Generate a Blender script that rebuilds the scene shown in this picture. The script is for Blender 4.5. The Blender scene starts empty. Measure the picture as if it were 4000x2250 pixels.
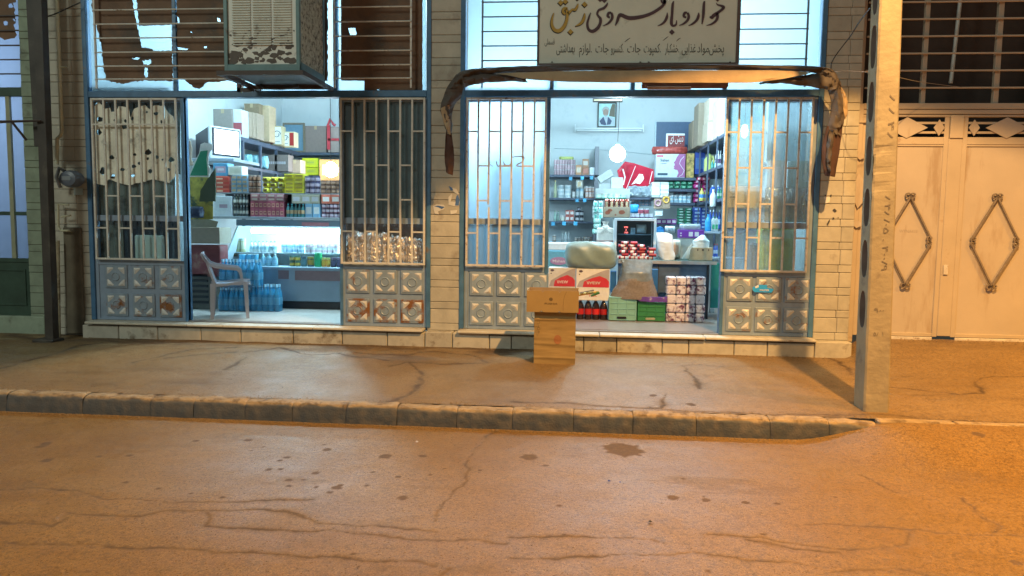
import bpy, bmesh, math, random
import numpy as np
from mathutils import Vector, Matrix
R = math.radians
rnd = random.Random(7)
sc = bpy.context.scene
COL = sc.collection

# ------------------------------------------------------------------ camera, world, lamps, exposure
CAMLOC = np.array([0.0, -8.7, 1.55])
YAW, PITCH, ROLL, FPX = 0.0843897, 0.08553069, 0.01300645, 2889.0
def _basis():
    cy, sy, cp, sp = math.cos(YAW), math.sin(YAW), math.cos(PITCH), math.sin(PITCH)
    F = np.array([-sy*cp, cy*cp, -sp]); Rt = np.array([cy, sy, 0.0]); U = np.cross(Rt, F)
    cr, sr = math.cos(ROLL), math.sin(ROLL)
    return cr*Rt+sr*U, -sr*Rt+cr*U, F
_R, _U, _F = _basis()
cd = bpy.data.cameras.new('camera'); cam = bpy.data.objects.new('camera', cd); COL.objects.link(cam)
cd.sensor_width = 36; cd.lens = 36*FPX/4000; cd.clip_start = 0.1; cd.clip_end = 500
m = Matrix.Identity(4)
for i in range(3):
    m[i][0], m[i][1], m[i][2], m[i][3] = _R[i], _U[i], -_F[i], CAMLOC[i]
cam.matrix_world = m
sc.camera = cam
def ray(px, py): return _F+(px-2000)/FPX*_R-(py-1125)/FPX*_U
def P(px, py, Y=0.0):
    d = ray(px, py); t = (Y-CAMLOC[1])/d[1]; p = CAMLOC+d*t; return p[0], p[2]
def G(px, py, z=0.0):
    d = ray(px, py); t = (z-CAMLOC[2])/d[2]; p = CAMLOC+d*t; return p[0], p[1]

world = bpy.data.worlds.new('World'); sc.world = world; world.use_nodes = True
bg = world.node_tree.nodes['Background']
bg.inputs[0].default_value = (0.60, 0.68, 0.62, 1); bg.inputs[1].default_value = 0.24
vs = sc.view_settings
vs.view_transform = 'Standard'; vs.look = 'None'; vs.exposure = 0.0; vs.gamma = 1.0; vs.use_curve_mapping = False

def lamp(name, kind, loc, power, col, size=0.1, to=None, **kw):
    d = bpy.data.lights.new(name, kind); d.energy = power; d.color = col
    if kind == 'AREA':
        d.shape = 'RECTANGLE'; d.size = size; d.size_y = kw.pop('size_y', size)
    else: d.shadow_soft_size = size
    for k, v in kw.items(): setattr(d, k, v)
    o = bpy.data.objects.new(name, d); COL.objects.link(o); o.location = loc
    if to is not None:
        o.rotation_euler = (Vector(to)-Vector(loc)).to_track_quat('-Z', 'Y').to_euler()
    return o
# the sodium street lamp on the arm of the concrete pole, hooded so that it is cut off above
lamp('sodium_spot', 'SPOT', (2.55, -4.9, 6.6), 3900, (1.0, 0.54, 0.17), 0.06, to=(2.55, -4.9, 0), spot_size=R(110), spot_blend=0.10)
# a cooler street lamp far down the street on the left
lamp('white_street_lamp', 'POINT', (-9.5, -11.0, 8.5), 1900, (0.90, 1.0, 0.86), 1.5)
# the rooms: bulbs and tubes that hang under the ceilings
lamp('room_lamp', 'POINT', (1.12, 1.6, 3.75), 370, (0.56, 0.86, 1.0), 0.12)
lamp('room_lamp', 'POINT', (-3.6, 1.6, 4.0), 400, (0.56, 0.86, 1.0), 0.12)
lamp('room_lamp', 'POINT', (-1.02, 0.72, 2.75), 95, (0.60, 0.86, 1.0), 0.08)
lamp('room_lamp', 'POINT', (-7.3, 1.5, 3.2), 70, (0.72, 0.86, 1.0), 0.1)
lamp('sodium_spot', 'SPOT', (8.6, -5.0, 6.6), 6800, (1.0, 0.44, 0.03), 0.06, to=(7.6, -4.4, 0), spot_size=R(100), spot_blend=1.0)  # added lamp, unseen: turns the far right of the road more orange

# ------------------------------------------------------------------ materials
MATS = {}
def _nt(name):
    m = bpy.data.materials.new(name); m.use_nodes = True
    nt = m.node_tree; return m, nt, nt.nodes, nt.links, nt.nodes['Principled BSDF']
def N(nt, t, **kw):
    n = nt.nodes.new(t)
    for k, v in kw.items():
        if k.startswith('i_'): n.inputs[k[2:].replace('_', ' ')].default_value = v
        else: setattr(n, k, v)
    return n
def ramp(nt, fac, stops):
    r = nt.nodes.new('ShaderNodeValToRGB'); nt.links.new(fac, r.inputs[0])
    while len(r.color_ramp.elements) < len(stops): r.color_ramp.elements.new(0.5)
    for e, (p, c) in zip(r.color_ramp.elements, stops):
        e.position = p; e.color = c if len(c) == 4 else (*c, 1)
    return r.outputs[0]
def mixc(nt, fac, a, b, mode='MIX'):
    m = nt.nodes.new('ShaderNodeMix'); m.data_type = 'RGBA'; m.blend_type = mode
    for i, v in ((0, fac), (6, a), (7, b)):
        if hasattr(v, 'is_linked'): nt.links.new(v, m.inputs[i])
        elif i == 0: m.inputs[0].default_value = v
        else: m.inputs[i].default_value = (*v[:3], 1)
    return m.outputs[2]
def c4(c): return (c[0], c[1], c[2], 1)
def mat(name, col, rough=.6, metal=0., var=.15, scale=6., bump=0., bscale=40., dirt=None, dthr=.55, dscale=5., streak=False, rnd_obj=0., spec=.5, alpha=None):
    if name in MATS: return MATS[name]
    m, nt, ns, lk, b = _nt(name)
    tc = N(nt, 'ShaderNodeTexCoord'); geo = N(nt, 'ShaderNodeNewGeometry')
    n1 = N(nt, 'ShaderNodeTexNoise', i_Scale=scale, i_Detail=6., i_Roughness=.6)
    lk.new(geo.outputs['Position'], n1.inputs['Vector'])
    lo = tuple(max(0, x*(1-var)) for x in col); hi = tuple(min(1, x*(1+var)) for x in col)
    c = ramp(nt, n1.outputs[0], [(.3, lo), (.7, hi)])
    if rnd_obj:
        oi = N(nt, 'ShaderNodeObjectInfo')
        mr = N(nt, 'ShaderNodeMapRange'); mr.inputs[3].default_value = 1-rnd_obj; mr.inputs[4].default_value = 1+rnd_obj
        lk.new(oi.outputs['Random'], mr.inputs[0])
        hs = N(nt, 'ShaderNodeHueSaturation'); lk.new(mr.outputs[0], hs.inputs['Value']); lk.new(c, hs.inputs['Color']); c = hs.outputs[0]
    if dirt:
        mp = N(nt, 'ShaderNodeMapping'); mp.inputs['Scale'].default_value = (1, 1, .18) if streak else (1, 1, 1)
        lk.new(geo.outputs['Position'], mp.inputs['Vector'])
        n2 = N(nt, 'ShaderNodeTexNoise', i_Scale=dscale, i_Detail=8., i_Roughness=.65)
        lk.new(mp.outputs[0], n2.inputs['Vector'])
        f = ramp(nt, n2.outputs[0], [(dthr, (0, 0, 0)), (min(1, dthr+.12), (1, 1, 1))])
        c = mixc(nt, f, c, dirt)
    lk.new(c, b.inputs['Base Color'])
    b.inputs['Roughness'].default_value = rough; b.inputs['Metallic'].default_value = metal
    b.inputs['Specular IOR Level'].default_value = spec
    if bump:
        n3 = N(nt, 'ShaderNodeTexNoise', i_Scale=bscale, i_Detail=5.)
        lk.new(geo.outputs['Position'], n3.inputs['Vector'])
        bp = N(nt, 'ShaderNodeBump'); bp.inputs['Strength'].default_value = bump; bp.inputs['Distance'].default_value = .01
        lk.new(n3.outputs[0], bp.inputs['Height']); lk.new(bp.outputs[0], b.inputs['Normal'])
    MATS[name] = m; return m
def emit(name, col, s):
    if name in MATS: return MATS[name]
    m, nt, ns, lk, b = _nt(name)
    b.inputs['Base Color'].default_value = c4(col); b.inputs['Emission Color'].default_value = c4(col); b.inputs['Emission Strength'].default_value = s
    MATS[name] = m; return m
def glass(name, tint=(.85, .95, 1), gloss=.08, rough=.02, haze=0., hazecol=(.7, .8, .85), diff=0., diffcol=(.5, .5, .5)):
    """thin pane: transparent + a little mirror + optional frosting (translucent) + dust"""
    m, nt, ns, lk, b = _nt(name); ns.remove(b); out = ns['Material Output']
    t = N(nt, 'ShaderNodeBsdfTransparent'); t.inputs[0].default_value = c4(tint)
    sh = t.outputs[0]
    def mx(f, a, c):
        q = N(nt, 'ShaderNodeMixShader')
        if hasattr(f, 'is_linked'): lk.new(f, q.inputs[0])
        else: q.inputs[0].default_value = f
        lk.new(a, q.inputs[1]); lk.new(c, q.inputs[2]); return q.outputs[0]
    if haze:
        geo = N(nt, 'ShaderNodeNewGeometry'); n1 = N(nt, 'ShaderNodeTexNoise', i_Scale=3.5, i_Detail=5.)
        lk.new(geo.outputs['Position'], n1.inputs['Vector'])
        mr = N(nt, 'ShaderNodeMapRange'); mr.inputs[3].default_value = max(0, haze-.18); mr.inputs[4].default_value = min(1, haze+.18)
        lk.new(n1.outputs[0], mr.inputs[0])
        tr = N(nt, 'ShaderNodeBsdfTranslucent'); tr.inputs[0].default_value = c4(hazecol)
        sh = mx(mr.outputs[0], sh, tr.outputs[0])
    if diff:
        d = N(nt, 'ShaderNodeBsdfDiffuse'); d.inputs[0].default_value = c4(diffcol); sh = mx(diff, sh, d.outputs[0])
    g = N(nt, 'ShaderNodeBsdfGlossy'); g.inputs['Roughness'].default_value = rough
    sh = mx(gloss, sh, g.outputs[0]); lk.new(sh, out.inputs[0])
    MATS[name] = m; return m

# ------------------------------------------------------------------ mesh builder
WL = {}
class MB:
    def __init__(s): s.v = []; s.f = []; s.mi = []; s.m = 0
    def slot(s, i): s.m = i; return s
    def add(s, vs, fs):
        k = len(s.v); s.v += [tuple(v) for v in vs]; s.f += [tuple(k+i for i in f) for f in fs]; s.mi += [s.m]*len(fs); return s
    def box(s, x0, x1, y0, y1, z0, z1, c=0., ang=0., piv=None, tilt=None):
        if x0 > x1: x0, x1 = x1, x0
        if y0 > y1: y0, y1 = y1, y0
        if z0 > z1: z0, z1 = z1, z0
        if c:
            c = min(c, (x1-x0)*.45, (y1-y0)*.45, (z1-z0)*.45)
            vs = []
            for sx, ax in ((0, x0), (1, x1)):
                for sy, ay in ((0, y0), (1, y1)):
                    for sz, az in ((0, z0), (1, z1)):
                        dx = c if not sx else -c; dy = c if not sy else -c; dz = c if not sz else -c
                        vs += [(ax, ay+dy, az+dz), (ax+dx, ay, az+dz), (ax+dx, ay+dy, az)]
            I = lambda a, b, d, k: (a*4+b*2+d)*3+k
            fs = [(I(0,0,0,0), I(0,0,1,0), I(0,1,1,0), I(0,1,0,0)), (I(1,0,0,0), I(1,1,0,0), I(1,1,1,0), I(1,0,1,0)),
                  (I(0,0,0,1), I(1,0,0,1), I(1,0,1,1), I(0,0,1,1)), (I(0,1,0,1), I(0,1,1,1), I(1,1,1,1), I(1,1,0,1)),
                  (I(0,0,0,2), I(0,1,0,2), I(1,1,0,2), I(1,0,0,2)), (I(0,0,1,2), I(1,0,1,2), I(1,1,1,2), I(0,1,1,2))]
            for a in (0, 1):
                for b in (0, 1):
                    fs.append((I(a,b,0,0), I(a,b,0,1), I(a,b,1,1), I(a,b,1,0)))
                    fs.append((I(a,0,b,0), I(a,0,b,2), I(a,1,b,2), I(a,1,b,0)))
                    fs.append((I(0,a,b,1), I(0,a,b,2), I(1,a,b,2), I(1,a,b,1)))
            for a in (0, 1):
                for b in (0, 1):
                    for d in (0, 1): fs.append((I(a,b,d,0), I(a,b,d,1), I(a,b,d,2)))
        else:
            vs = [(x, y, z) for x in (x0, x1) for y in (y0, y1) for z in (z0, z1)]
            fs = [(0,1,3,2), (4,6,7,5), (0,4,5,1), (2,3,7,6), (0,2,6,4), (1,5,7,3)]
        if ang or tilt:
            px, py, pz = piv or ((x0+x1)/2, (y0+y1)/2, z0)
            M = Matrix.Rotation(ang, 3, 'Z')
            if tilt: M = M @ Matrix.Rotation(tilt[0], 3, 'X') @ Matrix.Rotation(tilt[1], 3, 'Y')
            vs = [tuple(M @ Vector((x-px, y-py, z-pz)) + Vector((px, py, pz))) for x, y, z in vs]
        return s.add(vs, fs)
    def tube(s, pts, r, n=8, caps=True, flat=1.):
        pts = [Vector(p) for p in pts]; rs = r if isinstance(r, (list, tuple)) else [r]*len(pts)
        vs = []; up0 = None
        for i, p in enumerate(pts):
            d = (pts[min(i+1, len(pts)-1)]-pts[max(i-1, 0)])
            if d.length < 1e-9: d = Vector((0, 0, 1))
            d.normalize()
            if up0 is None:
                up0 = Vector((0, 1, 0)) if abs(d.y) < .9 else Vector((0, 0, 1))
            a = d.cross(up0).normalized(); b = a.cross(d).normalized(); up0 = b
            for k in range(n):
                t = 2*math.pi*k/n+math.pi/n
                vs.append(p+a*math.cos(t)*rs[i]+b*math.sin(t)*rs[i]*flat)
        fs = [(i*n+k, i*n+(k+1) % n, (i+1)*n+(k+1) % n, (i+1)*n+k) for i in range(len(pts)-1) for k in range(n)]
        if caps: fs += [tuple(range(n))[::-1], tuple((len(pts)-1)*n+k for k in range(n))]
        return s.add(vs, fs)
    def lathe(s, prof, cx=0, cy=0, z=0, n=12, slots=None):
        vs = [(cx+r*math.cos(2*math.pi*k/n), cy+r*math.sin(2*math.pi*k/n), z+h) for r, h in prof for k in range(n)]
        k0 = len(s.v); s.v += vs
        for i in range(len(prof)-1):
            for k in range(n):
                s.f.append((k0+i*n+k, k0+i*n+(k+1) % n, k0+(i+1)*n+(k+1) % n, k0+(i+1)*n+k)); s.mi.append(slots[i] if slots else s.m)
        s.f.append(tuple(k0+k for k in range(n))[::-1]); s.mi.append(slots[0] if slots else s.m)
        s.f.append(tuple(k0+(len(prof)-1)*n+k for k in range(n))); s.mi.append(slots[-1] if slots else s.m)
        return s
    def prism(s, poly, y0, y1):
        """polygon in x,z pushed from y0 (front) to y1"""
        n = len(poly); area = sum(poly[i][0]*poly[(i+1) % n][1]-poly[(i+1) % n][0]*poly[i][1] for i in range(n))
        if area < 0: poly = poly[::-1]
        vs = [(x, y0, z) for x, z in poly]+[(x, y1, z) for x, z in poly]
        return s.add(vs, [tuple(range(n)), tuple(range(n, 2*n))[::-1]]+[(i, i+n, (i+1) % n+n, (i+1) % n) for i in range(n)])
    def grid(s, fn, nu, nv):
        vs = [fn(i/nu, j/nv) for i in range(nu+1) for j in range(nv+1)]; w = nv+1
        return s.add(vs, [(i*w+j, (i+1)*w+j, (i+1)*w+j+1, i*w+j+1) for i in range(nu) for j in range(nv)])
    def mesh(s, name, mats, org=(0, 0, 0), smooth=False):
        me = bpy.data.meshes.new(name); ox, oy, oz = org
        me.from_pydata([(x-ox, y-oy, z-oz) for x, y, z in s.v], [], s.f)
        mats = mats if isinstance(mats, (list, tuple)) else [mats]
        for q in mats: me.materials.append(q)
        if len(mats) > 1: me.polygons.foreach_set('material_index', [min(i, len(mats)-1) for i in s.mi])
        if smooth: me.polygons.foreach_set('use_smooth', [True]*len(s.f)); 
        me.update()
        if smooth:
            try: me.set_sharp_from_angle(angle=R(40))
            except Exception: pass
        return me
    def build(s, name, mats, parent=None, org=None, smooth=False):
        if org is None:
            if parent is not None: org = WL[parent.name]
            else:
                a = np.array(s.v); org = ((a[:, 0].min()+a[:, 0].max())/2, (a[:, 1].min()+a[:, 1].max())/2, a[:, 2].min())
        me = s.mesh(name, mats, org, smooth)
        o = bpy.data.objects.new(name, me); COL.objects.link(o)
        if parent is None: o.location = org
        else:
            o.parent = parent; pl = WL[parent.name]; o.location = tuple(org[i]-pl[i] for i in range(3))
        WL[o.name] = tuple(org); return o
def tag(o, label=None, cat=None, group=None, kind=None):
    if label: o['label'] = label
    if cat: o['category'] = cat
    if group: o['group'] = group
    if kind: o['kind'] = kind
    return o
def thing(name, label, cat, loc, group=None, kind=None, rot=0.):
    o = bpy.data.objects.new(name, None); o.empty_display_size = .1; COL.objects.link(o); o.location = loc; o.rotation_euler.z = rot
    WL[o.name] = tuple(loc); return tag(o, label, cat, group, kind)
def inst(name, me, loc, parent=None, rot=(0, 0, 0), scale=None):
    o = bpy.data.objects.new(name, me); COL.objects.link(o); o.rotation_euler = rot
    if scale: o.scale = scale
    if parent: o.parent = parent; pl = WL[parent.name]; o.location = tuple(loc[i]-pl[i] for i in range(3))
    else: o.location = loc
    WL[o.name] = tuple(loc); return o
def copy_tree(o, parent=None):
    c = o.copy(); COL.objects.link(c)
    if parent is not None: c.parent = parent
    for ch in list(o.children): copy_tree(ch, c)
    WL[c.name] = WL[o.name]; return c
def curve_mesh(loops, bevel=0., ext=0., res=1):
    """filled 2-D outline(s) with holes -> list of verts, faces (in x,z plane; y=0)"""
    cu = bpy.data.curves.new('tmp', 'CURVE'); cu.dimensions = '2D'; cu.fill_mode = 'BOTH'; cu.extrude = ext
    for lp in loops:
        sp = cu.splines.new('POLY'); sp.points.add(len(lp)-1); sp.use_cyclic_u = True
        for q, (x, y) in zip(sp.points, lp): q.co = (x, y, 0, 1)
    o = bpy.data.objects.new('tmp', cu); me = o.to_mesh()
    vs = [tuple(v.co) for v in me.vertices]; fs = [tuple(p.vertices) for p in me.polygons]
    o.to_mesh_clear(); bpy.data.objects.remove(o); bpy.data.curves.remove(cu); return vs, fs
def sheet(mb, loops, Y, th=.002):
    """paper-like shape with holes standing at depth Y, th thick"""
    vs, fs = curve_mesh(loops, ext=th/2)
    return mb.add([(x, Y-z, y) for x, y, z in vs], [f for f in fs])
def blob(cx, cy, r, n=14, seed=0, asp=1., j=.3):
    q = random.Random(seed)
    return [(cx+r*asp*math.cos(2*math.pi*k/n)*(1+q.uniform(-j, j)), cy+r*math.sin(2*math.pi*k/n)*(1+q.uniform(-j, j))) for k in range(n)]
def rag(pts, step, amp, seed=0):
    """roughen a polyline"""
    q = random.Random(seed); out = []
    for i in range(len(pts)):
        a = pts[i]; b = pts[(i+1) % len(pts)]; L = math.hypot(b[0]-a[0], b[1]-a[1]); n = max(1, int(L/step))
        for k in range(n):
            t = k/n; jx, jy = (0, 0) if k == 0 else (q.uniform(-amp, amp), q.uniform(-amp, amp))
            out.append((a[0]+(b[0]-a[0])*t+jx, a[1]+(b[1]-a[1])*t+jy))
    return out
def text(mb, s, x, z, Y, h, wid=None, align='CENTER', flip=False, up=False, th=.002, bold=0.):
    cu = bpy.data.curves.new('tmp', 'FONT'); cu.body = s; cu.size = 1; cu.align_x = 'CENTER' if align == 'CENTER' else 'LEFT'; cu.extrude = 0; cu.offset = bold; cu.resolution_u = 3
    o = bpy.data.objects.new('tmp', cu); me = o.to_mesh()
    vs = [(v.co.x, v.co.y) for v in me.vertices]; fs = [tuple(p.vertices) for p in me.polygons]
    o.to_mesh_clear(); bpy.data.objects.remove(o); bpy.data.curves.remove(cu)
    if not vs: return
    xs = [v[0] for v in vs]; sx = h if wid is None else wid/max(1e-6, max(xs)-min(xs)); cxx = (max(xs)+min(xs))/2 if wid else 0
    sg = -1 if flip else 1
    if up: pts = [(x+v[1]*h*.9, Y-th, z-(v[0]-cxx)*sx) for v in vs]
    else: pts = [(x+(v[0]-cxx)*sx*sg, Y-th, z+v[1]*h*sg) for v in vs]
    mb.add(pts, fs)
AR = {'\u0627': 0xFE8D, '\u0628': 0xFE8F, '\u062a': 0xFE95, '\u062e': 0xFEA5, '\u062c': 0xFE9D, '\u062f': 0xFEA9, '\u0630': 0xFEAB, '\u0631': 0xFEAD, '\u0632': 0xFEAF, '\u0633': 0xFEB1, '\u0634': 0xFEB5, '\u063a': 0xFECD, '\u0641': 0xFED1, '\u0642': 0xFED5, '\u0644': 0xFEDD, '\u0645': 0xFEE1, '\u0646': 0xFEE5, '\u0647': 0xFEE9, '\u0648': 0xFEED, '\u067e': 0xFB56, '\u06a9': 0xFB8E, '\u06cc': 0xFBFC, '\u0626': 0xFE89}
def shape_ar(s):
    two = set('\u0627\u062f\u0630\u0631\u0632\u0648'); out = []
    for i, ch in enumerate(s):
        if ch not in AR: out.append(ch); continue
        pj = i > 0 and s[i-1] in AR and s[i-1] not in two
        nj = i+1 < len(s) and s[i+1] in AR and ch not in two
        k = 3 if pj and nj else 1 if pj else 2 if nj else 0
        out.append(chr(AR[ch]+k))
    return ''.join(out[::-1])
def stroke(mb, pts, Y, th, f=lambda x, y: (x, y), n=5):
    """calligraphic stroke: pts = (x, y, width) smoothed, made a prism"""
    P_ = [np.array(p, float) for p in pts]; q = []
    for i in range(len(P_)-1):
        p0, p1, p2, p3 = P_[max(0, i-1)], P_[i], P_[i+1], P_[min(len(P_)-1, i+2)]
        for k in range(n):
            t = k/n; q.append(.5*((2*p1)+(-p0+p2)*t+(2*p0-5*p1+4*p2-p3)*t*t+(-p0+3*p1-3*p2+p3)*t**3))
    q.append(P_[-1]); L = []; Rr = []
    for i, p in enumerate(q):
        d = q[min(i+1, len(q)-1)][:2]-q[max(i-1, 0)][:2]; d = d/max(1e-6, np.hypot(*d)); nn = np.array([-d[1], d[0]])*max(2, p[2])/2
        L.append(f(*(p[:2]+nn))); Rr.append(f(*(p[:2]-nn)))
    for i in range(len(q)-1):
        mb.add([(L[i][0], Y, L[i][1]), (L[i+1][0], Y, L[i+1][1]), (Rr[i+1][0], Y, Rr[i+1][1]), (Rr[i][0], Y, Rr[i][1])], [(0, 1, 2, 3)])
# value noise for terrain
_rng = np.random.default_rng(3)
_T = _rng.random((256, 256))
def vnoise(x, y):
    xi = np.floor(x).astype(int); yi = np.floor(y).astype(int); fx = x-xi; fy = y-yi
    fx = fx*fx*(3-2*fx); fy = fy*fy*(3-2*fy)
    a = _T[xi % 256, yi % 256]; b = _T[(xi+1) % 256, yi % 256]; c = _T[xi % 256, (yi+1) % 256]; d = _T[(xi+1) % 256, (yi+1) % 256]
    return (a*(1-fx)+b*fx)*(1-fy)+(c*(1-fx)+d*fx)*fy-.5
def fbm(x, y, o=4):
    r = 0; a = 1.
    for i in range(o): r = r+a*vnoise(x*2**i+17*i, y*2**i+31*i); a *= .5
    return r
# ------------------------------------------------------------------ ground
KZ = -0.165
def sm(a, b, x): t = np.clip((x-a)/(b-a), 0, 1); return t*t*(3-2*t)
def pave_z(x, y):
    x = np.asarray(x, float); y = np.asarray(y, float)
    a = .1+.075*sm(3.0, 3.5, x)
    return a*(y+2.5)/2.4+.11*sm(3.05, 3.3, x)*sm(-1.3, .1, y)
def road_z(x, y):
    x = np.asarray(x, float); y = np.asarray(y, float)
    return KZ+.165*sm(1.75, 2.7, x)*sm(-3.7, -2.55, y)-.03*sm(-4, -12, y)
def r2(x, y): return x/1.288, 1250+y/1.288
def r3(x, y): return 2000+x/1.288, 1250+y/1.288
def GR(p): return G(p[0], p[1], KZ+.01)
def GPv(px, py):
    z = .05
    for _ in range(12): x, y = G(px, py, z); z = .5*z+.5*float(pave_z(x, min(y, -.1)))
    return x, y
def segdist(X, Y, poly, jit=0.):
    d = np.full(X.shape, 9.)
    for (ax, ay), (bx_, by) in zip(poly[:-1], poly[1:]):
        L2 = (bx_-ax)**2+(by-ay)**2+1e-9
        t = np.clip(((X-ax)*(bx_-ax)+(Y-ay)*(by-ay))/L2, 0, 1)
        d = np.minimum(d, np.hypot(X-ax-t*(bx_-ax), Y-ay-t*(by-ay)))
    return d
road_cr = [[r2(*p) for p in L] for L in (
 [(0,845),(180,840),(380,850),(480,880),(700,905),(850,915),(1050,908),(1350,900),(1560,890)],
 [(0,1005),(200,1020),(250,1030),(340,965),(450,968),(700,975),(830,955),(1000,955),(1240,942),(1420,955),(1500,970),(1560,1000),(1680,1015),(1900,1020),(2060,1040),(2200,1060)],
 [(1030,965),(1050,1000),(1070,1020),(1200,1040),(1400,1050),(1650,1045),(1800,1060),(1950,1085),(2200,1095),(2576,1115)],
 [(2480,550),(2390,640),(2350,700),(2340,810),(2250,890),(2200,960),(2190,1005)],
 [(80,1110),(400,1115),(700,1135),(1000,1150),(1200,1165),(1600,1175),(1800,1195),(2200,1210)],
 [(2250,1230),(2200,1288)])]+[[r3(*p) for p in L] for L in (
 [(0,1190),(400,1180),(700,1165),(900,1165),(1100,1190),(1400,1210),(1600,1250),(1850,1240),(2000,1260),(2150,1288)],
 [(1500,1020),(1700,1020),(1900,1035),(2200,1065),(2400,1070),(2576,1080)],
 [(2250,890),(2330,960),(2460,1030),(2450,1065)],[(0,1075),(300,1090),(700,1090),(780,1110)],
 [(980,1070),(1250,1085),(1330,1110),(1600,1140),(1850,1130),(1990,1110),(1970,1060)],
 [(1200,1100),(1300,1120),(1420,1145),(1650,1165)],[(1750,770),(1850,820),(1950,860)])]
road_sp = [(*r2(a, b), c) for a, b, c in ((230,615,30),(200,630,25),(238,698,33),(650,677,20),(985,603,18),(1248,598,24),(1645,647,24),(1445,684,20),(1410,700,15),(1350,745,18),(1410,742,15),(1590,762,22),(1450,798,20),(1450,828,17),(1690,838,28),(1710,825,18),(1660,860,16),(1875,759,14),(2005,783,18),(2125,677,25),(1940,680,35),(2030,888,28),(630,810,16),(798,841,15),(958,867,12),(1120,886,14),(1780,1166,16),(1800,1230,10),(2415,750,12),(2235,741,10),(1325,632,9),(1265,650,10),(1632,620,12),(495,680,18),(1525,797,12),(1590,833,12),(1845,827,12),(2165,772,12))]
road_sp += [(*r3(a, b), c) for a, b, c in ((560,645,108),(170,726,20),(240,928,14),(812,885,30),(978,898,22),(1178,912,18),(1335,918,15),(862,790,13),(697,1017,11),(697,1017,11),(1630,885,10),(265,1072,16),(1265,1068,14),(2340,660,30),(2540,1210,30),(85,682,45),(965,880,8),(985,1254,14))]
pave_cr = [[r2(*p) for p in L] for L in (
 [(2060,215),(2110,260),(2125,310),(2100,345),(2030,390),(1960,410)],[(0,240),(200,190),(400,130),(560,118)],
 [(670,215),(820,180),(960,150),(1200,140)],[(1240,165),(1400,145),(1570,175),(1700,170),(1950,205)],
 [(1950,240),(2050,215),(2250,225),(2450,215),(2380,180),(2200,160),(2000,180),(1800,165)],[(820,195),(1000,175),(1180,165)],[(1140,250),(1240,190)])]+[[r3(*p) for p in L] for L in (
 [(1060,236),(1000,228),(850,225),(880,250),(920,300),(940,345)],[(770,370),(765,430),(745,447)],[(1590,190),(1640,210),(1680,240),(1705,275)],
 [(1900,340),(2250,375),(2380,370),(2330,320),(2360,290),(2576,280)],[(0,412),(250,415),(580,440),(860,455),(1180,468),(1500,480),(1900,470),(2040,498),(2576,515)])]
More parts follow.
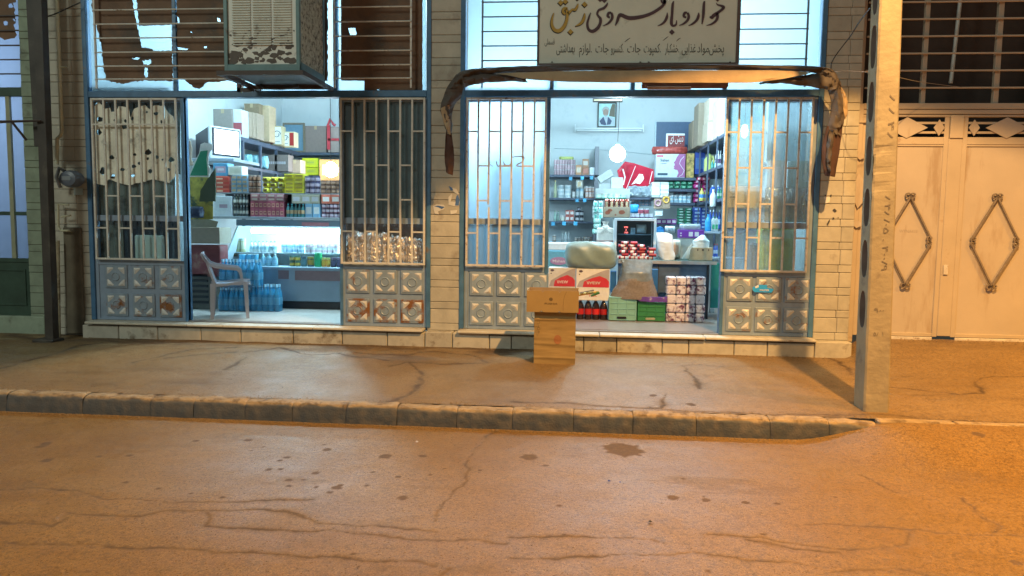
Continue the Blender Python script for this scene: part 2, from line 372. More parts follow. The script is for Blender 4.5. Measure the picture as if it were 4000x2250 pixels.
def ground_sheet(name, x0, x1, y0, y1, st, zf, crs, sps, conv, m, wid, amp, extra=None, ymaxf=None):
    nx, ny = int((x1-x0)/st)+1, int((y1-y0)/st)+1
    X, Y = np.meshgrid(np.linspace(x0, x1, nx), np.linspace(y0, y1, ny), indexing='ij')
    wx = X+.05*fbm(X*6, Y*6, 5)+.010*vnoise(X*40, Y*40); wy = Y+.05*fbm(X*6+50, Y*6+9, 5)+.010*vnoise(X*40+7, Y*40)
    st_ = np.zeros(X.shape)
    wv = wid*(1+1.5*vnoise(X*4, Y*4))
    for c in crs:
        pl = [conv(p) for p in c]; bx0 = min(p[0] for p in pl)-.2; bx1 = max(p[0] for p in pl)+.2; by0 = min(p[1] for p in pl)-.2; by1 = max(p[1] for p in pl)+.2
        ii = np.where((X[:, 0] > bx0) & (X[:, 0] < bx1))[0]; jj = np.where((Y[0] > by0) & (Y[0] < by1))[0]
        if not len(ii) or not len(jj): continue
        s = np.s_[ii[0]:ii[-1]+1, jj[0]:jj[-1]+1]
        d = segdist(wx[s], wy[s], pl)
        st_[s] = np.maximum(st_[s], np.exp(-(d/wv[s])**2)*.95+.33*np.exp(-(d/(wv[s]*3.5))**2))
    sp_ = np.zeros(X.shape)
    for px, py, r in sps:
        cx, cy = conv((px, py)); ex = conv((px+r/1.288, py)); rr = math.hypot(ex[0]-cx, ex[1]-cy)
        ii = np.where(abs(X[:, 0]-cx) < rr*2)[0]; jj = np.where(abs(Y[0]-cy) < rr*2)[0]
        if not len(ii) or not len(jj): continue
        s = np.s_[ii[0]:ii[-1]+1, jj[0]:jj[-1]+1]
        d = np.hypot(X[s]-cx, (Y[s]-cy)*1.0)/(rr*(1+.5*vnoise(X[s]*25, Y[s]*25)))
        sp_[s] = np.maximum(sp_[s], np.clip((1.05-d)/.18, 0, 1))
    if name == 'pavement':
        nb = fbm(X*2.2, Y*5, 5); band = np.exp(-((Y+.25)/.30)**2)*sm(.4, -.6, X)+.35*np.exp(-((Y+.15)/.12)**2)+.8*np.exp(-((X+2.0)/.9)**2-((Y+.75)/.25)**2)
        sp_ = np.maximum(sp_, np.clip((nb+.25)*2.2, 0, 1)*np.clip(band, 0, 1)*.9)
    else:
        nb = fbm(X*1.1, Y*3.2, 5); sp_ = np.maximum(sp_, np.clip((nb-.33)*2.0, 0, .30))
    Z = zf(X, Y)+amp*fbm(X*1.3, Y*1.3, 4)+amp*.35*fbm(X*9, Y*9, 3)-.0025*np.clip(st_, 0, 1)
    if extra is not None: Z = Z+extra(X, Y)
    V = np.stack([X, Y, Z], -1).reshape(-1, 3)
    a = np.arange(nx*ny).reshape(nx, ny)
    F = np.stack([a[:-1, :-1], a[1:, :-1], a[1:, 1:], a[:-1, 1:]], -1).reshape(-1, 4)
    me = bpy.data.meshes.new(name); me.vertices.add(len(V)); me.vertices.foreach_set('co', V.ravel())
    me.loops.add(F.size); me.loops.foreach_set('vertex_index', F.ravel().astype(np.int32))
    me.polygons.add(len(F)); me.polygons.foreach_set('loop_start', np.arange(0, F.size, 4, dtype=np.int32)); me.polygons.foreach_set('loop_total', np.full(len(F), 4, np.int32))
    me.polygons.foreach_set('use_smooth', np.ones(len(F), bool)); me.update(calc_edges=True)
    for nm, arr in (('stain', st_), ('spot', sp_)):
        at = me.attributes.new(nm, 'FLOAT', 'POINT'); at.data.foreach_set('value', np.clip(arr, 0, 1).ravel().astype(np.float32))
    me.materials.append(m)
    return me
def ground_mat(name, lo, hi, dirt, crackc, spotc, rough, grain):
    m, nt, ns, lk, b = _nt(name)
    geo = N(nt, 'ShaderNodeNewGeometry'); pos = geo.outputs['Position']
    def noise(s, d=6., r=.6, mp=None):
        n = N(nt, 'ShaderNodeTexNoise', i_Scale=s, i_Detail=d, i_Roughness=r)
        if mp:
            q = N(nt, 'ShaderNodeMapping'); q.inputs['Scale'].default_value = mp; lk.new(pos, q.inputs['Vector']); lk.new(q.outputs[0], n.inputs['Vector'])
        else: lk.new(pos, n.inputs['Vector'])
        return n.outputs[0]
    c = ramp(nt, noise(.9, 8., .62), [(.32, lo), (.68, hi)])
    c = mixc(nt, ramp(nt, noise(2.2, 7., .7, (.35, 1.6, 1)), [(.5, (0,)*3), (.72, (.55,)*3)]), c, dirt)
    c = mixc(nt, ramp(nt, noise(38., 5., .75), [(.40, (.62,)*3), (.52, (0,)*3)]), c, tuple(x*.42 for x in lo))
    c = mixc(nt, ramp(nt, noise(52., 4., .8), [(.56, (0,)*3), (.66, (.55,)*3)]), c, tuple(min(1, x*1.7) for x in hi))
    wn = N(nt, 'ShaderNodeTexNoise', i_Scale=3.2, i_Detail=5.); lk.new(pos, wn.inputs['Vector'])
    wm = N(nt, 'ShaderNodeVectorMath', operation='SCALE'); wm.inputs['Scale'].default_value = .5; lk.new(wn.outputs['Color'], wm.inputs[0])
    wa = N(nt, 'ShaderNodeVectorMath', operation='ADD'); lk.new(pos, wa.inputs[0]); lk.new(wm.outputs[0], wa.inputs[1])
    vd = N(nt, 'ShaderNodeTexVoronoi', feature='DISTANCE_TO_EDGE', i_Scale=3.1); lk.new(wa.outputs[0], vd.inputs['Vector'])
    cm = N(nt, 'ShaderNodeMath', operation='MULTIPLY'); lk.new(ramp(nt, vd.outputs['Distance'], [(.0, (.55,)*3), (.022, (0,)*3)]), cm.inputs[0]); lk.new(ramp(nt, noise(.9, 3., .6), [(.52, (0,)*3), (.62, (1,)*3)]), cm.inputs[1])
    c = mixc(nt, cm.outputs[0], c, crackc)
    fine = noise(120., 3., .75)
    c = mixc(nt, ramp(nt, fine, [(.35, (grain,)*3), (.5, (0,)*3)]), c, tuple(x*.35 for x in lo))
    c = mixc(nt, ramp(nt, fine, [(.62, (0,)*3), (.72, (grain*.8,)*3)]), c, tuple(min(1, x*1.9) for x in hi))
    for nm, cc, k in (('stain', crackc, 1.), ('spot', spotc, .95)):
        at = N(nt, 'ShaderNodeAttribute', attribute_name=nm)
        mu = N(nt, 'ShaderNodeMath', operation='MULTIPLY'); mu.inputs[1].default_value = k; lk.new(at.outputs['Fac'], mu.inputs[0])
        m2 = N(nt, 'ShaderNodeMath', operation='MULTIPLY'); lk.new(mu.outputs[0], m2.inputs[0]); lk.new(ramp(nt, noise(7. if nm == 'stain' else 30., 5., .7), [(.35, (.25 if nm == 'stain' else .7,)*3), (.58, (1,)*3)]), m2.inputs[1])
        c = mixc(nt, m2.outputs[0], c, cc)
    lk.new(c, b.inputs['Base Color'])
    vo = N(nt, 'ShaderNodeTexVoronoi', i_Scale=150.); lk.new(pos, vo.inputs['Vector'])
    sp = N(nt, 'ShaderNodeSeparateColor'); lk.new(vo.outputs['Color'], sp.inputs[0])
    rr = mixc(nt, ramp(nt, sp.outputs[0], [(.975, (0,)*3), (.98, (1,)*3)]), ramp(nt, noise(3., 4., .6), [(.35, (rough*1.15,)*3), (.66, (rough*.72,)*3)]), (.13,)*3)
    sa = N(nt, 'ShaderNodeAttribute', attribute_name='spot'); sb = N(nt, 'ShaderNodeAttribute', attribute_name='stain'); sx = N(nt, 'ShaderNodeMath', operation='MAXIMUM'); lk.new(sa.outputs['Fac'], sx.inputs[0]); lk.new(sb.outputs['Fac'], sx.inputs[1]); rr = mixc(nt, sx.outputs[0], rr, (.85,)*3)
    lk.new(rr, b.inputs['Roughness']); b.inputs['Specular IOR Level'].default_value = .55
    bp = N(nt, 'ShaderNodeBump'); bp.inputs['Strength'].default_value = .55; bp.inputs['Distance'].default_value = .006
    lk.new(noise(110., 4., .7), bp.inputs['Height']); lk.new(bp.outputs[0], b.inputs['Normal'])
    return m
M_road = ground_mat('dusty_asphalt', (.200, .108, .030), (.275, .157, .048), (.28, .175, .065), (.075, .042, .018), (.085, .048, .024), .46, .85)
M_pave = ground_mat('worn_concrete_paving', (.20, .122, .050), (.275, .175, .075), (.10, .058, .028), (.055, .032, .016), (.055, .030, .015), .5, .55)
me = ground_sheet('road', -7.2, 6.6, -5.9, -2.56, .0125, road_z, road_cr, road_sp, GR, M_road, .0075, .005)
road = bpy.data.objects.new('road', me); COL.objects.link(road); tag(road, kind='structure')
# the road goes on far to both sides and to the far kerb behind the camera
mb = MB()
mb.grid(lambda u, v: (-60+120*u, -5.9-8*v, float(road_z(0, -5.9-8*v))-.008), 24, 8)
mb.grid(lambda u, v: (-60+52.8*u, -5.92+3.36*v, KZ-.006), 12, 4)
mb.grid(lambda u, v: (6.6+53.4*u, -5.92+3.36*v, float(road_z(8, -5.92+3.36*v))-.006), 12, 8)
tag(mb.build('road', M_road, org=(0, 0, 0)), kind='structure')
mb = MB(); mb.box(-60, 60, -30, -13.9, -.6, -.02)
tag(mb.build('far_pavement', M_pave, org=(0, 0, 0)), kind='structure')
mb = MB(); mb.box(-200, 200, -200, 200, -1.2, -.62)
tag(mb.build('ground', mat('earth', (.2, .16, .12)), org=(0, 0, 0)), kind='structure')
def pave_extra(X, Y):
    e = .018*np.exp(-((Y+.45)/.3)**2)*(fbm(X*4, Y*6, 4)+.3)*sm(.3, -1, X)
    e = e+.02*np.exp(-((X+1.9)/.5)**2-((Y+1.5)/.35)**2)
    return e
def dirt_line(p): return GPv(*p)
me = ground_sheet('pavement', -7.6, 6.8, -2.5, .12, .0135, pave_z, pave_cr, [(2550, 1545, 20), (2700, 1580, 25)], dirt_line, M_pave, .015, .006, pave_extra)
pv = bpy.data.objects.new('pavement', me); COL.objects.link(pv); tag(pv, kind='structure')
mb = MB()
for a0, a1 in ((-60, -7.6), (6.8, 60)):
    mb.grid(lambda u, v: (a0+(a1-a0)*u, -2.5+2.62*v, float(pave_z(a0+(a1-a0)*u, -2.5+2.62*v))-.004), 8, 4)
tag(mb.build('pavement', M_pave, org=(0, 0, 0)), kind='structure')

# kerb of separate worn stones
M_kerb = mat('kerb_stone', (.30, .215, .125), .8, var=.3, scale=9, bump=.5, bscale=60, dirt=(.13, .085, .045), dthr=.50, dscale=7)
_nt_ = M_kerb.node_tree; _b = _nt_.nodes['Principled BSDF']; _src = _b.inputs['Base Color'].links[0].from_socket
_at = _nt_.nodes.new('ShaderNodeAttribute'); _at.attribute_name = 'front_shade'
_nt_.links.new(mixc(_nt_, _at.outputs['Fac'], _src, (.066, .072, .080)), _b.inputs['Base Color'])  # attribute blends the street side's painted shade over the stone colour
# shade on the street side of each stone, put into its colour as blue-grey
M_kerbf = mat('kerb_front_shade', (.05, .068, .085), .75, var=.4, scale=14, bump=.5, bscale=70, dirt=(.12, .10, .075), dthr=.63, dscale=11)
kerb = thing('kerb', 'worn concrete kerb along the pavement', None, (0, -2.6, -.16), kind='structure')
jx = [GR((x, 1610))[0] for x in (0, 330, 613, 792, 1001, 1188, 1398, 1592, 1817, 2020, 2240, 2450, 2668, 2916, 3110, 3273)]
jx = [jx[0]-.5*i for i in range(12, 0, -1)]+jx
end = jx[-1]
q = random.Random(5)
def kerb_stone(xa, xb, drop0=0., drop1=0., yb=-2.5, w=.125, curve=0.):
    mb = MB(); nx = max(4, int((xb-xa)/.016)); s1, s2 = q.random()*99, q.random()*99; dz = q.uniform(-.006, .006)
    prof = [(0, 1.), (.50, 1.0), (.80, .95), (.97, .82), (1.06, .45), (1.10, 0.)]
    def pt(u, v):
        i = v*(len(prof)-1); a = int(min(i, len(prof)-2)); t = i-a
        f = prof[a][0]*(1-t)+prof[a+1][0]*t; h = prof[a][1]*(1-t)+prof[a+1][1]*t
        x = xa+.0015+(xb-xa-.003)*u; e = min(u, 1-u)*(xb-xa)
        n = float(fbm(np.array(x*14+s1), np.array(v*3+s2), 3)); ch = max(0, .012-e)*.5
        top = dz-(drop0*(1-u)+drop1*u); z = KZ-.03+(top-KZ+.03)*h-ch*h
        return (x, yb-.002-w*f-n*.010*(f > .3)+ch*.5*(f > .5)-curve*0, z+n*.008*(h > .5))
    n0 = len(prof)-1
    g0 = len(mb.f); mb.grid(pt, nx, n0*5)
    # material 1 for the riser
    nv = n0*5
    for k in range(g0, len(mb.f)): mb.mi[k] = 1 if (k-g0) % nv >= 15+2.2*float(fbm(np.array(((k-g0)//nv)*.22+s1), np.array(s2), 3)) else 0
    mb.slot(0)
    return mb
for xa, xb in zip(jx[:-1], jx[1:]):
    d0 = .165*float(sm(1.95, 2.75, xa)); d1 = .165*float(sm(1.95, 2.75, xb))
    kb = kerb_stone(xa, xb, d0*.2, d1*.2); ko = kb.build('kerb_stone', [M_kerb], kerb, smooth=True); at = ko.data.attributes.new('front_shade', 'FLOAT', 'POINT'); nvv = 26; nn = len(kb.v); jj = np.arange(nn) % nvv; ii = np.arange(nn)//nvv; at.data.foreach_set('value', (np.clip((jj-11.5+3.*fbm(ii*.16+xa*9, jj*.12, 4))/3.0, 0, 1)*(.95+.35*vnoise(ii*.3+xa*5, jj*.4))).clip(0, 1).astype(np.float32))
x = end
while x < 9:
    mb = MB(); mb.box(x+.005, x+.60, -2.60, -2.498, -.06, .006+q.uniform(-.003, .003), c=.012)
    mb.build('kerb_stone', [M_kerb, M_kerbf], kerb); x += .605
# grit along the foot of the kerb, on the kerb and along the wall
M_grit = mat('grit', (.22, .15, .08), .9, var=.4, scale=60)
mb = MB(); q = random.Random(77)
def pebble(x, y, z, r):
    vs = [(x+r*q.uniform(.6, 1.2)*dx, y+r*q.uniform(.6, 1.2)*dy, z+r*q.uniform(.4, .9)*dz) for dx, dy, dz in ((1,0,0),(-1,0,0),(0,1,0),(0,-1,0),(0,0,1),(0,0,-.3))]
    mb.add(vs, [(0,2,4),(2,1,4),(1,3,4),(3,0,4),(2,0,5),(1,2,5),(3,1,5),(0,3,5)])
for k in range(1500): x = q.uniform(-6.5, 2.4); y = -2.655-abs(q.gauss(0, .035)); pebble(x, y, float(road_z(x, y))+.002, q.uniform(.003, .010))
for k in range(700): x = q.uniform(-6.5, 3.0); y = -.175-abs(q.gauss(0, .06)); pebble(x, y, float(pave_z(x, y))+.003, q.uniform(.003, .011))
for k in range(700): x = q.uniform(-6.5, 6.5); y = -2.5+q.gauss(.01, .03); pebble(x, y, .004+float(pave_z(x, y)), q.uniform(.003, .009))
for k in range(500): x = q.uniform(-6, 6); y = q.uniform(-5.8, -2.7); pebble(x, y, float(road_z(x, y))+.002, q.uniform(.002, .006))
for k in range(260): x = q.uniform(3.2, 6.6); y = .06-abs(q.gauss(0, .05)); pebble(x, y, float(pave_z(x, y))+.003, q.uniform(.004, .012))
tag(mb.build('grit', M_grit, org=(0, 0, 0)), 'loose grit lying along the kerb and the foot of the walls', 'grit', kind='stuff')
for (px, py, r_, c_, lb) in ((2539, 2039, .012, (.02, .015, .01), 'small black pebble alone on the road below the ochre carton'), (2378, 1880, .010, (.03, .05, .22), 'tiny dark blue scrap on the road, left of two'), (2422, 1884, .009, (.05, .07, .25), 'tiny dark blue scrap on the road, right of two'), (1628, 1727, .011, (.45, .45, .55), 'tiny pale scrap on the road below the kerb')):
    x, y = G(px, py, KZ+.01); mb = MB(); pebble(x, y, KZ+.012, r_*1.3); tag(mb.build('litter_scrap', mat('litter_'+str(px), c_)), lb, 'scrap')
# ------------------------------------------------------------------ plinth and sills in front of the shops
M_stone = mat('plinth_limestone', (.46, .43, .36), .7, var=.18, scale=7, bump=.25, bscale=30, dirt=(.17, .13, .09), dthr=.56, dscale=3.5, rnd_obj=.12)
M_sill = mat('sill_limestone', (.52, .48, .40), .55, var=.15, scale=9, bump=.15, bscale=30, dirt=(.22, .14, .07), dthr=.60, dscale=4, rnd_obj=.06)
step = thing('shop_step', 'low limestone step running below both shopfronts', 'step', (-1.5, 0, .1))
XS = [-6.02, -5.55, -5.05, -4.5, -4.0, -3.35, -2.75, -2.2, -1.75, -1.42, -.98, -.72, -.30, .12, .5, 1.02, 1.32, 1.83, 2.2, 2.72, 3.13]
for i, (a, b_) in enumerate(zip(XS[:-1], XS[1:])):
    top = .255+(.018 if -1.8 < a < -1.35 or a > 2.6 else 0)
    mb = MB(); mb.box(a+.004, b_-.004, -.165+q.uniform(-.004, .004), .1, .0, top+q.uniform(-.003, .003), c=.008)
    mb.build('riser_stone', M_stone, step)
for x0, x1, js in ((-5.96, -1.77, (-5.96, -4.66, -3.1, -1.77)), (-1.36, 2.73, (-1.36, .3, 1.5, 2.73))):
    for a, b_ in zip(js[:-1], js[1:]):
        mb = MB(); mb.box(a+.003, b_-.003, -.21+q.uniform(-.004, .004), .06, .272, .302, c=.007)
        mb.build('sill_slab', M_sill, step)
# ------------------------------------------------------------------ brick clad pillars
M_brick = mat('buff_facing_brick', (.42, .395, .33), .75, var=.14, scale=5, bump=.3, bscale=26, dirt=(.27, .235, .19), dthr=.57, dscale=2.6, rnd_obj=.10)
M_core = mat('mortar', (.20, .17, .14), .9)
def pillar(name, label, x0, x1, zb, zt, split=None, seed=1, Y=-.015, dep=.34, off=0., m=M_brick):
    q = random.Random(seed)
    t = thing(name, label, 'pillar', ((x0+x1)/2, Y, zb))
    MB().box(x0+.008, x1-.008, Y+.008, Y+dep, zb, zt).build('pillar_core', M_core, t)
    z = zb; k = 0
    hs = (.0865, .1725)
    z -= off
    while z < zt:
        h = hs[k % 2]; k += 1
        a, b_ = max(z, zb), min(z+h, zt)
        if b_-a > .02:
            cuts = [x0, x1]
            if split and k % 2: cuts = [x0, x0+(x1-x0)*split, x1]
            elif split: cuts = [x0, x0+(x1-x0)*(1-split*.55), x1]
            for c0, c1 in zip(cuts[:-1], cuts[1:]):
                j = q.uniform(-.003, .003)
                MB().box(c0+.0015, c1-.0015, Y-.004+j, Y+.09, a+.002, b_-.002, c=.006).build('brick', m, t)
        z += h
    return t
pillar('brick_pillar', 'buff brick pillar between the two shopfronts, its torn poster scraps at mid height', -1.752, -1.322, .275, 4.75, seed=2)
pillar('brick_pillar', 'buff brick pillar between the right shopfront and the white gate', 2.735, 3.135, .275, 4.75, .62, seed=3)
pillar('brick_pillar', 'dim brick pillar left of the left shopfront, behind the cream drainpipe', -6.58, -5.985, .10, 4.75, .46, seed=4)
M_green_br = mat('greenish_painted_brick', (.22, .27, .20), .7, var=.2, scale=5, bump=.3, bscale=26, dirt=(.10, .10, .07), dthr=.55, dscale=3)
pillar('brick_pillar', 'narrow greenish brick pier beside the green door, behind the steel post', -6.80, -6.59, .10, 4.75, None, seed=5, m=M_green_br)
# walls over and behind
M_plaster = mat('wall_plaster', (.40, .37, .31), .9, var=.1)
mb = MB(); mb.box(-6.58, -5.985, .10, .32, -.1, 4.75); mb.box(-14, 12, -.02, .3, 4.76, 6.2)
tag(mb.build('facade_wall', M_plaster, org=(0, 0, 0)), 'plain wall above the shopfronts', 'wall')
# scraps of paper left on the pillars
def c6(x, y): return 1250+x/2.9, 360+y/2.9
def c9(x, y): return 2780+x/2.415, 360+y/2.415
M_pap = mat('old_paper', (.62, .60, .55), .8, var=.15); M_blue = mat('faded_blue_print', (.06, .14, .34), .7, var=.3); M_dkp = mat('dark_paper', (.05, .05, .06), .8)
def scrap(name, label, polys, conv, Y):
    mb = MB()
    for sl, pl in polys:
        mb.slot(sl); mb.prism([P(*conv(*p), Y) for p in pl], Y-.0015*(1+sl), Y)
    tag(mb.build(name, [M_pap, M_blue, M_dkp]), label, 'sticker')
scrap('torn_poster', 'torn blue and white poster scraps on the middle brick pillar', [
 (0, [(1455,1058),(1490,1110),(1560,1160),(1575,1150),(1545,1095),(1500,1085)]), (1, [(1460,1062),(1500,1085),(1510,1115),(1480,1110)]),
 (0, [(1455,1190),(1490,1150),(1500,1165),(1480,1240),(1555,1245),(1575,1170),(1585,1240),(1570,1290),(1510,1290),(1455,1275)]), (1, [(1545,1180),(1565,1160),(1582,1220),(1572,1285),(1530,1285)]),
 (0, [(1280,1290),(1320,1270),(1400,1275),(1420,1300),(1400,1330),(1340,1350),(1345,1385),(1300,1375),(1290,1340)]), (1, [(1290,1290),(1340,1285),(1415,1300),(1380,1325),(1340,1305)]),
 (0, [(1475,1340),(1555,1335),(1545,1370),(1480,1385)])], c6, -.024)
scrap('torn_poster', 'dark specks of a torn notice on the right brick pillar', [
 (2, [(1140,1110),(1160,1098),(1180,1120),(1160,1130)]), (2, [(1110,1200),(1115,1215),(1095,1255),(1085,1245)]), (2, [(1138,1185),(1152,1180),(1158,1195),(1144,1200)]),
 (2, [(1188,1180),(1196,1178),(1193,1196)]), (2, [(1062,972),(1075,968),(1078,985)]), (2, [(1118,968),(1132,965),(1128,990),(1115,985)]), (0, [(1060,985),(1120,990),(1110,1040),(1070,1050)])], c9, -.024)
# ------------------------------------------------------------------ shopfront joinery
M_frame = mat('blue_painted_steel', (.06, .155, .29), .45, var=.25, scale=6, dirt=(.16, .13, .11), dthr=.60, dscale=6)
M_frame2 = mat('grey_blue_painted_steel', (.23, .30, .40), .5, var=.15, scale=6, dirt=(.16, .10, .06), dthr=.63, dscale=7)
M_bar = mat('cream_painted_bar', (.60, .58, .53), .55, var=.15, scale=12, dirt=(.20, .11, .06), dthr=.60, dscale=16)
M_rustbar = mat('rusty_cream_bar', (.56, .52, .48), .6, var=.2, scale=14, dirt=(.20, .11, .06), dthr=.57, dscale=20)
def rustmat(name, thr, amt=(.24, .10, .035)):
    return mat(name, (.27, .34, .42), .42, metal=.15, var=.14, scale=10, dirt=amt, dthr=thr, dscale=7, rnd_obj=.1)
M_pan = [rustmat('pressed_steel_clean', .64), rustmat('pressed_steel_worn', .55), rustmat('pressed_steel_rusty', .46)]
M_pet = mat('petal_cream', (.58, .57, .55), .4, var=.12, dirt=(.30, .17, .08), dthr=.62, dscale=9)
M_gl_clear = glass('clear_glass', (.85, .95, 1.), .07)
M_gl_frost = glass('frosted_glass', (.75, .9, 1.), .06, .25, haze=.7, hazecol=(.60, .70, .76))
M_gl_transom = glass('transom_glass', (.75, .9, 1.), .04, .25, haze=.93, hazecol=(.58, .64, .67))
M_gl_patt = glass('patterned_glass', (.6, .75, .85), .10, .3, haze=.45, hazecol=(.4, .55, .62), diff=.15, diffcol=(.30, .40, .48))
M_putty = mat('dark_board', (.15, .14, .125), .6, var=.25, scale=4, dirt=(.13, .12, .11), dthr=.6, dscale=3)

# pressed square: raised tile, ring boss, four raised petals
def pressed_mesh(w):
    mb = MB(); h = w/2
    mb.box(-h, h, -.014, 0, -h, h, c=.012)
    mb.box(-h*.86, h*.86, -.019, -.013, -h*.86, h*.86, c=.004)
    for sx in (-1, 1):
        for sz in (-1, 1):
            pts = [(.80, .80), (.26, .80), (.20, .72), (.50, .40), (.70, .24), (.80, .26)]
            mb.slot(1).add([(sx*h*x, -.0195, sz*h*z) for x, z in pts]+[(sx*h*.60, -.034, sz*h*.62)], [(i, (i+1) % 6, 6) for i in range(6)])
    n = 20; mb.slot(0)
    for r0, r1, y0, y1 in ((.0, .05, -.022, -.022), (.05, .062, -.022, -.030), (.062, .074, -.030, -.019)):
        vs = [(r*math.cos(2*math.pi*k/n)*w/.29*.8, y, r*math.sin(2*math.pi*k/n)*w/.29*.8) for r, y in ((r0, y0), (r1, y1)) for k in range(n)]
        mb.add(vs, [(k, (k+1) % n, n+(k+1) % n, n+k) for k in range(n)])
    return mb
PW = .285
pressed = [pressed_mesh(PW).mesh('pressed_square', [m_, M_pet]) for m_ in M_pan]
def frame_rect(mb, x0, x1, z0, z1, w, y0, y1, wb=None):
    wb = wb or w
    mb.box(x0, x0+w, y0, y1, z0, z1, c=.003); mb.box(x1-w, x1, y0, y1, z0, z1, c=.003)
    mb.box(x0+w, x1-w, y0+.001, y1, z1-w, z1, c=.003); mb.box(x0+w, x1-w, y0+.001, y1, z0, z0+wb, c=.003)
def leaf(label, x0, x1, gx0, gx1, pans, grids, glassm, zmid=1.42, rust=(0, 0, 0, 0, 0, 0), gz=(1.055, 3.01), bars=8, glabel='', odd=True, bm=M_bar, broken=None, pzs=(.845, .495)):
    """side panel of a shopfront: steel frame, panes, six pressed squares; plus its grille as a thing of its own"""
    t = thing('shop_window', label, 'window', ((x0+x1)/2, 0, .305))
    mb = MB(); w = .045
    mb.box(x0, x0+w, -.005, .05, .305, 3.02, c=.003); mb.box(x1-w, x1, -.005, .05, .305, 3.02, c=.003)
    mb.box(x0+w, x1-w, -.004, .05, .305, .325, c=.002); mb.box(x0+w, x1-w, -.004, .05, .99, 1.05, c=.003)
    mb.box(x0+w, x1-w, -.004, .05, zmid-.035, zmid+.035, c=.003); mb.box(x0+w, x1-w, -.004, .05, 2.97, 3.02, c=.003)
    mb.build('window_frame', M_frame2, t)
    kp = MB().box(x0+w, x1-w, .006, .014, .325, .99).build('kick_plate', M_frame2, t)
    for i, cx in enumerate(pans):
        for j, cz in enumerate(pzs):
            inst('pressed_square', pressed[rust[i+3*j]], (cx, .004, cz), kp)
    MB().box(x0+w, x1-w, .018, .022, zmid+.036, 2.97).build('window_pane', glassm[0], t)
    MB().box(x0+w, x1-w, .018, .022, 1.05, zmid-.036).build('window_pane', glassm[1], t)
    g = thing('window_grille', glabel, 'grille', ((gx0+gx1)/2, -.05, gz[0]), 'cream grilles over the side windows')
    mb = MB(); frame_rect(mb, gx0, gx1, gz[0], gz[1], .024, -.062, -.036); mb.build('grille_frame', bm, g)
    n = bars-1; H = gz[1]-gz[0]; q = random.Random(len(label)); xs = [gx0+.012+(gx1-gx0-.024)*i/n for i in range(n+1)]
    for i in range(1, n):
        b_ = xs[i]; ztop = gz[1]-.02
        if broken and i in broken:
            MB().tube([(b_+.004, -.05, gz[0]+.01), (b_+.002, -.05, broken[i])], .0145, 4).build('grille_bar', bm, g)
            MB().tube([(b_-.006, -.05, broken[i]+.03), (b_, -.05, ztop)], .0145, 4).build('grille_bar', bm, g)
        else: MB().tube([(b_+q.uniform(-.004, .004), -.05, gz[0]+.01), (b_+q.uniform(-.004, .004), -.05, (gz[0]+ztop)/2), (b_, -.05, ztop)], .0145, 4).build('grille_bar', bm, g)
    for r_, par in grids:
        for i in range(n):
            if i % 2 == par: MB().box(xs[i]+.008, xs[i+1]-.008, -.058, -.042, gz[1]-r_*H-.009, gz[1]-r_*H+.009).build('grille_rung', bm, g)
    return t
RG = [(.198, 0), (.40, 1), (.606, 1), (.80, 0)]
leaf('left window of the left shop, behind bars, its glass patched with flaking white paint', -5.93, -4.735, -5.885, -4.80, (-5.66, -5.31, -4.965), [(.16, 0), (.16, 1), (.6, 1), (.80, 0)], (M_gl_clear, M_gl_clear), P(500, 852)[1], (0, 1, 1, 1, 1, 2), (1.055, 3.01), glabel='cream grille in front of the flaking white painted window')
leaf('right window of the left shop, dark board behind the upper pane and crinkled plastic below', -2.815, -1.765, -2.795, -1.772, (-2.60, -2.265, -1.935), RG, (M_gl_clear, glass('thin_clear_glass', (1, 1, 1), .03)), P(1500, 863)[1], (1, 0, 0, 2, 2, 2), (1.055, 3.01), glabel='cream grille in front of the dark boarded window')
leaf('left window of the right shop with frosted bluish glass, glaring at its top', -1.31, -.315, -1.29, -.355, (-1.10, -.775, -.445), RG, (M_gl_frost, M_gl_patt), P(1980, 866)[1], (0, 0, 0, 0, 0, 0), (1.055, 3.01), glabel='rusty cream grille in front of the frosted glass window', bm=M_rustbar, broken={2: 1.75})
leaf('right window of the right shop, cartons and a silver bag pressed against its glass', 1.685, 2.68, 1.665, 2.625, (1.90, 2.225, 2.55), RG, (glass('hazy_clear_glass', (.9, .97, 1.), .09, .03, haze=.22, hazecol=(.75, .85, .9), diff=.10, diffcol=(.5, .58, .62)), glass('light_patterned_glass', (.85, .93, .98), .09, .2, haze=.2, hazecol=(.5, .62, .68), diff=.08, diffcol=(.4, .48, .52))), P(3000, 881)[1], (1, 1, 1, 1, 1, 1), (1.045, 3.01), glabel='cream grille in front of the window with cartons behind the glass', bm=M_rustbar)
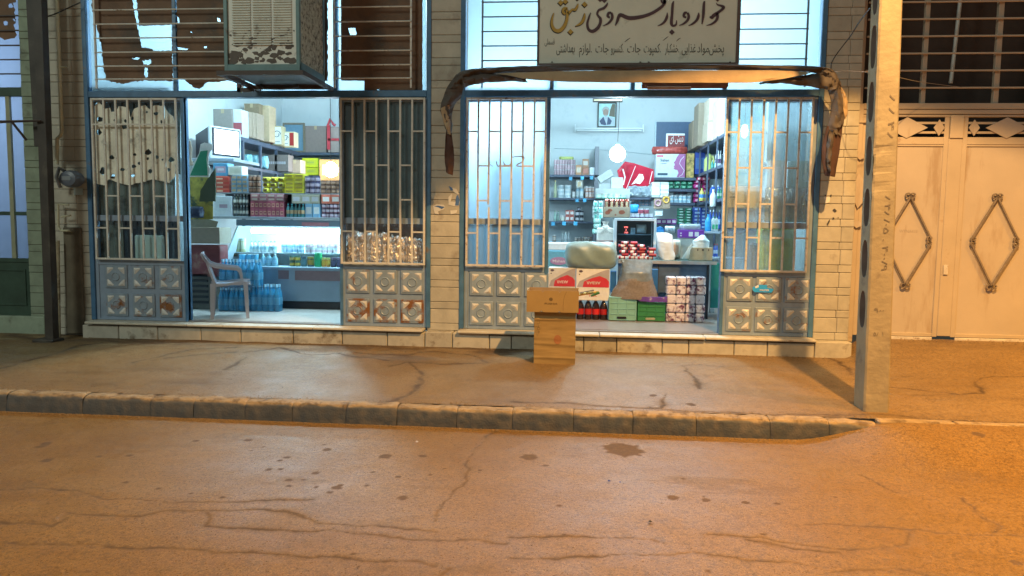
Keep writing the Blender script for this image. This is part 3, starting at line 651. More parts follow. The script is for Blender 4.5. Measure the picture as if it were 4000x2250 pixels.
# outer frames: posts, lintel, transom windows
def shop_frame(label, x0, x1, d0, d1):
    t = thing('shopfront_frame', label, 'door frame', ((x0+x1)/2, .02, .305))
    for a, b_ in ((x0-.055, x0), (x1, x1+.055)): MB().box(a, b_, -.03, .09, .305, 4.75, c=.004).build('post', M_frame, t)
    for a, b_ in ((d0-.04, d0), (d1, d1+.04)): MB().box(a, b_, -.012, .10, .305, 3.02, c=.004).build('door_jamb', M_frame, t)
    MB().box(x0, x1, -.03, .09, 3.022, 3.10, c=.006).build('lintel', M_frame, t)
    MB().box(d0, d1, -.01, .07, .303, .318, c=.003).build('threshold', mat('worn_threshold_steel', (.25, .24, .24), .4, .5), t)
shop_frame('blue steel frame around the left shopfront', -5.93, -1.765, -4.735, -2.82)
shop_frame('blue steel frame around the right shopfront', -1.31, 2.68, -.315, 1.68)
def transom(label, x0, x1, mull, barx, bz, bm, glb):
    t = thing('transom_window', label, 'window', ((x0+x1)/2, .02, 3.10))
    fr = [x0]+list(mull)+[x1]
    for a in mull: MB().box(a-.022, a+.022, -.015, .06, 3.101, 4.75, c=.003).build('mullion', M_frame, t)
    for a, b_ in zip(fr[:-1], fr[1:]): MB().box(a+.022, b_-.022, .02, .024, 3.102, 4.75).build('window_pane', M_gl_transom, t)
    for xa, xb in barx:
        g = thing('transom_grille', glb.get(xa, 'grille of thin level bars'), 'grille', ((xa+xb)/2, -.07, 3.16), 'grilles of level bars over the shopfronts')
        MB().box(xa, xa+.02, -.075, -.055, 3.12, 4.75).build('grille_upright', bm, g); MB().box(xb-.02, xb, -.075, -.055, 3.12, 4.75).build('grille_upright', bm, g)
        for z in bz: MB().tube([(xa, -.082, z), (xb, -.082, z)], .0085, 6).build('grille_bar', bm, g)
    return t
def c1(x, y): return x/2.07, y/2.07
def c5(x, y): return 800+x/2.07, y/2.07
zb = [P(*c1(1000, y), -.08)[1] for y in (80, 195, 308, 423, 535, 640)]; zb = [zb[0]+.172*3, zb[0]+.172*2, zb[0]+.172]+zb
transom('transom of the left shopfront, its glass covered with torn brown paper', -5.93, -1.765, (P(*c1(1420, 600))[0], -2.86), ((-5.80, -3.96), (-2.86, -1.93)), zb, M_bar, {-5.80: 'grille of cream level bars left of the cooler box', -2.86: 'grille of cream level bars right of the cooler box'})
def d1_(x, y): return 1650+x/1.515, y/1.515
zb2 = [P(*d1_(500, y), -.08)[1] for y in (12, 99, 186, 272, 358)]; zb2 = [zb2[0]+.175*2, zb2[0]+.175]+zb2
transom('bright white transom of the right shopfront behind the name board', -1.31, 2.68, (P(2155, 350)[0], .62, P(2830, 350)[0]), ((P(*d1_(350, 200), -.07)[0], -.30), (1.60, P(*d1_(2283, 200), -.07)[0])), zb2, mat('grey_blue_bar', (.16, .21, .25), .5), {1.60: 'grille of grey level bars right of the name board'})
for o in bpy.data.objects:
    if o.name.startswith('transom_grille') and o['label'] == 'grille of thin level bars': o['label'] = 'grille of grey level bars left of the name board'
# torn brown paper on the left transom
M_brown = mat('brown_wrapping_paper', (.15, .085, .05), .75, var=.3, scale=2.5, bump=1., bscale=5, dirt=(.09, .065, .05), dthr=.5, dscale=2)
def holes(conv, Ls, Y): return [[P(*conv(*p), Y) for p in L] for L in Ls]
Yp = .008
out = [(742,-420),(742,60),(790,250),(822,400),(840,560),(860,650),(900,665),(1000,680),(1080,660),(1190,650),(1395,655),(1395,-420)]
hl = [[(1085,-120),(1070,0),(1105,200),(1130,300),(1145,385),(1230,395),(1240,410),(1392,412),(1392,200),(1125,212),(1110,60),(1100,-120)],
      [(1065,470),(1100,462),(1130,470),(1120,482),(1080,480)],[(1150,490),(1220,482),(1222,510),(1200,526),(1165,520)],[(1172,545),(1192,548),(1195,620),(1180,630),(1165,600)]]
vs_ = MB(); sheet(vs_, holes(c1, [rag(out, 16, 7, 1)]+[rag(h, 14, 5, 2) for h in hl], Yp), Yp)
tag(vs_.build('brown_paper', M_brown), 'torn brown paper with a large square hole over the leftmost transom pane', 'paper', 'brown papers over the left transom')
out = [(1425,-420),(1425,640),(1490,640),(1520,670),(1560,705),(1610,720),(1645,700),(1670,668),(1760,665),(1800,655),(2650,655),(2650,-420)]
hl = [[(1433,135),(1444,140),(1454,190),(1438,190)],[(1755,145),(1775,148),(1785,175),(1760,175)],[(1432,380),(1480,388),(1520,395),(1515,405),(1440,402)],[(1650,375),(1672,375),(1672,390),(1652,390)],[(1540,255),(1552,255),(1552,265),(1542,265)]]
vs_ = MB(); sheet(vs_, holes(c1, [rag(out, 16, 6, 3)]+hl, Yp), Yp)
tag(vs_.build('brown_paper', M_brown), 'torn brown paper over the transom pane behind the cooler box', 'paper', 'brown papers over the left transom')
out = [(1100,-420),(1100,640),(1105,652),(1290,655),(1290,745),(1330,755),(1400,735),(1500,750),(1640,745),(1690,735),(1760,735),(1762,-420)]
hl = [[(1160,228),(1215,225),(1228,270),(1220,285),(1175,282)],[(1396,722),(1408,722),(1408,735),(1398,735)]]
vs_ = MB(); sheet(vs_, holes(c5, [rag(out, 40, 2, 4)]+hl, Yp), Yp)
tag(vs_.build('brown_paper', M_brown), 'brown paper over the transom pane right of the cooler box', 'paper', 'brown papers over the left transom')
# flaking white paint film, cardboard and panels behind the left window
Yf = .0125
M_flake = mat('flaking_white_film', (.76, .74, .64), .8, var=.2, scale=4, bump=1., bscale=7, dirt=(.38, .38, .34), dthr=.54, dscale=5)
out = [(765,860),(800,815),(850,880),(890,870),(900,905),(940,900),(960,860),(1040,870),(1060,960),(1085,880),(1130,860),(1175,850),(1215,885),(1240,855),(1330,850),(1360,910),(1400,940),(1420,1000),(1420,1420),(1370,1480),(1250,1450),(1150,1470),(1050,1500),(960,1480),(880,1450),(850,1500),(770,1480)]
q = random.Random(9); hl = []
for cx, cy, r in ((808,965,24),(930,972,12),(1015,978,14),(1010,1022,24),(1070,960,18),(1187,907,9),(1262,918,16),(1305,985,14),(905,1275,18),(990,1372,16),(830,1380,30),(915,1428,20),(1197,1232,24),(1195,1282,12),(1215,1385,16),(1272,1270,18),(1315,1290,9),(1365,1372,16),(1130,1320,14),(1080,1345,16),(1388,1290,22),(1075,1418,14),(800,1070,26),(1090,1250,12)):
    hl.append(blob(cx, cy, r, 9, int(cx), q.uniform(.7, 1.3), .3))
vs_ = MB(); sheet(vs_, holes(c1, [rag(out, 25, 5, 8)]+hl, Yf), Yf)
tag(vs_.build('paint_film', M_flake), 'flaking off-white film full of dark holes behind the leftmost grille', 'film')
def c2(x, y): return x/1.932, 650+y/1.932
def board(name, label, cat, pts, conv, Y, th, m, group=None):
    mb = MB(); mb.prism([P(*conv(*p), Y) for p in pts], Y, Y+th); return tag(mb.build(name, m), label, cat, group)
M_card = mat('cardboard', (.34, .25, .16), .85, var=.12, scale=8, dirt=(.24, .17, .11), dthr=.58, dscale=6)
M_cardd = mat('dull_cardboard', (.26, .225, .18), .85, var=.2, scale=5, dirt=(.10, .085, .07), dthr=.5, dscale=4)
board('cardboard_sheet', 'dull brown cardboard sheet behind the left window, below the white film', 'cardboard', [(740,60),(1000,95),(1320,70),(1320,390),(740,390)], c2, .06, .006, M_cardd)
board('dark_board', 'dark sheet standing for the unlit inside behind the flaking window top', 'board', [(740,-620),(1360,-620),(1360,60),(740,60)], c2, .13, .006, M_putty)  # dark sheet put in for the unlit room seen through the film's holes
board('dark_board', 'black board behind the foot of the flaking window', 'board', [(740,400),(1350,400),(1350,720),(740,720)], c2, .10, .006, mat('black_board', (.03, .03, .045), .5))
board('cardboard_sheet', 'narrow brown cardboard sheet at the left foot of the flaking window', 'cardboard', [(745,400),(925,400),(935,705),(750,705)], c2, .085, .006, M_cardd)
mb = MB(); x0, z0 = P(*c2(1018, 702), .05); x1, z1 = P(*c2(1235, 520), .05); mb.box(x0, x1, .045, .08, z0, z1, c=.02)
tag(mb.build('plastic_canister', mat('cream_plastic', (.75, .73, .62), .6, var=.06)), 'cream plastic canister behind the foot of the flaking window', 'canister')
board('dark_board', 'charcoal board filling the right window of the left shop', 'board', [(255,60),(1215,60),(1215,1440),(255,1440)], c6, .035, .006, M_putty)
# crinkled plastic bags behind glass
def crinkle(name, label, x0, x1, z0, z1, Y, m, seed, amp=.03, topw=.02, n=(46, 30), cat='bag'):
    mb = MB()
    def f(u, v):
        x = x0+(x1-x0)*u; z = z0+(z1-z0)*v+topw*float(fbm(np.array(u*7.+seed), np.array(seed*1.), 3))*v
        a = abs(float(fbm(np.array(x*13+seed*3), np.array(z*8), 4)))+.5*abs(float(vnoise(np.array(x*37.), np.array(z*21.+seed))))
        e = min(u, 1-u, v, 1-v)*9; e = min(1, e)
        return (x, Y-amp*a*2.2*e, z)
    mb.grid(f, *n); mb.grid(lambda u, v: (x1-(x1-x0)*u, Y+.02, z0+(z1-z0)*v), 1, 1)
    return tag(mb.build(name, m), label, cat)
def plastic(name, col, rough=.18, a=.5):
    m, nt, ns, lk, b = _nt(name); b.inputs['Base Color'].default_value = c4(col); b.inputs['Roughness'].default_value = rough
    b.inputs['Alpha'].default_value = a; b.inputs['Specular IOR Level'].default_value = .9
    geo = N(nt, 'ShaderNodeNewGeometry'); n3 = N(nt, 'ShaderNodeTexNoise', i_Scale=28., i_Detail=4.); lk.new(geo.outputs['Position'], n3.inputs['Vector'])
    bp = N(nt, 'ShaderNodeBump'); bp.inputs['Strength'].default_value = .7; bp.inputs['Distance'].default_value = .02
    lk.new(n3.outputs[0], bp.inputs['Height']); lk.new(bp.outputs[0], b.inputs['Normal']); MATS[name] = m; return m
M_crin = plastic('clear_crinkled_plastic', (.74, .68, .63), .24, 1.); M_crin.node_tree.nodes['Principled BSDF'].inputs['Metallic'].default_value = .55
a0 = P(1354, 1030, 0); a1 = P(1664, 885, 0)
board('dark_board', 'added opaque backing behind the crinkled bags, hiding the lit tube', 'board', [(225,-30),(1030,-30),(1030,600),(225,600)], lambda x, y: (1250+x/2.415, 875+y/2.9), .16, .006, mat('brown_backing', (.20, .16, .13), .8))  # unseen backing added to hide the lit tube behind the bags
for i in range(4):
    xa = -2.765+.25*i
    crinkle('plastic_bag', ['crinkled clear bag at the left end of the row behind the lower right pane', 'crinkled clear bag second in the row behind the lower pane', 'crinkled clear bag third in the row behind the lower pane', 'crinkled clear bag at the right end of the row behind the pane'][i], xa, xa+.245, 1.06, 1.43-.02*i*(i > 1), .085, M_crin, 3.1*i+1, .034, .05, (30, 36))
M_silver = mat('silver_foil', (.62, .60, .58), .16, metal=.9, var=.1)
xa, za = P(*c9(500, 1225), .09); xb, zb_ = P(*c9(925, 905), .09)
crinkle('foil_bag', 'crinkled silver foil bag behind the right window of the right shop', xa, xb, za, zb_, .10, M_silver, 5.5, .03, .02)
M_pinkb = mat('pinkish_cardboard', (.72, .54, .45), .8, var=.08); M_greenb = mat('sage_board', (.32, .38, .30), .8, var=.1)
def carton_at(label, pts, Y, dep, m, tape=True, name='carton', group=None, base=None):
    (xa, za), (xb, zb_) = pts
    t = thing(name, label, 'carton', ((xa+xb)/2, Y, min(za, zb_)), group)
    MB().box(xa, xb, Y, Y+dep, za, zb_, c=.004).build('carton_body', m, t)
    if tape: MB().box((xa+xb)/2-.025, (xa+xb)/2+.025, Y-.0015, Y+dep+.001, max(za, zb_)-.07, max(za, zb_)+.0015).build('tape', mat('packing_tape', (.46, .36, .22), .3), t)
    return t
carton_at('pink-brown cardboard panel standing behind the silver foil bag', (P(*c9(540, 900), .2), P(*c9(715, 645), .2)), .2, .12, M_pinkb)
carton_at('sage green board standing behind the right end of the silver bag', (P(*c9(735, 915), .2), P(*c9(945, 650), .2)), .2, .12, M_greenb, False)
t = carton_at('cardboard carton with a drawn circle pressed to the right window', (P(*c9(130, 1088), .07), P(*c9(460, 888), .07)), .07, .16, mat('pale_carton', (.80, .66, .54), .8, var=.08), False)
mb = MB(); cx, cz = P(*c9(205, 935), .07); n = 28
for k in range(n):
    a_, b_ = 2*math.pi*k/n, 2*math.pi*(k+1)/n; rr = lambda a, r: (cx+r*math.cos(a), .0675, cz+r*.7*math.sin(a))
    mb.add([rr(a_, .048), rr(b_, .048), rr(b_, .043), rr(a_, .043)], [(0, 1, 2, 3)])
x_, z_ = P(*c9(195, 990), .07); mb.box(x_-.03, x_+.03, .067, .069, z_-.008, z_+.008)
mb.build('printed_mark', mat('black_ink', (.03, .03, .03), .7), t)
# added glow and teal panel for reflections, and shapes behind the right window
carton_at('teal panel standing for the reflection in the right window', (P(*c9(150, 880), .6), P(*c9(520, 90), .6)), .6, .03, mat('teal_reflection', (.24, .55, .62), .5, var=.25, scale=2.5), False, 'board')
carton_at('grey blue panel behind the right window', (P(*c9(520, 650), .5), P(*c9(980, 80), .5)), .5, .03, mat('slate_panel', (.36, .50, .60), .5, var=.2, scale=3), False, 'board')
mb = MB(); x_, z_ = P(*c9(310, 385), .35); mb.lathe([(.005, .10), (.03, .09), (.045, .03), (.04, -.03), (.015, -.06)], x_, .35, z_, 14)
lb = tag(mb.build('green_reflection', emit('green_white_glow', (.35, 1., .75), 9), smooth=True), 'added green-white glow standing for a reflection in the right window', 'bulb')
MB().tube([(x_, .35, z_+.10), (x_, .35, z_+.62)], .004, 6).build('hanging_cord', mat('black_cable', (.02, .02, .02), .5), lb)
mb = MB(); x0, z0 = P(*c9(470, 1440), .12); x1, z1 = P(*c9(790, 1290), .12)
mb.box(x0, x1, .12, .4, 1.0, z1, c=.02); tag(mb.build('sack', mat('olive_sack', (.60, .66, .12), .8, var=.35, scale=9)), 'olive green sack behind the patterned pane of the right window', 'sack')
x0, z0 = P(*c9(380, 1440), .25); x1, z1 = P(*c9(560, 1330), .25)
mb = MB(); mb.box(x0, x1, .25, .5, .9, z1-.12, c=.02); tag(mb.build('sack', mat('brown_sack', (.28, .15, .10), .8)), 'brown sack low behind the patterned pane of the right window', 'sack')
# ------------------------------------------------------------------ cooler box
M_teal = mat('teal_painted_sheet', (.10, .20, .21), .5, var=.2, dirt=(.10, .06, .04), dthr=.58, dscale=7)
M_cream = mat('cream_louvre_paint', (.68, .70, .65), .55, var=.08, scale=4, dirt=(.16, .13, .11), dthr=.60, dscale=7)
M_padd = mat('cooler_pad', (.44, .45, .34), .9, var=.35, scale=30, dirt=(.10, .10, .08), dthr=.50, dscale=22)
M_dsteel = mat('dark_brown_steel', (.055, .038, .033), .6, var=.25, dirt=(.12, .08, .05), dthr=.62)
Yc = -.95; cx0, cz0 = P(*c5(158, 575), Yc); cx1, _z = P(*c5(770, 575), Yc); cyb = -.16; cz1 = 4.75
t = thing('evaporative_cooler', 'peeling cream and teal evaporative cooler box hung over the left shop door', 'cooler', ((cx0+cx1)/2, (Yc+cyb)/2, cz0))
mb = MB()
for x in (cx0, cx1-.04):
    for y in (Yc, cyb-.04): mb.box(x, x+.04, y, y+.04, cz0, cz1, c=.004)
mb.box(cx0, cx1, Yc+.001, Yc+.045, cz0, cz0+.07, c=.004); mb.box(cx0, cx1, cyb-.04, cyb, cz0, cz0+.07)
mb.box(cx1-.035, cx1+.001, Yc+.04, cyb-.04, cz0, cz0+.10, c=.004); mb.box(cx0, cx0+.035, Yc+.04, cyb-.04, cz0, cz0+.10)
mb.build('cooler_frame', M_teal, t)
MB().box(cx0+.04, cx1-.04, Yc+.022, Yc+.03, cz0+.07, cz1).build('front_panel', M_cream, t)
mb = MB(); z = cz0+.27; w3 = (cx1-cx0-.16)/3
while z < cz1:
    for k in range(3):
        xa = cx0+.08+k*w3+.012; mb.add([(xa, Yc+.022, z+.016), (xa+w3-.024, Yc+.022, z+.016), (xa+w3-.024, Yc+.004, z), (xa, Yc+.004, z), (xa+w3-.024, Yc+.022, z-.002), (xa, Yc+.022, z-.002)], [(0, 3, 2, 1), (3, 5, 4, 2)])
    z += .026
tag(mb.build('louvre', M_cream, t), kind='stuff')
# flaked away paint at the foot of the panel
mb = MB(); q = random.Random(4)
M_flk = mat('bare_brown_undercoat', (.115, .10, .09), .8, var=.2)
for k in range(90):
    u = q.random(); v = q.random()**1.5
    x = cx0+.06+u*(cx1-cx0-.12); z = cz0+.10+v*.36
    L = blob(x, z, q.uniform(.004, .026)*(1.25-v), 9, k, q.uniform(1.0, 3.0), .45)
    L = [(min(max(a, cx0+.042), cx1-.042), max(b_, cz0+.075)) for a, b_ in L]
    mb.prism(L, Yc+.0208-.00005*k, Yc+.024)
tag(mb.build('flaked_patch', M_flk, t), kind='stuff')
mb = MB()
def fs(u, v):
    y = Yc+.04+(cyb-.08-Yc)*u; z = cz0+.10+(cz1-cz0-.1)*v
    return (cx1-.012+.010*float(fbm(np.array(y*30), np.array(z*22+y*18), 3)), y, z)
mb.grid(fs, 26, 46); mb.build('side_pad', M_padd, t)
MB().box(cx0+.03, cx0+.035, Yc+.04, cyb-.04, cz0+.1, cz1).build('side_pad', M_padd, t)
MB().box(cx0+.02, cx1-.02, Yc+.02, cyb-.02, cz0-.002, cz0+.012).build('water_tray', mat('tray_underside', (.06, .065, .08), .5, var=.3, dirt=(.25, .11, .05), dthr=.63, dscale=4), t)
br = thing('cooler_bracket', 'dark steel bracket under the cooler box', 'bracket', ((cx0+cx1)/2, -.5, cz0-.04))
for x in (cx0-.06, cx1+.01):
    MB().box(x, x+.045, Yc-.05, .03, cz0-.05, cz0-.004).build('bracket_arm', M_dsteel, br)
MB().box(cx0-.06, cx1+.055, Yc-.06, Yc-.02, cz0-.052, cz0-.006).build('bracket_rail', M_dsteel, br)
MB().box(cx0-.06, cx1+.055, -.20, -.15, cz0-.052, cz0-.006).build('bracket_rail', M_dsteel, br)
if 0: MB().tube([(cx0-.03, -.02, cz0-.55+.35), (cx0-.03, Yc+.1, cz0-.05)], .016, 6).build('brace', M_dsteel, br)
if 0: MB().tube([(cx1+.03, -.04, cz0-.2), (cx1+.03, Yc+.1, cz0-.05)], .016, 6).build('brace', M_dsteel, br)
MB().box(cx0-.17, cx0-.13, -.30, -.26, cz0-.1, 4.75).build('hanger', mat('dark_red_steel', (.09, .035, .03), .6), br)
MB().box(cx0-.17, cx0+.02, -.30, -.26, cz0-.1, cz0-.055).build('hanger', M_dsteel, br)
MB().tube([(cx0+.12, -.30, cz0-.03), (cx0+.2, -.4, cz0-.075), (cx0+.42, -.4, cz0-.08), (cx0+.6, -.4, cz0-.055)], .02, 6).build('water_hose', mat('black_rubber', (.03, .03, .035), .6), br)
# ------------------------------------------------------------------ name board
Ys = -.24
def s5(x, y): return P(2100+x/3.22, y/3.22, Ys)
sx0, sz0 = s5(12, 800); sx1, _z = s5(2490, 790)
t = thing('name_board', 'pale green painted name board with large brown and yellow lettering over the right shop', 'sign', ((sx0+sx1)/2, Ys, sz0))
MB().box(sx0, sx1, Ys, Ys+.03, sz0, 4.62, c=.004).build('board', mat('pale_green_enamel', (.66, .69, .61), .45, var=.05, scale=3, dirt=(.32, .34, .28), dthr=.62, dscale=3), t)
mb = MB(); M_bfr = mat('brown_sign_frame', (.12, .09, .085), .6)
mb.box(sx0-.02, sx0, Ys-.008, Ys+.04, sz0-.02, 4.62); mb.box(sx1, sx1+.035, Ys-.008, Ys+.04, sz0-.02, 4.62); mb.box(sx0, sx1, Ys-.007, Ys+.04, sz0-.02, sz0)
mb.build('board_frame', M_bfr, t)
M_let = mat('maroon_brown_letter', (.085, .048, .058), .45, var=.2); M_ylet = mat('ochre_yellow_letter', (.46, .30, .06), .45, var=.1); M_sh = mat('letter_edge_black', (.03, .028, .025), .6); M_hl = mat('letter_outline_white', (.62, .63, .55), .5)
WD = [[(2250,35,6),(2262,60,18),(2335,85,34),(2325,115,34),(2280,150,34),(2215,195,44),(2190,225,34),(2165,210,20)],[(2255,165,30),(2262,215,36),(2240,265,32),(2185,305,24),(2122,322,6)],
 [(2100,15,16),(2090,60,32),(2082,200,34),(2066,305,14)],[(2025,160,10),(2022,205,34),(2000,255,32),(1950,300,26),(1895,325,6)],
 [(1880,158,16),(1850,165,34),(1838,205,30),(1870,222,24)],[(1885,160,26),(1900,205,34),(1885,255,32),(1835,300,24),(1778,322,6)],
 [(1712,15,12),(1698,60,32),(1690,180,34),(1682,290,40),(1700,325,30),(1740,310,26),(1748,255,8)],[(1630,160,8),(1625,215,34),(1600,270,32),(1560,305,24),(1508,328,6)],
 [(1555,-20,22),(1560,25,22),(1595,35,30),(1590,-30,30)],[(1598,0,30),(1592,50,32),(1530,110,38),(1420,175,40),(1290,215,46),(1150,228,52),(1050,190,46),(1022,205,40),(1000,270,32),(975,325,8)],
 [(925,155,16),(895,165,34),(880,205,30),(910,222,24)],[(925,160,28),(940,205,34),(925,255,32),(880,300,24),(820,328,6)],
 [(880,35,8),(868,65,26),(830,105,34),(770,130,30),(750,175,26),(765,205,30),(790,240,36),(785,300,36),(750,360,42),(690,395,44),(640,370,36),(625,300,30),(645,220,22),(668,160,8)]]
YW = [[(592,165,8),(588,215,30),(565,270,34),(525,305,26),(475,328,6)],[(510,45,8),(500,80,26),(470,125,28),(440,118,22),(405,150,30),(380,170,30)],
 [(375,110,28),(335,105,34),(320,150,30),(350,180,26)],[(360,110,28),(375,170,34),(368,250,34),(335,330,40),(275,385,46),(215,375,40),(180,310,32),(185,230,22),(206,162,8)]]
def dia(m_, cx, cy, r, Y): m_.add([(s5(a, b_)[0], Y, s5(a, b_)[1]) for a, b_ in ((cx, cy-r), (cx+r, cy), (cx, cy+r), (cx-r, cy))], [(0, 1, 2, 3)])
# the words as separate letters: strokes (index in WD / YW) and dots that belong together
for idx, dots in (((0, 1), ((2262, -12),)), ((2,), ()), ((3,), ()), ((4, 5), ()), ((6,), ((1688, 405),)), ((7,), ()), ((8, 9), ((1570, -85),)), ((10, 11), ()), ((12,), ((785, -8), (838, 5), (812, -50)))):
    mh = MB(); mb = MB(); mb.slot(1); mh.slot(0)
    for i in idx: L = WD[i]; stroke(mh, [(a, b_, w+16) for a, b_, w in L], Ys-.002, .002, s5)
    for cx, cy in dots: dia(mh, cx, cy, 44, Ys-.002)
    mh.slot(1)
    for i in idx: stroke(mh, WD[i], Ys-.004, .002, s5)
    for cx, cy in dots: dia(mh, cx, cy, 36, Ys-.004)
    mh.build('letter', [M_hl, M_let], t)
for idx, dots in (((0,), ((592, 55),)), ((1, 2, 3), ((290, 35), (350, 20), (415, 400), (500, -30)))):
    mh = MB(); mh.slot(0)
    for i in idx: stroke(mh, [(a-2, b_+4, w+24) for a, b_, w in YW[i]], Ys-.0015, .002, s5)
    mh.slot(1)
    for i in idx: stroke(mh, [(a-5, b_+9, w+8) for a, b_, w in YW[i]], Ys-.0028, .002, s5)
    for cx, cy in dots: dia(mh, cx-4, cy+9, 42, Ys-.0028)
    mh.slot(2)
    for i in idx: stroke(mh, YW[i], Ys-.004, .002, s5)
    for cx, cy in dots: dia(mh, cx, cy, 34, Ys-.004)
    mh.build('letter', [M_hl, M_sh, M_ylet], t)
mb = MB()
words = [('\u067e\u062e\u0634', 2250, 200), ('\u0645\u0648\u0627\u062f', 2080, 160), ('\u063a\u0630\u0627\u06cc\u06cc', 1900, 190), ('.\u062e\u0634\u06a9\u0628\u0627\u0631', 1690, 190), ('.\u06a9\u0645\u067e\u0648\u062a', 1440, 230), ('\u062c\u0627\u062a', 1210, 180), ('.\u06a9\u0646\u0633\u0631\u0648', 1000, 170), ('\u062c\u0627\u062a', 810, 180), ('.\u0644\u0648\u0627\u0632\u0645', 600, 170), ('\u0628\u0647\u062f\u0627\u0634\u062a\u06cc', 350, 250)]
for w_, cx, wd in words:
    x_, z_ = s5(cx, 660); xl, _ = s5(cx-wd/2, 660); xr, _ = s5(cx+wd/2, 660)
    text(mb, shape_ar(w_), x_, z_, Ys-.001, .135, (xr-xl)*.92)
x_, z_ = s5(150, 560); text(mb, shape_ar('\u0642\u0633\u0645\u0644\u06cc'), x_, z_, Ys-.001, .09, .11)
for L in ([(1165,478,4),(1130,500,10),(1095,528,5)], [(1645,458,4),(1610,485,10),(1575,512,4)], [(1800,478,4),(1770,495,9),(1745,520,4)]): stroke(mb, L, Ys-.002, .002, s5)
mb.build('small_lettering', mat('faded_green_black_letter', (.085, .095, .08), .6, dirt=(.34, .37, .31), dthr=.60, dscale=14), t)
mb = MB()
for x in (182, 1290, 1397, 2420): cx, cz = s5(x, 785); mb.lathe([(.012, 0), (.010, .006)], cx, Ys-.004, cz, 8)
mb.build('bolt', M_dsteel, t)
# ------------------------------------------------------------------ rolled awning
M_cloth = mat('grey_brown_canvas', (.085, .068, .058), .8, var=.2, scale=5, bump=.2, bscale=30, dirt=(.07, .052, .045), dthr=.56, dscale=5)  # roll and valance colours partly hold the shade and lamplight on the canvas
M_valance = mat('tan_canvas', (.40, .29, .175), .85, var=.12, scale=6, bump=.3, bscale=40, dirt=(.30, .19, .10), dthr=.62, dscale=8)
aw = thing('rolled_awning', 'rolled up canvas awning with tan valance sagging over the right shop, torn ends hanging', 'awning', (.65, -.35, 2.0))
def spl(pts, u):
    n = len(pts)-1; i = min(int(u*n), n-1); t_ = u*n-i
    p0, p1, p2, p3 = (np.array(pts[max(0, i-1)], float), np.array(pts[i], float), np.array(pts[i+1], float), np.array(pts[min(n, i+2)], float))
    return .5*((2*p1)+(-p0+p2)*t_+(2*p0-5*p1+4*p2-p3)*t_*t_+(-p0+3*p1-3*p2+p3)*t_**3)
def cloth(name, la, lb, conv, Y, m, nu=60, nv=8, bulge=.05, wr=.02, seed=0, dY=None, par=None, fr=9., lean=0.):
    """sheet between two traced edges, bulging to the street and wrinkled; closed by a back layer"""
    mb = MB()
    def f(u, v, s=1, off=0.):
        A = spl(la, u); B = spl(lb, u); p = A*(1-v)+B*v; yy = Y+(dY(u) if dY else 0)
        x, z = P(*conv(*p), yy)
        w_ = wr*float(fbm(np.array(u*fr+seed), np.array(v*4.+seed), 4))
        return (x, yy-lean*v-s*bulge*math.sin(math.pi*min(1, max(0, v)))+w_+off, z+.4*w_)
    mb.grid(lambda u, v: f(u, v), nu, nv); mb.grid(lambda u, v: f(1-u, v, .2, .012), nu, nv)
    return mb.build(name, m, par, smooth=True)
ya = -.36
cloth('canvas_roll', [(150,520),(205,440),(290,408),(450,398),(700,386),(1200,382),(1800,382),(2200,388),(2380,398),(2440,425),(2475,520)],
      [(235,540),(260,490),(320,450),(480,434),(700,424),(1200,418),(1800,415),(2150,418),(2330,432),(2395,470),(2400,540)], d1_, ya, M_cloth, 160, 12, .07, .045, 1, par=aw, fr=26)
cloth('valance', [(430,436),(600,428),(900,420),(1300,417),(1700,415),(2100,417),(2300,428)], [(520,452),(620,472),(850,487),(1200,493),(1600,494),(1980,490),(2260,446)], d1_, ya-.06, M_valance, 110, 8, .008, .012, 4, par=aw, fr=22, lean=.05)
cloth('canvas_roll', [(240,455),(300,440),(420,436),(520,446),(600,464)], [(250,520),(300,500),(400,488),(520,482),(625,486)], d1_, ya-.015, M_cloth, 30, 6, .05, .05, 7, par=aw)
cloth('canvas_roll', [(1990,492),(2080,470),(2200,452),(2310,438),(2420,440)], [(2000,500),(2090,492),(2200,500),(2330,518),(2400,530)], d1_, ya-.02, M_cloth, 30, 6, .05, .05, 9, par=aw)
cloth('hanging_flap', [(200,440),(150,510),(120,580),(108,640),(118,690),(140,770),(150,800)], [(270,470),(240,530),(225,580),(190,620),(175,680),(172,780),(162,800)], d1_, ya-.01, M_cloth, 40, 6, .05, .07, 12, par=aw)
cloth('hanging_flap', [(108,640),(125,720),(150,790)], [(160,620),(163,700),(166,800)], d1_, ya-.06, M_valance, 16, 4, .012, .02, 14, par=aw)
cloth('hanging_flap', [(140,770),(135,850),(132,950),(140,1020)], [(172,780),(182,860),(186,960),(178,1040)], d1_, ya, mat('dark_rotten_canvas', (.07, .035, .028), .9, var=.3), 26, 5, .02, .03, 17, par=aw, fr=6)
cloth('hanging_flap', [(2380,410),(2400,520),(2420,600),(2415,680),(2400,760),(2410,800)], [(2470,480),(2485,560),(2490,640),(2495,700),(2480,760),(2470,800)], d1_, ya-.01, M_cloth, 40, 8, .06, .05, 21, par=aw, fr=7)
cloth('hanging_flap', [(2462,500),(2480,560),(2478,640),(2470,700)], [(2480,520),(2510,570),(2518,650),(2505,705)], d1_, ya+.05, M_valance, 20, 5, .02, .02, 23, par=aw)
cloth('hanging_flap', [(2392,750),(2375,840),(2365,920),(2372,1000),(2385,1040)], [(2492,700),(2480,800),(2465,900),(2450,990),(2440,1045)], d1_, ya, mat('dark_rotten_canvas', (.07, .035, .028), .9, var=.3), 30, 8, .05, .02, 27, par=aw, fr=4)
cloth('hanging_flap', [(2402,770),(2395,860),(2390,950),(2400,1010)], [(2440,770),(2432,860),(2420,950),(2412,1030)], d1_, ya-.05, M_cloth, 26, 6, .04, .05, 31, par=aw)
x0, z0 = P(*d1_(1310, 515), -.12); x1, z1 = P(*d1_(1810, 500), -.12)
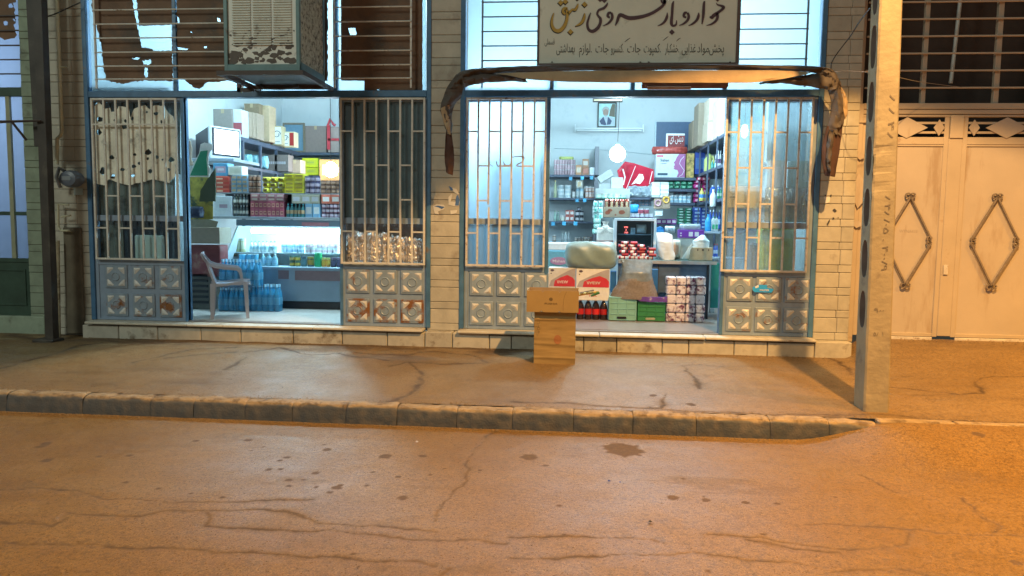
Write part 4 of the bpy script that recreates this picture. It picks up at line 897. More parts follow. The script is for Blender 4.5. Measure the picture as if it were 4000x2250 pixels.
MB().box(x0-.02, x1, -.14, -.04, z1-.03, z1+.03, c=.01).build('awning_rail', mat('rusty_brown_rail', (.15, .06, .04), .7, var=.3), aw)
mb = MB(); x0, z0 = P(*d1_(1330, 520), -.16); x1, _ = P(*d1_(1590, 520), -.16); mb.box(x0, x1, -.17, -.15, z0-.018, z0+.016, c=.006); mb.build('awning_rail', mat('pinkish_strip', (.42, .26, .19), .7), aw)
for px in (300, 2300):
    x, z = P(*d1_(px, 470), -.2); MB().box(x-.012, x+.012, ya+.05, -.03, z-.012, z+.012).build('support_arm', M_dsteel, aw)
# ------------------------------------------------------------------ concrete pole with oval recesses
M_conc = mat('pole_concrete', (.34, .285, .195), .8, var=.15, scale=4, bump=.5, bscale=22, dirt=(.22, .18, .14), dthr=.58, dscale=5)
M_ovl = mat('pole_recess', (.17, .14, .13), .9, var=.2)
YP = -2.31; zt_, zb_ = 7.3, -.03
l0 = P(3378, 1500, YP); l1 = P(3438, 0, YP); r0 = P(3478, 1500, YP); r1 = P(3528, 0, YP)
def xl(z): return l0[0]+(l1[0]-l0[0])*(z-l0[1])/(l1[1]-l0[1])
def xr(z): return r0[0]+(r1[0]-r0[0])*(z-r0[1])/(r1[1]-r0[1])
dp = lambda z: .24-.012*z
pole = thing('street_lamp', 'tall grey concrete pole with a row of oval recesses in front of the gate', 'lamp post', ((xl(0)+xr(0))/2, YP+.1, -.03))
mb = MB()
def ring(z, ch=.014):
    a, b_, d = xl(z), xr(z), dp(z)
    return [(a+ch, YP, z), (b_-ch, YP, z), (b_, YP+ch, z), (b_, YP+d-ch, z), (b_-ch, YP+d, z), (a+ch, YP+d, z), (a, YP+d-ch, z), (a, YP+ch, z)]
nz = 300; V = []; q = random.Random(12)
for i in range(nz+1):
    z = zb_+(zt_-zb_)*i/nz
    for k, (x, y, z_) in enumerate(ring(z)):
        d = .0022*float(fbm(np.array(z*11+k*3.3), np.array(k*2.7), 3)); rough = 1
        if k in (0, 7): d += .022*max(0, float(fbm(np.array(z*(16. if k else 23.)), np.array(k*1.7+4), 4))+.1)*math.exp(-((z-2.05)/.22)**2)
        V.append((x+d if k in (0, 6, 7) else x-d*.4, y+abs(d) if k in (0, 1) else y, z_))
F = []
for i in range(nz):
    for k in range(8):
        if k == 6: continue
        F.append((i*8+k, i*8+(k+1) % 8, (i+1)*8+(k+1) % 8, (i+1)*8+k))
mb.add(V, F)
# left face with holes: traced in y,z
cov = []
def pc(y, Y=None):  # pixel row -> height on the pole's left face
    return P(3400, y, YP+.1)[1]
rows = [(0, 120), (165, 555), (660, 990), (1100, 1420)]
ov = []
ov.append((pc(-110), pc(58))); ov += [(pc(98), pc(268)), (pc(319), pc(478)), (pc(531), pc(686))]
ov += [(pc(650+165/1.932), pc(650+455/1.932)), (pc(650+555/1.932), pc(650+840/1.932)), (pc(650+940/1.932), pc(650+1220/1.932))]
ov.sort(); H = (ov[0][1]-ov[0][0])
zz = ov[-1][0] if False else None
merged = []
for a, b_ in ov:
    if abs(b_-a) < .05: continue
    merged.append((min(a, b_), max(a, b_)))
merged.sort(); ded = []
for a, b_ in merged:
    if not ded or a > ded[-1][1]+.02: ded.append((a, b_))
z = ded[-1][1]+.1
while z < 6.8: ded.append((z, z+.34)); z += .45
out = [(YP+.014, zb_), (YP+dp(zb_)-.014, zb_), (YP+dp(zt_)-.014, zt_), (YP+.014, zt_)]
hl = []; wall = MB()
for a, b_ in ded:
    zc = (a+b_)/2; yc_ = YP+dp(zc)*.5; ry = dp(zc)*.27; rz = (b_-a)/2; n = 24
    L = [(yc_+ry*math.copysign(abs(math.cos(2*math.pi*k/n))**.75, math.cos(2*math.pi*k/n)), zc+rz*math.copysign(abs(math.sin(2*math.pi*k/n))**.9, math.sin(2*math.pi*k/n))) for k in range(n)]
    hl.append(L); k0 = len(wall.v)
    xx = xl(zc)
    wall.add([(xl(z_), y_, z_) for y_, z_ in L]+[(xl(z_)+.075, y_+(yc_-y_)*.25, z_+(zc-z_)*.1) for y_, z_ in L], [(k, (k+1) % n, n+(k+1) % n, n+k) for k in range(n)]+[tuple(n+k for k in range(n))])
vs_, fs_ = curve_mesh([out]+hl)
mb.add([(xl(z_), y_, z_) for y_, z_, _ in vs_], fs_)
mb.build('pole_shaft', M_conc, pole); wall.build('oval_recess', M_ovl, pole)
# broken concrete flakes round the left front edge and scratched digits on the front
mb = MB()
for k in range(0):
    z = 2.12+q.gauss(0, .17); s_ = q.uniform(.006, .022); x = xl(z)+q.uniform(.0, .10)*q.random()
    mb.box(x-s_, x+s_, YP-.010, YP+.01, z-s_*q.uniform(.5, 2), z+s_, c=.003, ang=q.uniform(-.3, .3), tilt=(q.uniform(-.3, .3), q.uniform(-.6, .6)))

mb = MB(); x = lambda z: (xl(z)+xr(z))/2
text(mb, '\u06f8\u06f4\u06f8/\u06f0\u06f5 . \u06f4\u06f0\u06f0/\u06f9', x(1.5), 1.52, YP-.001, .075, .62, up=True); text(mb, '\u06f8\u06f8\u06f4\u06f8', x(2.6)+.01, 2.45, YP-.001, .08, .40, up=True)
text(mb, '\u06f9\u06f0\u06f0', x(.85)-.01, .86, YP-.001, .05, .08); text(mb, '\u06f5\u06f8 \u06f1', x(.65)-.01, .66, YP-.001, .05, .08)
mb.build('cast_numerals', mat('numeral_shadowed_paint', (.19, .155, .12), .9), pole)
MB().tube([(x(7)+.02, YP+.05, 6.9), (2.53, YP-.5, 7.15), (2.55, -4.3, 7.0), (2.55, -4.75, 6.86)], .035, 10).build('lamp_arm', mat('galvanised_arm', (.35, .35, .35), .5, .6), pole)
mb = MB(); mb.lathe([(.19, -.02), (.20, .04), (.16, .14), (.05, .18)], 2.55, -4.9, 6.66, 16); mb.build('lamp_hood', mat('grey_lamp_hood', (.3, .3, .3), .5), pole)
# ------------------------------------------------------------------ gate
YG = .10
M_gate = mat('cream_gate_paint', (.46, .395, .33), .5, var=.06, scale=2.5, bump=.25, bscale=5, dirt=(.36, .28, .21), dthr=.55, dscale=4.5, streak=True)
M_gate2 = mat('cream_gate_frame_paint', (.46, .385, .30), .5, var=.08, scale=3, dirt=(.33, .22, .14), dthr=.63, dscale=6)
M_void = mat('dark_interior', (.055, .04, .034), .8)  # unlit space over the gate, put in as dark sheets
def zg(y8): return P(3720, y8/2.07, YG)[1]
def cg(x, y): return 3250+x/1.932, 650+y/1.932
def c8(x, y): return 3250+x/2.07, y/2.07
xg0 = 3.14; xgm = P(*c8(1000, 1050), YG)[0]; xg1 = xgm+(xgm-xg0); base = .31
gt = thing('metal_gate', 'cream double metal gate with iron rhombus ornaments and a grilled light above', 'gate', (xgm, YG, base))
z_l = zg(1120); z_b0 = zg(1110); z_b1 = zg(950); z_r = zg(840)
mb = MB()
mb.box(xg0, xg0+.07, YG-.03, YG+.06, base-.06, z_r, c=.004); mb.box(xg1, xg1+.07, YG-.03, YG+.06, base-.06, z_r, c=.004)
mb.box(xg0+.07, xg1, YG-.031, YG+.05, zg(885), z_r+.004, c=.004); mb.box(xg0+.07, xg1, YG-.028, YG+.05, zg(925), zg(890), c=.004); mb.box(xg0+.07, xg1, YG-.02, YG+.05, zg(948), zg(930), c=.004)
mb.build('gate_frame', M_gate2, gt)
for a, b_, mr in ((xg0+.075, xgm-.075, 1), (xgm+.075, xg1-.005, -1)):
    lf = MB(); lf.box(a, b_, YG, YG+.02, base+.05, z_l); lf_o = lf.build('leaf_panel', M_gate, gt)
    mb = MB(); w = .05
    mb.box(a, a+w, YG-.014, YG, base+.02, z_b1+.02, c=.003); mb.box(b_-w, b_, YG-.014, YG, base+.02, z_b1+.02, c=.003)
    mb.box(a+w, b_-w, YG-.013, YG, z_l-.09, z_b0, c=.003); mb.box(a+w, b_-w, YG-.012, YG+.01, base+.02, base+.06, c=.003)
    mb.box(a+w, b_-w, YG-.020, YG-.012, z_l-.065, z_l-.058); mb.build('leaf_frame', M_gate2, gt); MB().box(a+w, b_-w, YG-.022, YG+.0, base-.06, base+.015, c=.004).build('kick_strip', M_rustbar, gt)
    mb = MB()
    for y8 in (995, 1072): mb.box(a+w, b_-w, YG-.008, YG+.012, zg(y8+9), zg(y8-9))
    mb.build('leaf_rail', M_gate2, gt)
    c = xgm-mr*(xgm-P(*c8(600, 1030), YG)[0]); zc = zg(1035); hw = P(*c8(768, 1035), YG)[0]-P(*c8(600, 1035), YG)[0]; hh = (zg(955)-zg(1110))/2+.01
    for cc, ww, h2 in ((c, hw, hh), (xgm-mr*(xgm-P(*c8(860, 1030), YG)[0]), .058, hh*.78), (2*c-(xgm-mr*(xgm-P(*c8(860, 1030), YG)[0])), .058, hh*.78)):
        MB().prism([(cc-ww, zc), (cc, zc+h2), (cc+ww, zc), (cc, zc-h2)], YG-.024, YG-.012).build('diamond_plate', M_gate, gt)
MB().box(xgm-.07, xgm+.07, YG-.034, YG+.03, z_l-.0, z_b1+.02, c=.004).build('centre_post', M_gate2, gt)
MB().box(xgm-.074, xgm+.074, YG-.018, YG+.03, base+.03, z_l, c=.005).build('centre_post', M_gate2, gt)
MB().box(xgm-.05, xgm-.005, YG-.036, YG-.028, 1.05, 1.16).build('latch', M_rustbar, gt)
mb = MB(); x, z = P(*cg(962, 555), YG); n = 14
mb.add([(x, YG-.0012, z)]+[(x+.017*math.cos(6.283*k/n), YG-.0012, z+.018*math.sin(6.283*k/n)) for k in range(n)], [(0, 1+k, 1+(k+1) % n) for k in range(n)]); mb.build('lock_hole', mat('rusty_lock', (.10, .035, .02), .7), gt)
# rhombus ornaments with curled ends
M_iron = mat('grey_worn_iron', (.24, .20, .17), .5, metal=.3, var=.3, scale=20)
def ornament(cx, zt2, zb2, hwid, sgn=1):
    zc = (zt2+zb2)/2; r_ = .026
    orn = MB(); y_ = YG-.032
    def bar(p, q_): orn.tube([(p[0], y_, p[1]), (q_[0], y_, q_[1])], .011, 4, flat=1.6)
    T = (cx, zt2); B = (cx, zb2); L = (cx-hwid, zc); Rr = (cx+hwid, zc)
    bar(T, (L[0], zc+r_*1.2)); bar(T, (Rr[0], zc+r_*1.2)); bar(B, (L[0], zc-r_*1.2)); bar(B, (Rr[0], zc-r_*1.2))
    for X, Z in ((T[0]-r_, T[1]+r_*.5), (T[0]+r_, T[1]+r_*.5), (B[0]-r_, B[1]-r_*.5), (B[0]+r_, B[1]-r_*.5), (L[0]+r_*.6, zc+r_), (L[0]+r_*.6, zc-r_), (Rr[0]-r_*.6, zc+r_), (Rr[0]-r_*.6, zc-r_)):
        orn.tube([(X+r_*math.cos(a), y_, Z+r_*math.sin(a)) for a in np.linspace(0, 6.0, 15)], .009, 4, flat=1.6)
    orn.build('rhombus_ornament', M_iron, gt)
c2x, c2t = P(*cg(1230, 235), YG); _, c2b = P(*cg(1190, 900), YG); hwid = (P(*cg(1388, 570), YG)[0]-P(*cg(1042, 570), YG)[0])/2
c2x = (P(*cg(1388, 570), YG)[0]+P(*cg(1042, 570), YG)[0])/2
ornament(c2x, c2t, c2b, hwid); c1x = P(*cg(733, 570), YG)[0]-hwid; ornament(c1x, c2t, c2b, hwid)
# rod with plates at the far left of the gate
xr0 = P(*cg(155, 300), YG)[0]; mb = MB(); mb.box(xr0-.012, xr0+.012, YG-.045, YG-.033, P(*cg(155, 565), YG)[1], zg(985), c=.003)
mb.box(xr0-.012, xr0+.18, YG-.045, YG-.033, zg(998), zg(980), c=.003); mb.build('ornament_rod', M_gate2, gt)
for zc, hw_, hh_ in ((zg(1268), .055, .045), (P(*cg(155, 185), YG)[1], .10, .20), (P(*cg(155, 435), YG)[1], .06, .045)):
    MB().prism([(xr0-hw_*.8+.03, zc), (xr0+.03, zc+hh_), (xr0+hw_+.03, zc+hh_*.3), (xr0+hw_+.03, zc-hh_*.4), (xr0+.035, zc-hh_)], YG-.056, YG-.046).build('ornament_plate', M_gate, gt)
mb = MB(); text(mb, 'WYNA418', *P(*cg(575, 500), YG), YG-.0006, .05, .20); mb.build('scribble', mat('pencil_grey', (.40, .34, .29), .8), gt)
# light over the gate
lt = thing('gate_light_grille', 'dark grilled light with level bars above the white gate', 'grille', (xgm, YG, z_r))
MB().box(xg0, xg1, YG+.5, YG+.52, z_b0-.02, 4.75).build('dark_backing', M_void, lt)
MB().box(xg0, xg1, YG+.06, YG+.5, z_b0-.05, z_b0-.03).build('dark_backing', M_void, lt)
for y8a, y8b, xw in ((P(*c8(760, 400), YG)[0], 0, .024), (P(*c8(1352, 400), YG)[0], 0, .028), (xg0+.03, 0, .03), (xg1, 0, .03)):
    MB().box(y8a-xw, y8a+xw, YG, YG+.05, z_r+.005, 4.75, c=.003).build('mullion', M_gate2, lt)
for i in range(9):
    z = P(*c8(800, 710-139*i), YG-.03)[1]
    MB().box(xg0+.06, xg1, YG-.04, YG-.02, z-.009, z+.009, c=.002).build('grille_bar', M_gate2, lt)
MB().tube([(P(*c8(960, 675), YG+.2)[0], YG+.2, P(*c8(960, 675), YG+.2)[1]), (P(*c8(1055, -60), YG+.2)[0], YG+.2, 4.5)], .02, 6).build('leaning_slat', mat('pale_blue_slat', (.5, .55, .55), .5), lt)
MB().box(xg0+.002, 12, YG+.02, YG+.5, 4.75, 4.757).build('dark_backing', M_void, lt)
mb = MB(); mb.box(xg1+.08, 14, -.02, .3, -.1, 4.75); tag(mb.build('facade_wall', M_plaster, org=(0, 0, 0)), 'plain wall to the right of the gate', 'wall')
# ------------------------------------------------------------------ left neighbour: green door, post, pipes
M_grn = mat('dark_green_door_paint', (.035, .07, .05), .5, var=.25, scale=5, dirt=(.08, .08, .05), dthr=.6)
Yd = .05
def zl(y, x=100): return P(x, y, Yd)[1]
xd1 = P(*c2(262, 500), Yd)[0]; xd0 = -8.4
dn = thing('green_door', 'dark green metal door with bright glass bars at the left edge', 'door', ((xd0+xd1)/2, Yd, .4))
zt0, zt1 = zl(780/2.07), zl(708/2.07); zp = zl(650+712/1.932); zbm = zl(650+1125/1.932)
xe = P(*c2(208, 300), Yd)[0]
MB().box(xd0, xd1, Yd-.02, Yd+.05, zt0, zt1, c=.004).build('door_lintel', M_grn, dn)
MB().box(xe, xd1, Yd-.018, Yd+.05, zbm, zt0-.001, c=.004).build('door_post', M_grn, dn)
MB().box(xe, xd1, Yd-.018, Yd+.05, zt1+.001, 4.75).build('door_post', M_grn, dn)
MB().box(xd0, xe, Yd, Yd+.03, zbm, zp).build('door_panel', M_grn, dn)
mb = MB(); xa, za = P(*c2(-60, 1045), Yd); xb, zb2 = P(*c2(195, 775), Yd); frame_rect(mb, xa, xb, za, zb2, .025, Yd-.012, Yd); mb.build('panel_moulding', M_grn, dn)
MB().box(xd0, xe, Yd-.012, Yd+.03, zp-.02, zp+.03, c=.003).build('door_rail', M_grn, dn)
zm = zl(650+355/1.932); MB().box(xd0, xe, Yd-.011, Yd+.03, zm-.025, zm+.02, c=.003).build('door_rail', M_grn, dn)
M_mull = mat('cream_green_mullion', (.28, .29, .19), .6)
for x2 in (96, -75, -200): xx = P(*c2(x2, 200), Yd)[0]; MB().box(xx-.035, xx+.018, Yd-.015, Yd+.02, zp+.03, zt0).build('door_bar', M_mull, dn)
M_glb = glass('hazy_blue_glass', (.6, .7, .9), .06, .2, haze=.88, hazecol=(.55, .62, .72))
MB().box(xd0, xe, Yd+.022, Yd+.026, zp+.03, zt0).build('door_pane', M_glb, dn)
MB().box(xd0, xe, Yd+.022, Yd+.026, zt1, 4.75).build('door_pane', M_glb, dn)
for y in (370, 485, 600, 250, 130): zz = zl(y/2.07); MB().box(xd0, xe, Yd-.03, Yd-.015, zz-.008, zz+.008).build('transom_bar', M_dsteel, dn)
mb = MB(); sheet(mb, holes(c1, [rag([(-300,-300),(132,-300),(132,20),(100,25),(128,80),(118,100),(130,190),(110,200),(140,285),(120,310),(40,325),(0,300),(-300,300)], 25, 5, 2)]+[blob(50, 190, 20, 8, 3), blob(95, 45, 22, 8, 4), blob(120, 160, 12, 7, 5)], Yd), Yd-.006)
tag(mb.build('brown_paper', M_brown), 'ragged dark paper over the transom of the green door', 'paper')
MB().box(xd0, P(470/2.576, 1290, -.02)[0], -.02, .1, .08, zbm-.001, c=.01)
mb = MB(); mb.box(xd0, P(178, 1290, -.02)[0], -.03, .12, .05, zbm-.002, c=.01); tag(mb.build('door_plinth', mat('pale_green_plaster', (.27, .33, .25), .8, var=.15, dirt=(.14, .15, .11), dthr=.58)), 'pale green plastered plinth below the green door', 'plinth')
# steel post, leaning a little
M_post = mat('brown_black_steel_post', (.045, .038, .032), .6, var=.35, scale=4, dirt=(.09, .08, .06), dthr=.6, dscale=4)
Yq = -.42; b0, zb0 = P(*c2(392, 1250), Yq); t0, zt0_ = P(*c1(325, 20), Yq)
po = thing('steel_post', 'dark brown leaning steel post in front of the green brick pier', 'post', (b0, Yq, .08))
k_ = (t0-b0)/(zt0_-zb0); topx = b0+k_*(4.9-.08)
MB().tube([(b0, Yq, .08), ((b0+topx)/2, Yq, 2.5), (topx, Yq, 4.9)], .072, 4).build('post_shaft', M_post, po)
w0 = P(*c1(190, 20), Yq)[0]; MB().tube([(w0+.05, Yq+.08, 4.9), (w0+.09, Yq+.08, 2.4)], .075, 4).build('wall_shade', M_post, po)  # dark shaft put in for the shaded wall left of the post
MB().box(b0-.17, b0+.09, Yq-.12, Yq+.09, .07, .12, c=.01).build('post_foot', M_post, po)
M_pipe = mat('cream_pipe', (.48, .46, .33), .5, var=.15, dirt=(.26, .22, .15), dthr=.6)
def pw(x, y, Y=-.11): a, b_ = P(x, y, Y); return (a, Y, b_)
mb = MB(); mb.tube([pw(*c1(458, -420)), pw(*c1(462, 0)), pw(*c1(480, 520)), pw(*c1(500, 1070)), pw(*c1(488, 1100)), pw(*c1(462, 1120)), pw(*c1(460, 1330))], .022, 8)
mb.tube([pw(*c1(462, 540)), pw(*c1(545, 545))], .012, 6)
tag(mb.build('drainpipe', M_pipe, smooth=True), 'thin cream drainpipe running down the dim left pillar', 'pipe')
mt = thing('gas_meter', 'round grey gas meter on the left brick pillar', 'meter', pw(*c2(545, 150), -.2))
mb = MB(); cx, cy, cz = pw(*c2(545, 95), -.2); n = 20
for r_, y_, k in ((.118, -.0, 0),): pass
prof = [(.06, -.10), (.105, -.09), (.125, -.04), (.125, .04), (.105, .08)]
vs_ = [(cx+r_*math.cos(6.2832*k/n), cy+y_, cz+r_*.82*math.sin(6.2832*k/n)) for r_, y_ in prof for k in range(n)]
mb.add(vs_, [(i*n+k, i*n+(k+1) % n, (i+1)*n+(k+1) % n, (i+1)*n+k) for i in range(4) for k in range(n)]+[tuple(range(n))]); mb.build('meter_drum', mat('slate_meter', (.10, .12, .16), .4, var=.2), mt, smooth=True)
MB().box(cx-.06, cx+.05, cy-.105, cy-.1, cz-.02, cz+.03).build('meter_face', mat('meter_face', (.22, .25, .28), .3), mt)
MB().tube([(cx-.09, cy, cz+.09), (cx-.16, cy, cz+.13), (cx-.20, cy, cz+.02), (cx-.20, cy+.06, cz-.10)], .022, 8).build('meter_pipe', mat('grey_pipe', (.15, .16, .17), .5), mt, smooth=True)
mb = MB(); a, b_ = P(*c2(558, 215), -.03); a2, b2 = P(*c2(625, 165), -.03); mb.box(a, a2, -.032, -.026, b_, b2); tag(mb.build('meter_tag', mat('pale_tag', (.35, .42, .42), .5)), 'pale tag plate under the gas meter', 'tag')
mb = MB(); mb.tube([pw(*c2(438, 280)), pw(*c2(440, 455)), pw(*c2(460, 485)), pw(*c2(530, 485))], .014, 8); mb.tube([pw(*c2(445, 285)), pw(*c2(520, 290))], .010, 8); mb.tube([pw(*c2(460, 380)), pw(*c2(535, 370))], .010, 8)
tag(mb.build('gas_pipe', M_pipe, smooth=True), 'bent cream gas pipe low on the dim left pillar', 'pipe')
mb = MB()
for k in range(2): mb.tube([pw(-60, 475+k*6, -.6+.1*k), pw(*c1(330, 975), -.5)], .012, 6)
mb.tube([pw(*c1(100, 990), -.55), pw(*c1(215, 1135), -.45)], .014, 6)
tag(mb.build('wall_bracket', M_dsteel), 'black steel bracket with a diagonal brace at the left edge', 'bracket')
mb = MB(); mb.tube([pw(*c2(430, 560), -.14), pw(*c2(440, 1340), -.14)], .03, 8)
tag(mb.build('conduit', mat('pale_worn_conduit', (.40, .36, .25), .6, var=.3, dirt=(.18, .15, .10), dthr=.52, dscale=9), smooth=True), 'pale worn conduit beside the foot of the steel post', 'pipe')
mb = MB(); mb.box(-6.30, -6.07, -.06, -.02, .12, P(*c2(580, 460))[1], c=.01); tag(mb.build('post_shadow', mat('post_shadow_brown', (.13, .11, .08), .9, var=.25)), 'dark brown strip, painted shadow of the steel post low on the left pillar', 'shadow')  # cast shadow of the steel post, put in as a dark strip
def cable(label, pts, r=.004, m=None, name='cable'):
    mb = MB(); pp = [spl(pts, i/24) for i in range(25)]; mb.tube([tuple(p) for p in pp], r, 5); return tag(mb.build(name, m or mat('black_cable', (.02, .02, .02), .5)), label, 'cable')
cable('thin black cable crossing the top of the drainpipe', [pw(*c1(320, 150), -.2), pw(*c1(440, 115), -.2), pw(*c1(540, 70), -.15), pw(*c1(650, 20), -.1)], .008)
cable('black cable hanging from the concrete pole to the right brick pillar', [pw(3400, 30, -1.9), pw(*c8(215, 185), -.8), pw(*c8(150, 290), -.5), pw(*c8(50, 420), -.3), pw(*c8(0, 500), -.2), pw(*c8(-8, 560), -.12)], .006)
cable('thin grey wire from the awning end across to the gate', [pw(*c8(-20, 585), -.3), pw(*c8(150, 575), -.5), pw(*c8(420, 600), -.9), pw(*c8(700, 660), -.3), pw(*c8(1050, 705), .02)], .003, mat('grey_wire', (.25, .22, .2), .5))
# ------------------------------------------------------------------ cartons on the pavement, sticker
def c7(x, y): return 1780+x/3.22, 1000+y/3.22
M_cb = mat('ochre_cardboard', (.32, .205, .072), .75, var=.08, scale=5, bump=.12, bscale=9, dirt=(.29, .185, .07), dthr=.60, dscale=4)
M_cbi = mat('inner_cardboard', (.30, .205, .12), .85, var=.1)
Yb = -.87; zb0 = float(pave_z(0, Yb)); bx0 = P(*c7(985, 1100), Yb)[0]; bx1 = P(*c7(1505, 1100), Yb)[0]; zt0 = P(*c7(1200, 705), Yb)[1]
t = thing('cardboard_carton', 'tall creased ochre carton with a red-brown disc standing on the pavement', 'carton', ((bx0+bx1)/2, Yb+.16, zb0))
mb = MB()
def side(u, v):
    x = bx0+(bx1-bx0)*u; z = zb0+(zt0-zb0)*v
    cr = .002*math.sin(v*21+u*1.2)+.004*float(fbm(np.array(u*2.), np.array(v*13.), 3))-.010*math.exp(-((v-.86-.02*u)/.03)**2)-.006*math.exp(-((v-.12)/.025)**2)-.005*math.exp(-((v-.4+.03*u)/.03)**2)
    return (x+.006*float(vnoise(np.array(v*9.), np.array(3.)))*(1 if u > .5 else 0), Yb+cr, z)
mb.grid(side, 14, 60)
mb.grid(lambda u, v: (bx0+.004*math.sin(v*23), side(0, v)[1]*(1-u)+(Yb+.32)*u, zb0+(zt0-zb0)*v), 4, 60); mb.grid(lambda u, v: (side(1, v)[0], side(1, v)[1]*(1-u)+(Yb+.32)*u, zb0+(zt0-zb0)*v), 4, 60)
mb.box(bx0, bx1, Yb+.318, Yb+.32, zb0, zt0); mb.box(bx0+.004, bx1-.004, Yb+.005, Yb+.31, zt0-.02, zt0-.014)
mb.build('carton_body', M_cb, t)
mb = MB(); cx, cz = P(*c7(1282, 1050), Yb); n = 22
def onside(x, z): v = (z-zb0)/(zt0-zb0); u = (x-bx0)/(bx1-bx0); return side(u, v)[1]-.003
mb2 = MB()
for ri, (ra, rb) in enumerate(((.0, .5), (.5, 1))):
    for k in range(n):
        a, b_ = 2*math.pi*k/n, 2*math.pi*(k+1)/n
        pts = [(cx+.040*r_*math.cos(t_), cz+.050*r_*math.sin(t_)) for r_, t_ in ((ra, a), (rb, a), (rb, b_), (ra, b_))]
        mb.add([(x, onside(x, z), z) for x, z in pts], [(0, 1, 2, 3)])
mb.build('printed_disc', mat('red_brown_print', (.33, .13, .045), .7, var=.15), t)
mb = MB()
for k, (y, ch) in enumerate(((840, '\u0186'), (885, 'i'), (915, 'O'), (960, '9'))): x, z = P(*c7(1045, y), Yb); text(mb, ch, x, z-.01, Yb-.022, .045)
mb.build('printed_marks', mat('faded_black_print', (.14, .09, .04), .8), t)
Yu = -.93; ux0 = P(*c7(893, 560), Yu)[0]; ux1 = P(*c7(1548, 560), Yu)[0]; uz0 = zt0+.004; uz1 = P(*c7(1200, 437), Yu)[1]
t = thing('open_carton', 'wider open ochre carton with hand notches set on top of the tall carton', 'carton', ((ux0+ux1)/2, Yu+.2, uz0))
D_ = .40
def nx_(px): return P(*c7(px, 440), Yu)[0]
outl = [(ux0, uz0), (nx_(1075)-.014, uz0), (nx_(1080), uz0+.014), (nx_(1085)+.02, uz0), (nx_(1290), uz0), (nx_(1305), uz0+.014), (nx_(1335), uz0), (ux1-.006, uz0), (ux1, uz1), (nx_(1335), uz1), (nx_(1310), uz1-.022), (nx_(1285), uz1), (nx_(1125), uz1-.002), (nx_(1095), uz1-.022), (nx_(1070), uz1), (ux0, uz1-.003)]
mb = MB(); mb.prism(outl, Yu, Yu+.006); mb.build('front_wall', M_cb, t)
mb = MB(); mb.box(ux0, ux1, Yu+D_, Yu+D_+.006, uz0, uz1+.0); mb.build('back_wall', M_cbi, t)
MB().box(ux0, ux0+.006, Yu+.006, Yu+D_, uz0, uz1-.002).build('side_wall', M_cb, t); MB().box(ux1-.006, ux1, Yu+.006, Yu+D_, uz0, uz1-.01).build('side_wall', M_cb, t)
MB().box(ux0+.006, ux1-.006, Yu+.006, Yu+D_, uz0, uz0+.006).build('bottom_flap', M_cbi, t)
mb = MB(); x, z = P(*c7(1200, 608), Yu); M_pr = mat('dark_brown_print', (.14, .085, .03), .8)
text(mb, 'PUSHIA', x, z, Yu-.001, .024, P(*c7(1280, 600), Yu)[0]-P(*c7(1120, 600), Yu)[0], bold=.01)
x, z = P(*c7(1198, 545), Yu); mb2 = MB()
for k in range(12):
    a = 2*math.pi*k/12; mb.add([(x, Yu-.001, z), (x+.020*math.cos(a), Yu-.001, z+.020*math.sin(a)), (x+.020*math.cos(a+.42), Yu-.001, z+.020*math.sin(a+.42))], [(0, 1, 2)])
mb.build('printed_name', M_pr, t)
mb = MB(); stroke(mb, [(1352, 690, 3), (1352, 620, 3), (1365, 520, 3), (1395, 450, 3)], Yu-.001, .001, lambda x, y: P(*c7(x, y), Yu)); mb.build('score_line', M_pr, t)
wp = thing('foil_wrapper', 'gold and green foil wrapper stick poking out of the open carton', 'wrapper', (*[P(*c7(1550, 480), Yu+.1)[0], Yu+.1], P(*c7(1550, 480), Yu+.1)[1]))
a = P(*c7(1470, 500), Yu+.12); b_ = P(*c7(1800, 450), Yu+.12)
mb = MB(); mb.tube([(a[0]+(b_[0]-a[0])*k/10, Yu+.12+.006*(k % 2), a[1]+(b_[1]-a[1])*k/10) for k in range(11)], [.018-.0006*k for k in range(11)], 6, flat=.6); mb.build('gold_foil', mat('gold_foil', (.75, .52, .18), .2, metal=.9), wp)
a = P(*c7(1700, 500), Yu+.10); b_ = P(*c7(1810, 462), Yu+.10); mb = MB(); mb.tube([(a[0], Yu+.10, a[1]), (b_[0], Yu+.10, b_[1])], .012, 5, flat=.5); mb.build('green_end', mat('dark_green_foil', (.03, .16, .06), .3), wp)
a = P(*c7(1545, 470), Yu+.10); b_ = P(*c7(1740, 430), Yu+.10); mb = MB(); mb.tube([(a[0], Yu+.10, a[1]), (b_[0], Yu+.10, b_[1])], .008, 5, flat=.5); mb.build('silver_edge', M_silver, wp)
def cm(x, y): return 2700+x/3.22, 1000+y/3.22
mb = MB(); mb.slot(0).prism([P(*cm(*p), -.03) for p in ((770,395),(845,360),(955,365),(955,400),(1040,415),(1010,460),(800,455),(775,435))], -.034, -.032)
mb.slot(1).prism([P(*cm(*p), -.03) for p in ((800,385),(845,362),(848,392),(810,405))], -.0355, -.034)
x, z = P(*cm(920, 440), -.03); mb.slot(1); text(mb, 'MASTER', x, z, -.0355, .028, .105, bold=.02)
tag(mb.build('blue_sticker', [mat('bright_blue_print', (.03, .36, .95), .4), mat('white_print', (.7, .72, .75), .5)]), 'blue and white torn sticker on a pressed square of the right shop', 'sticker')
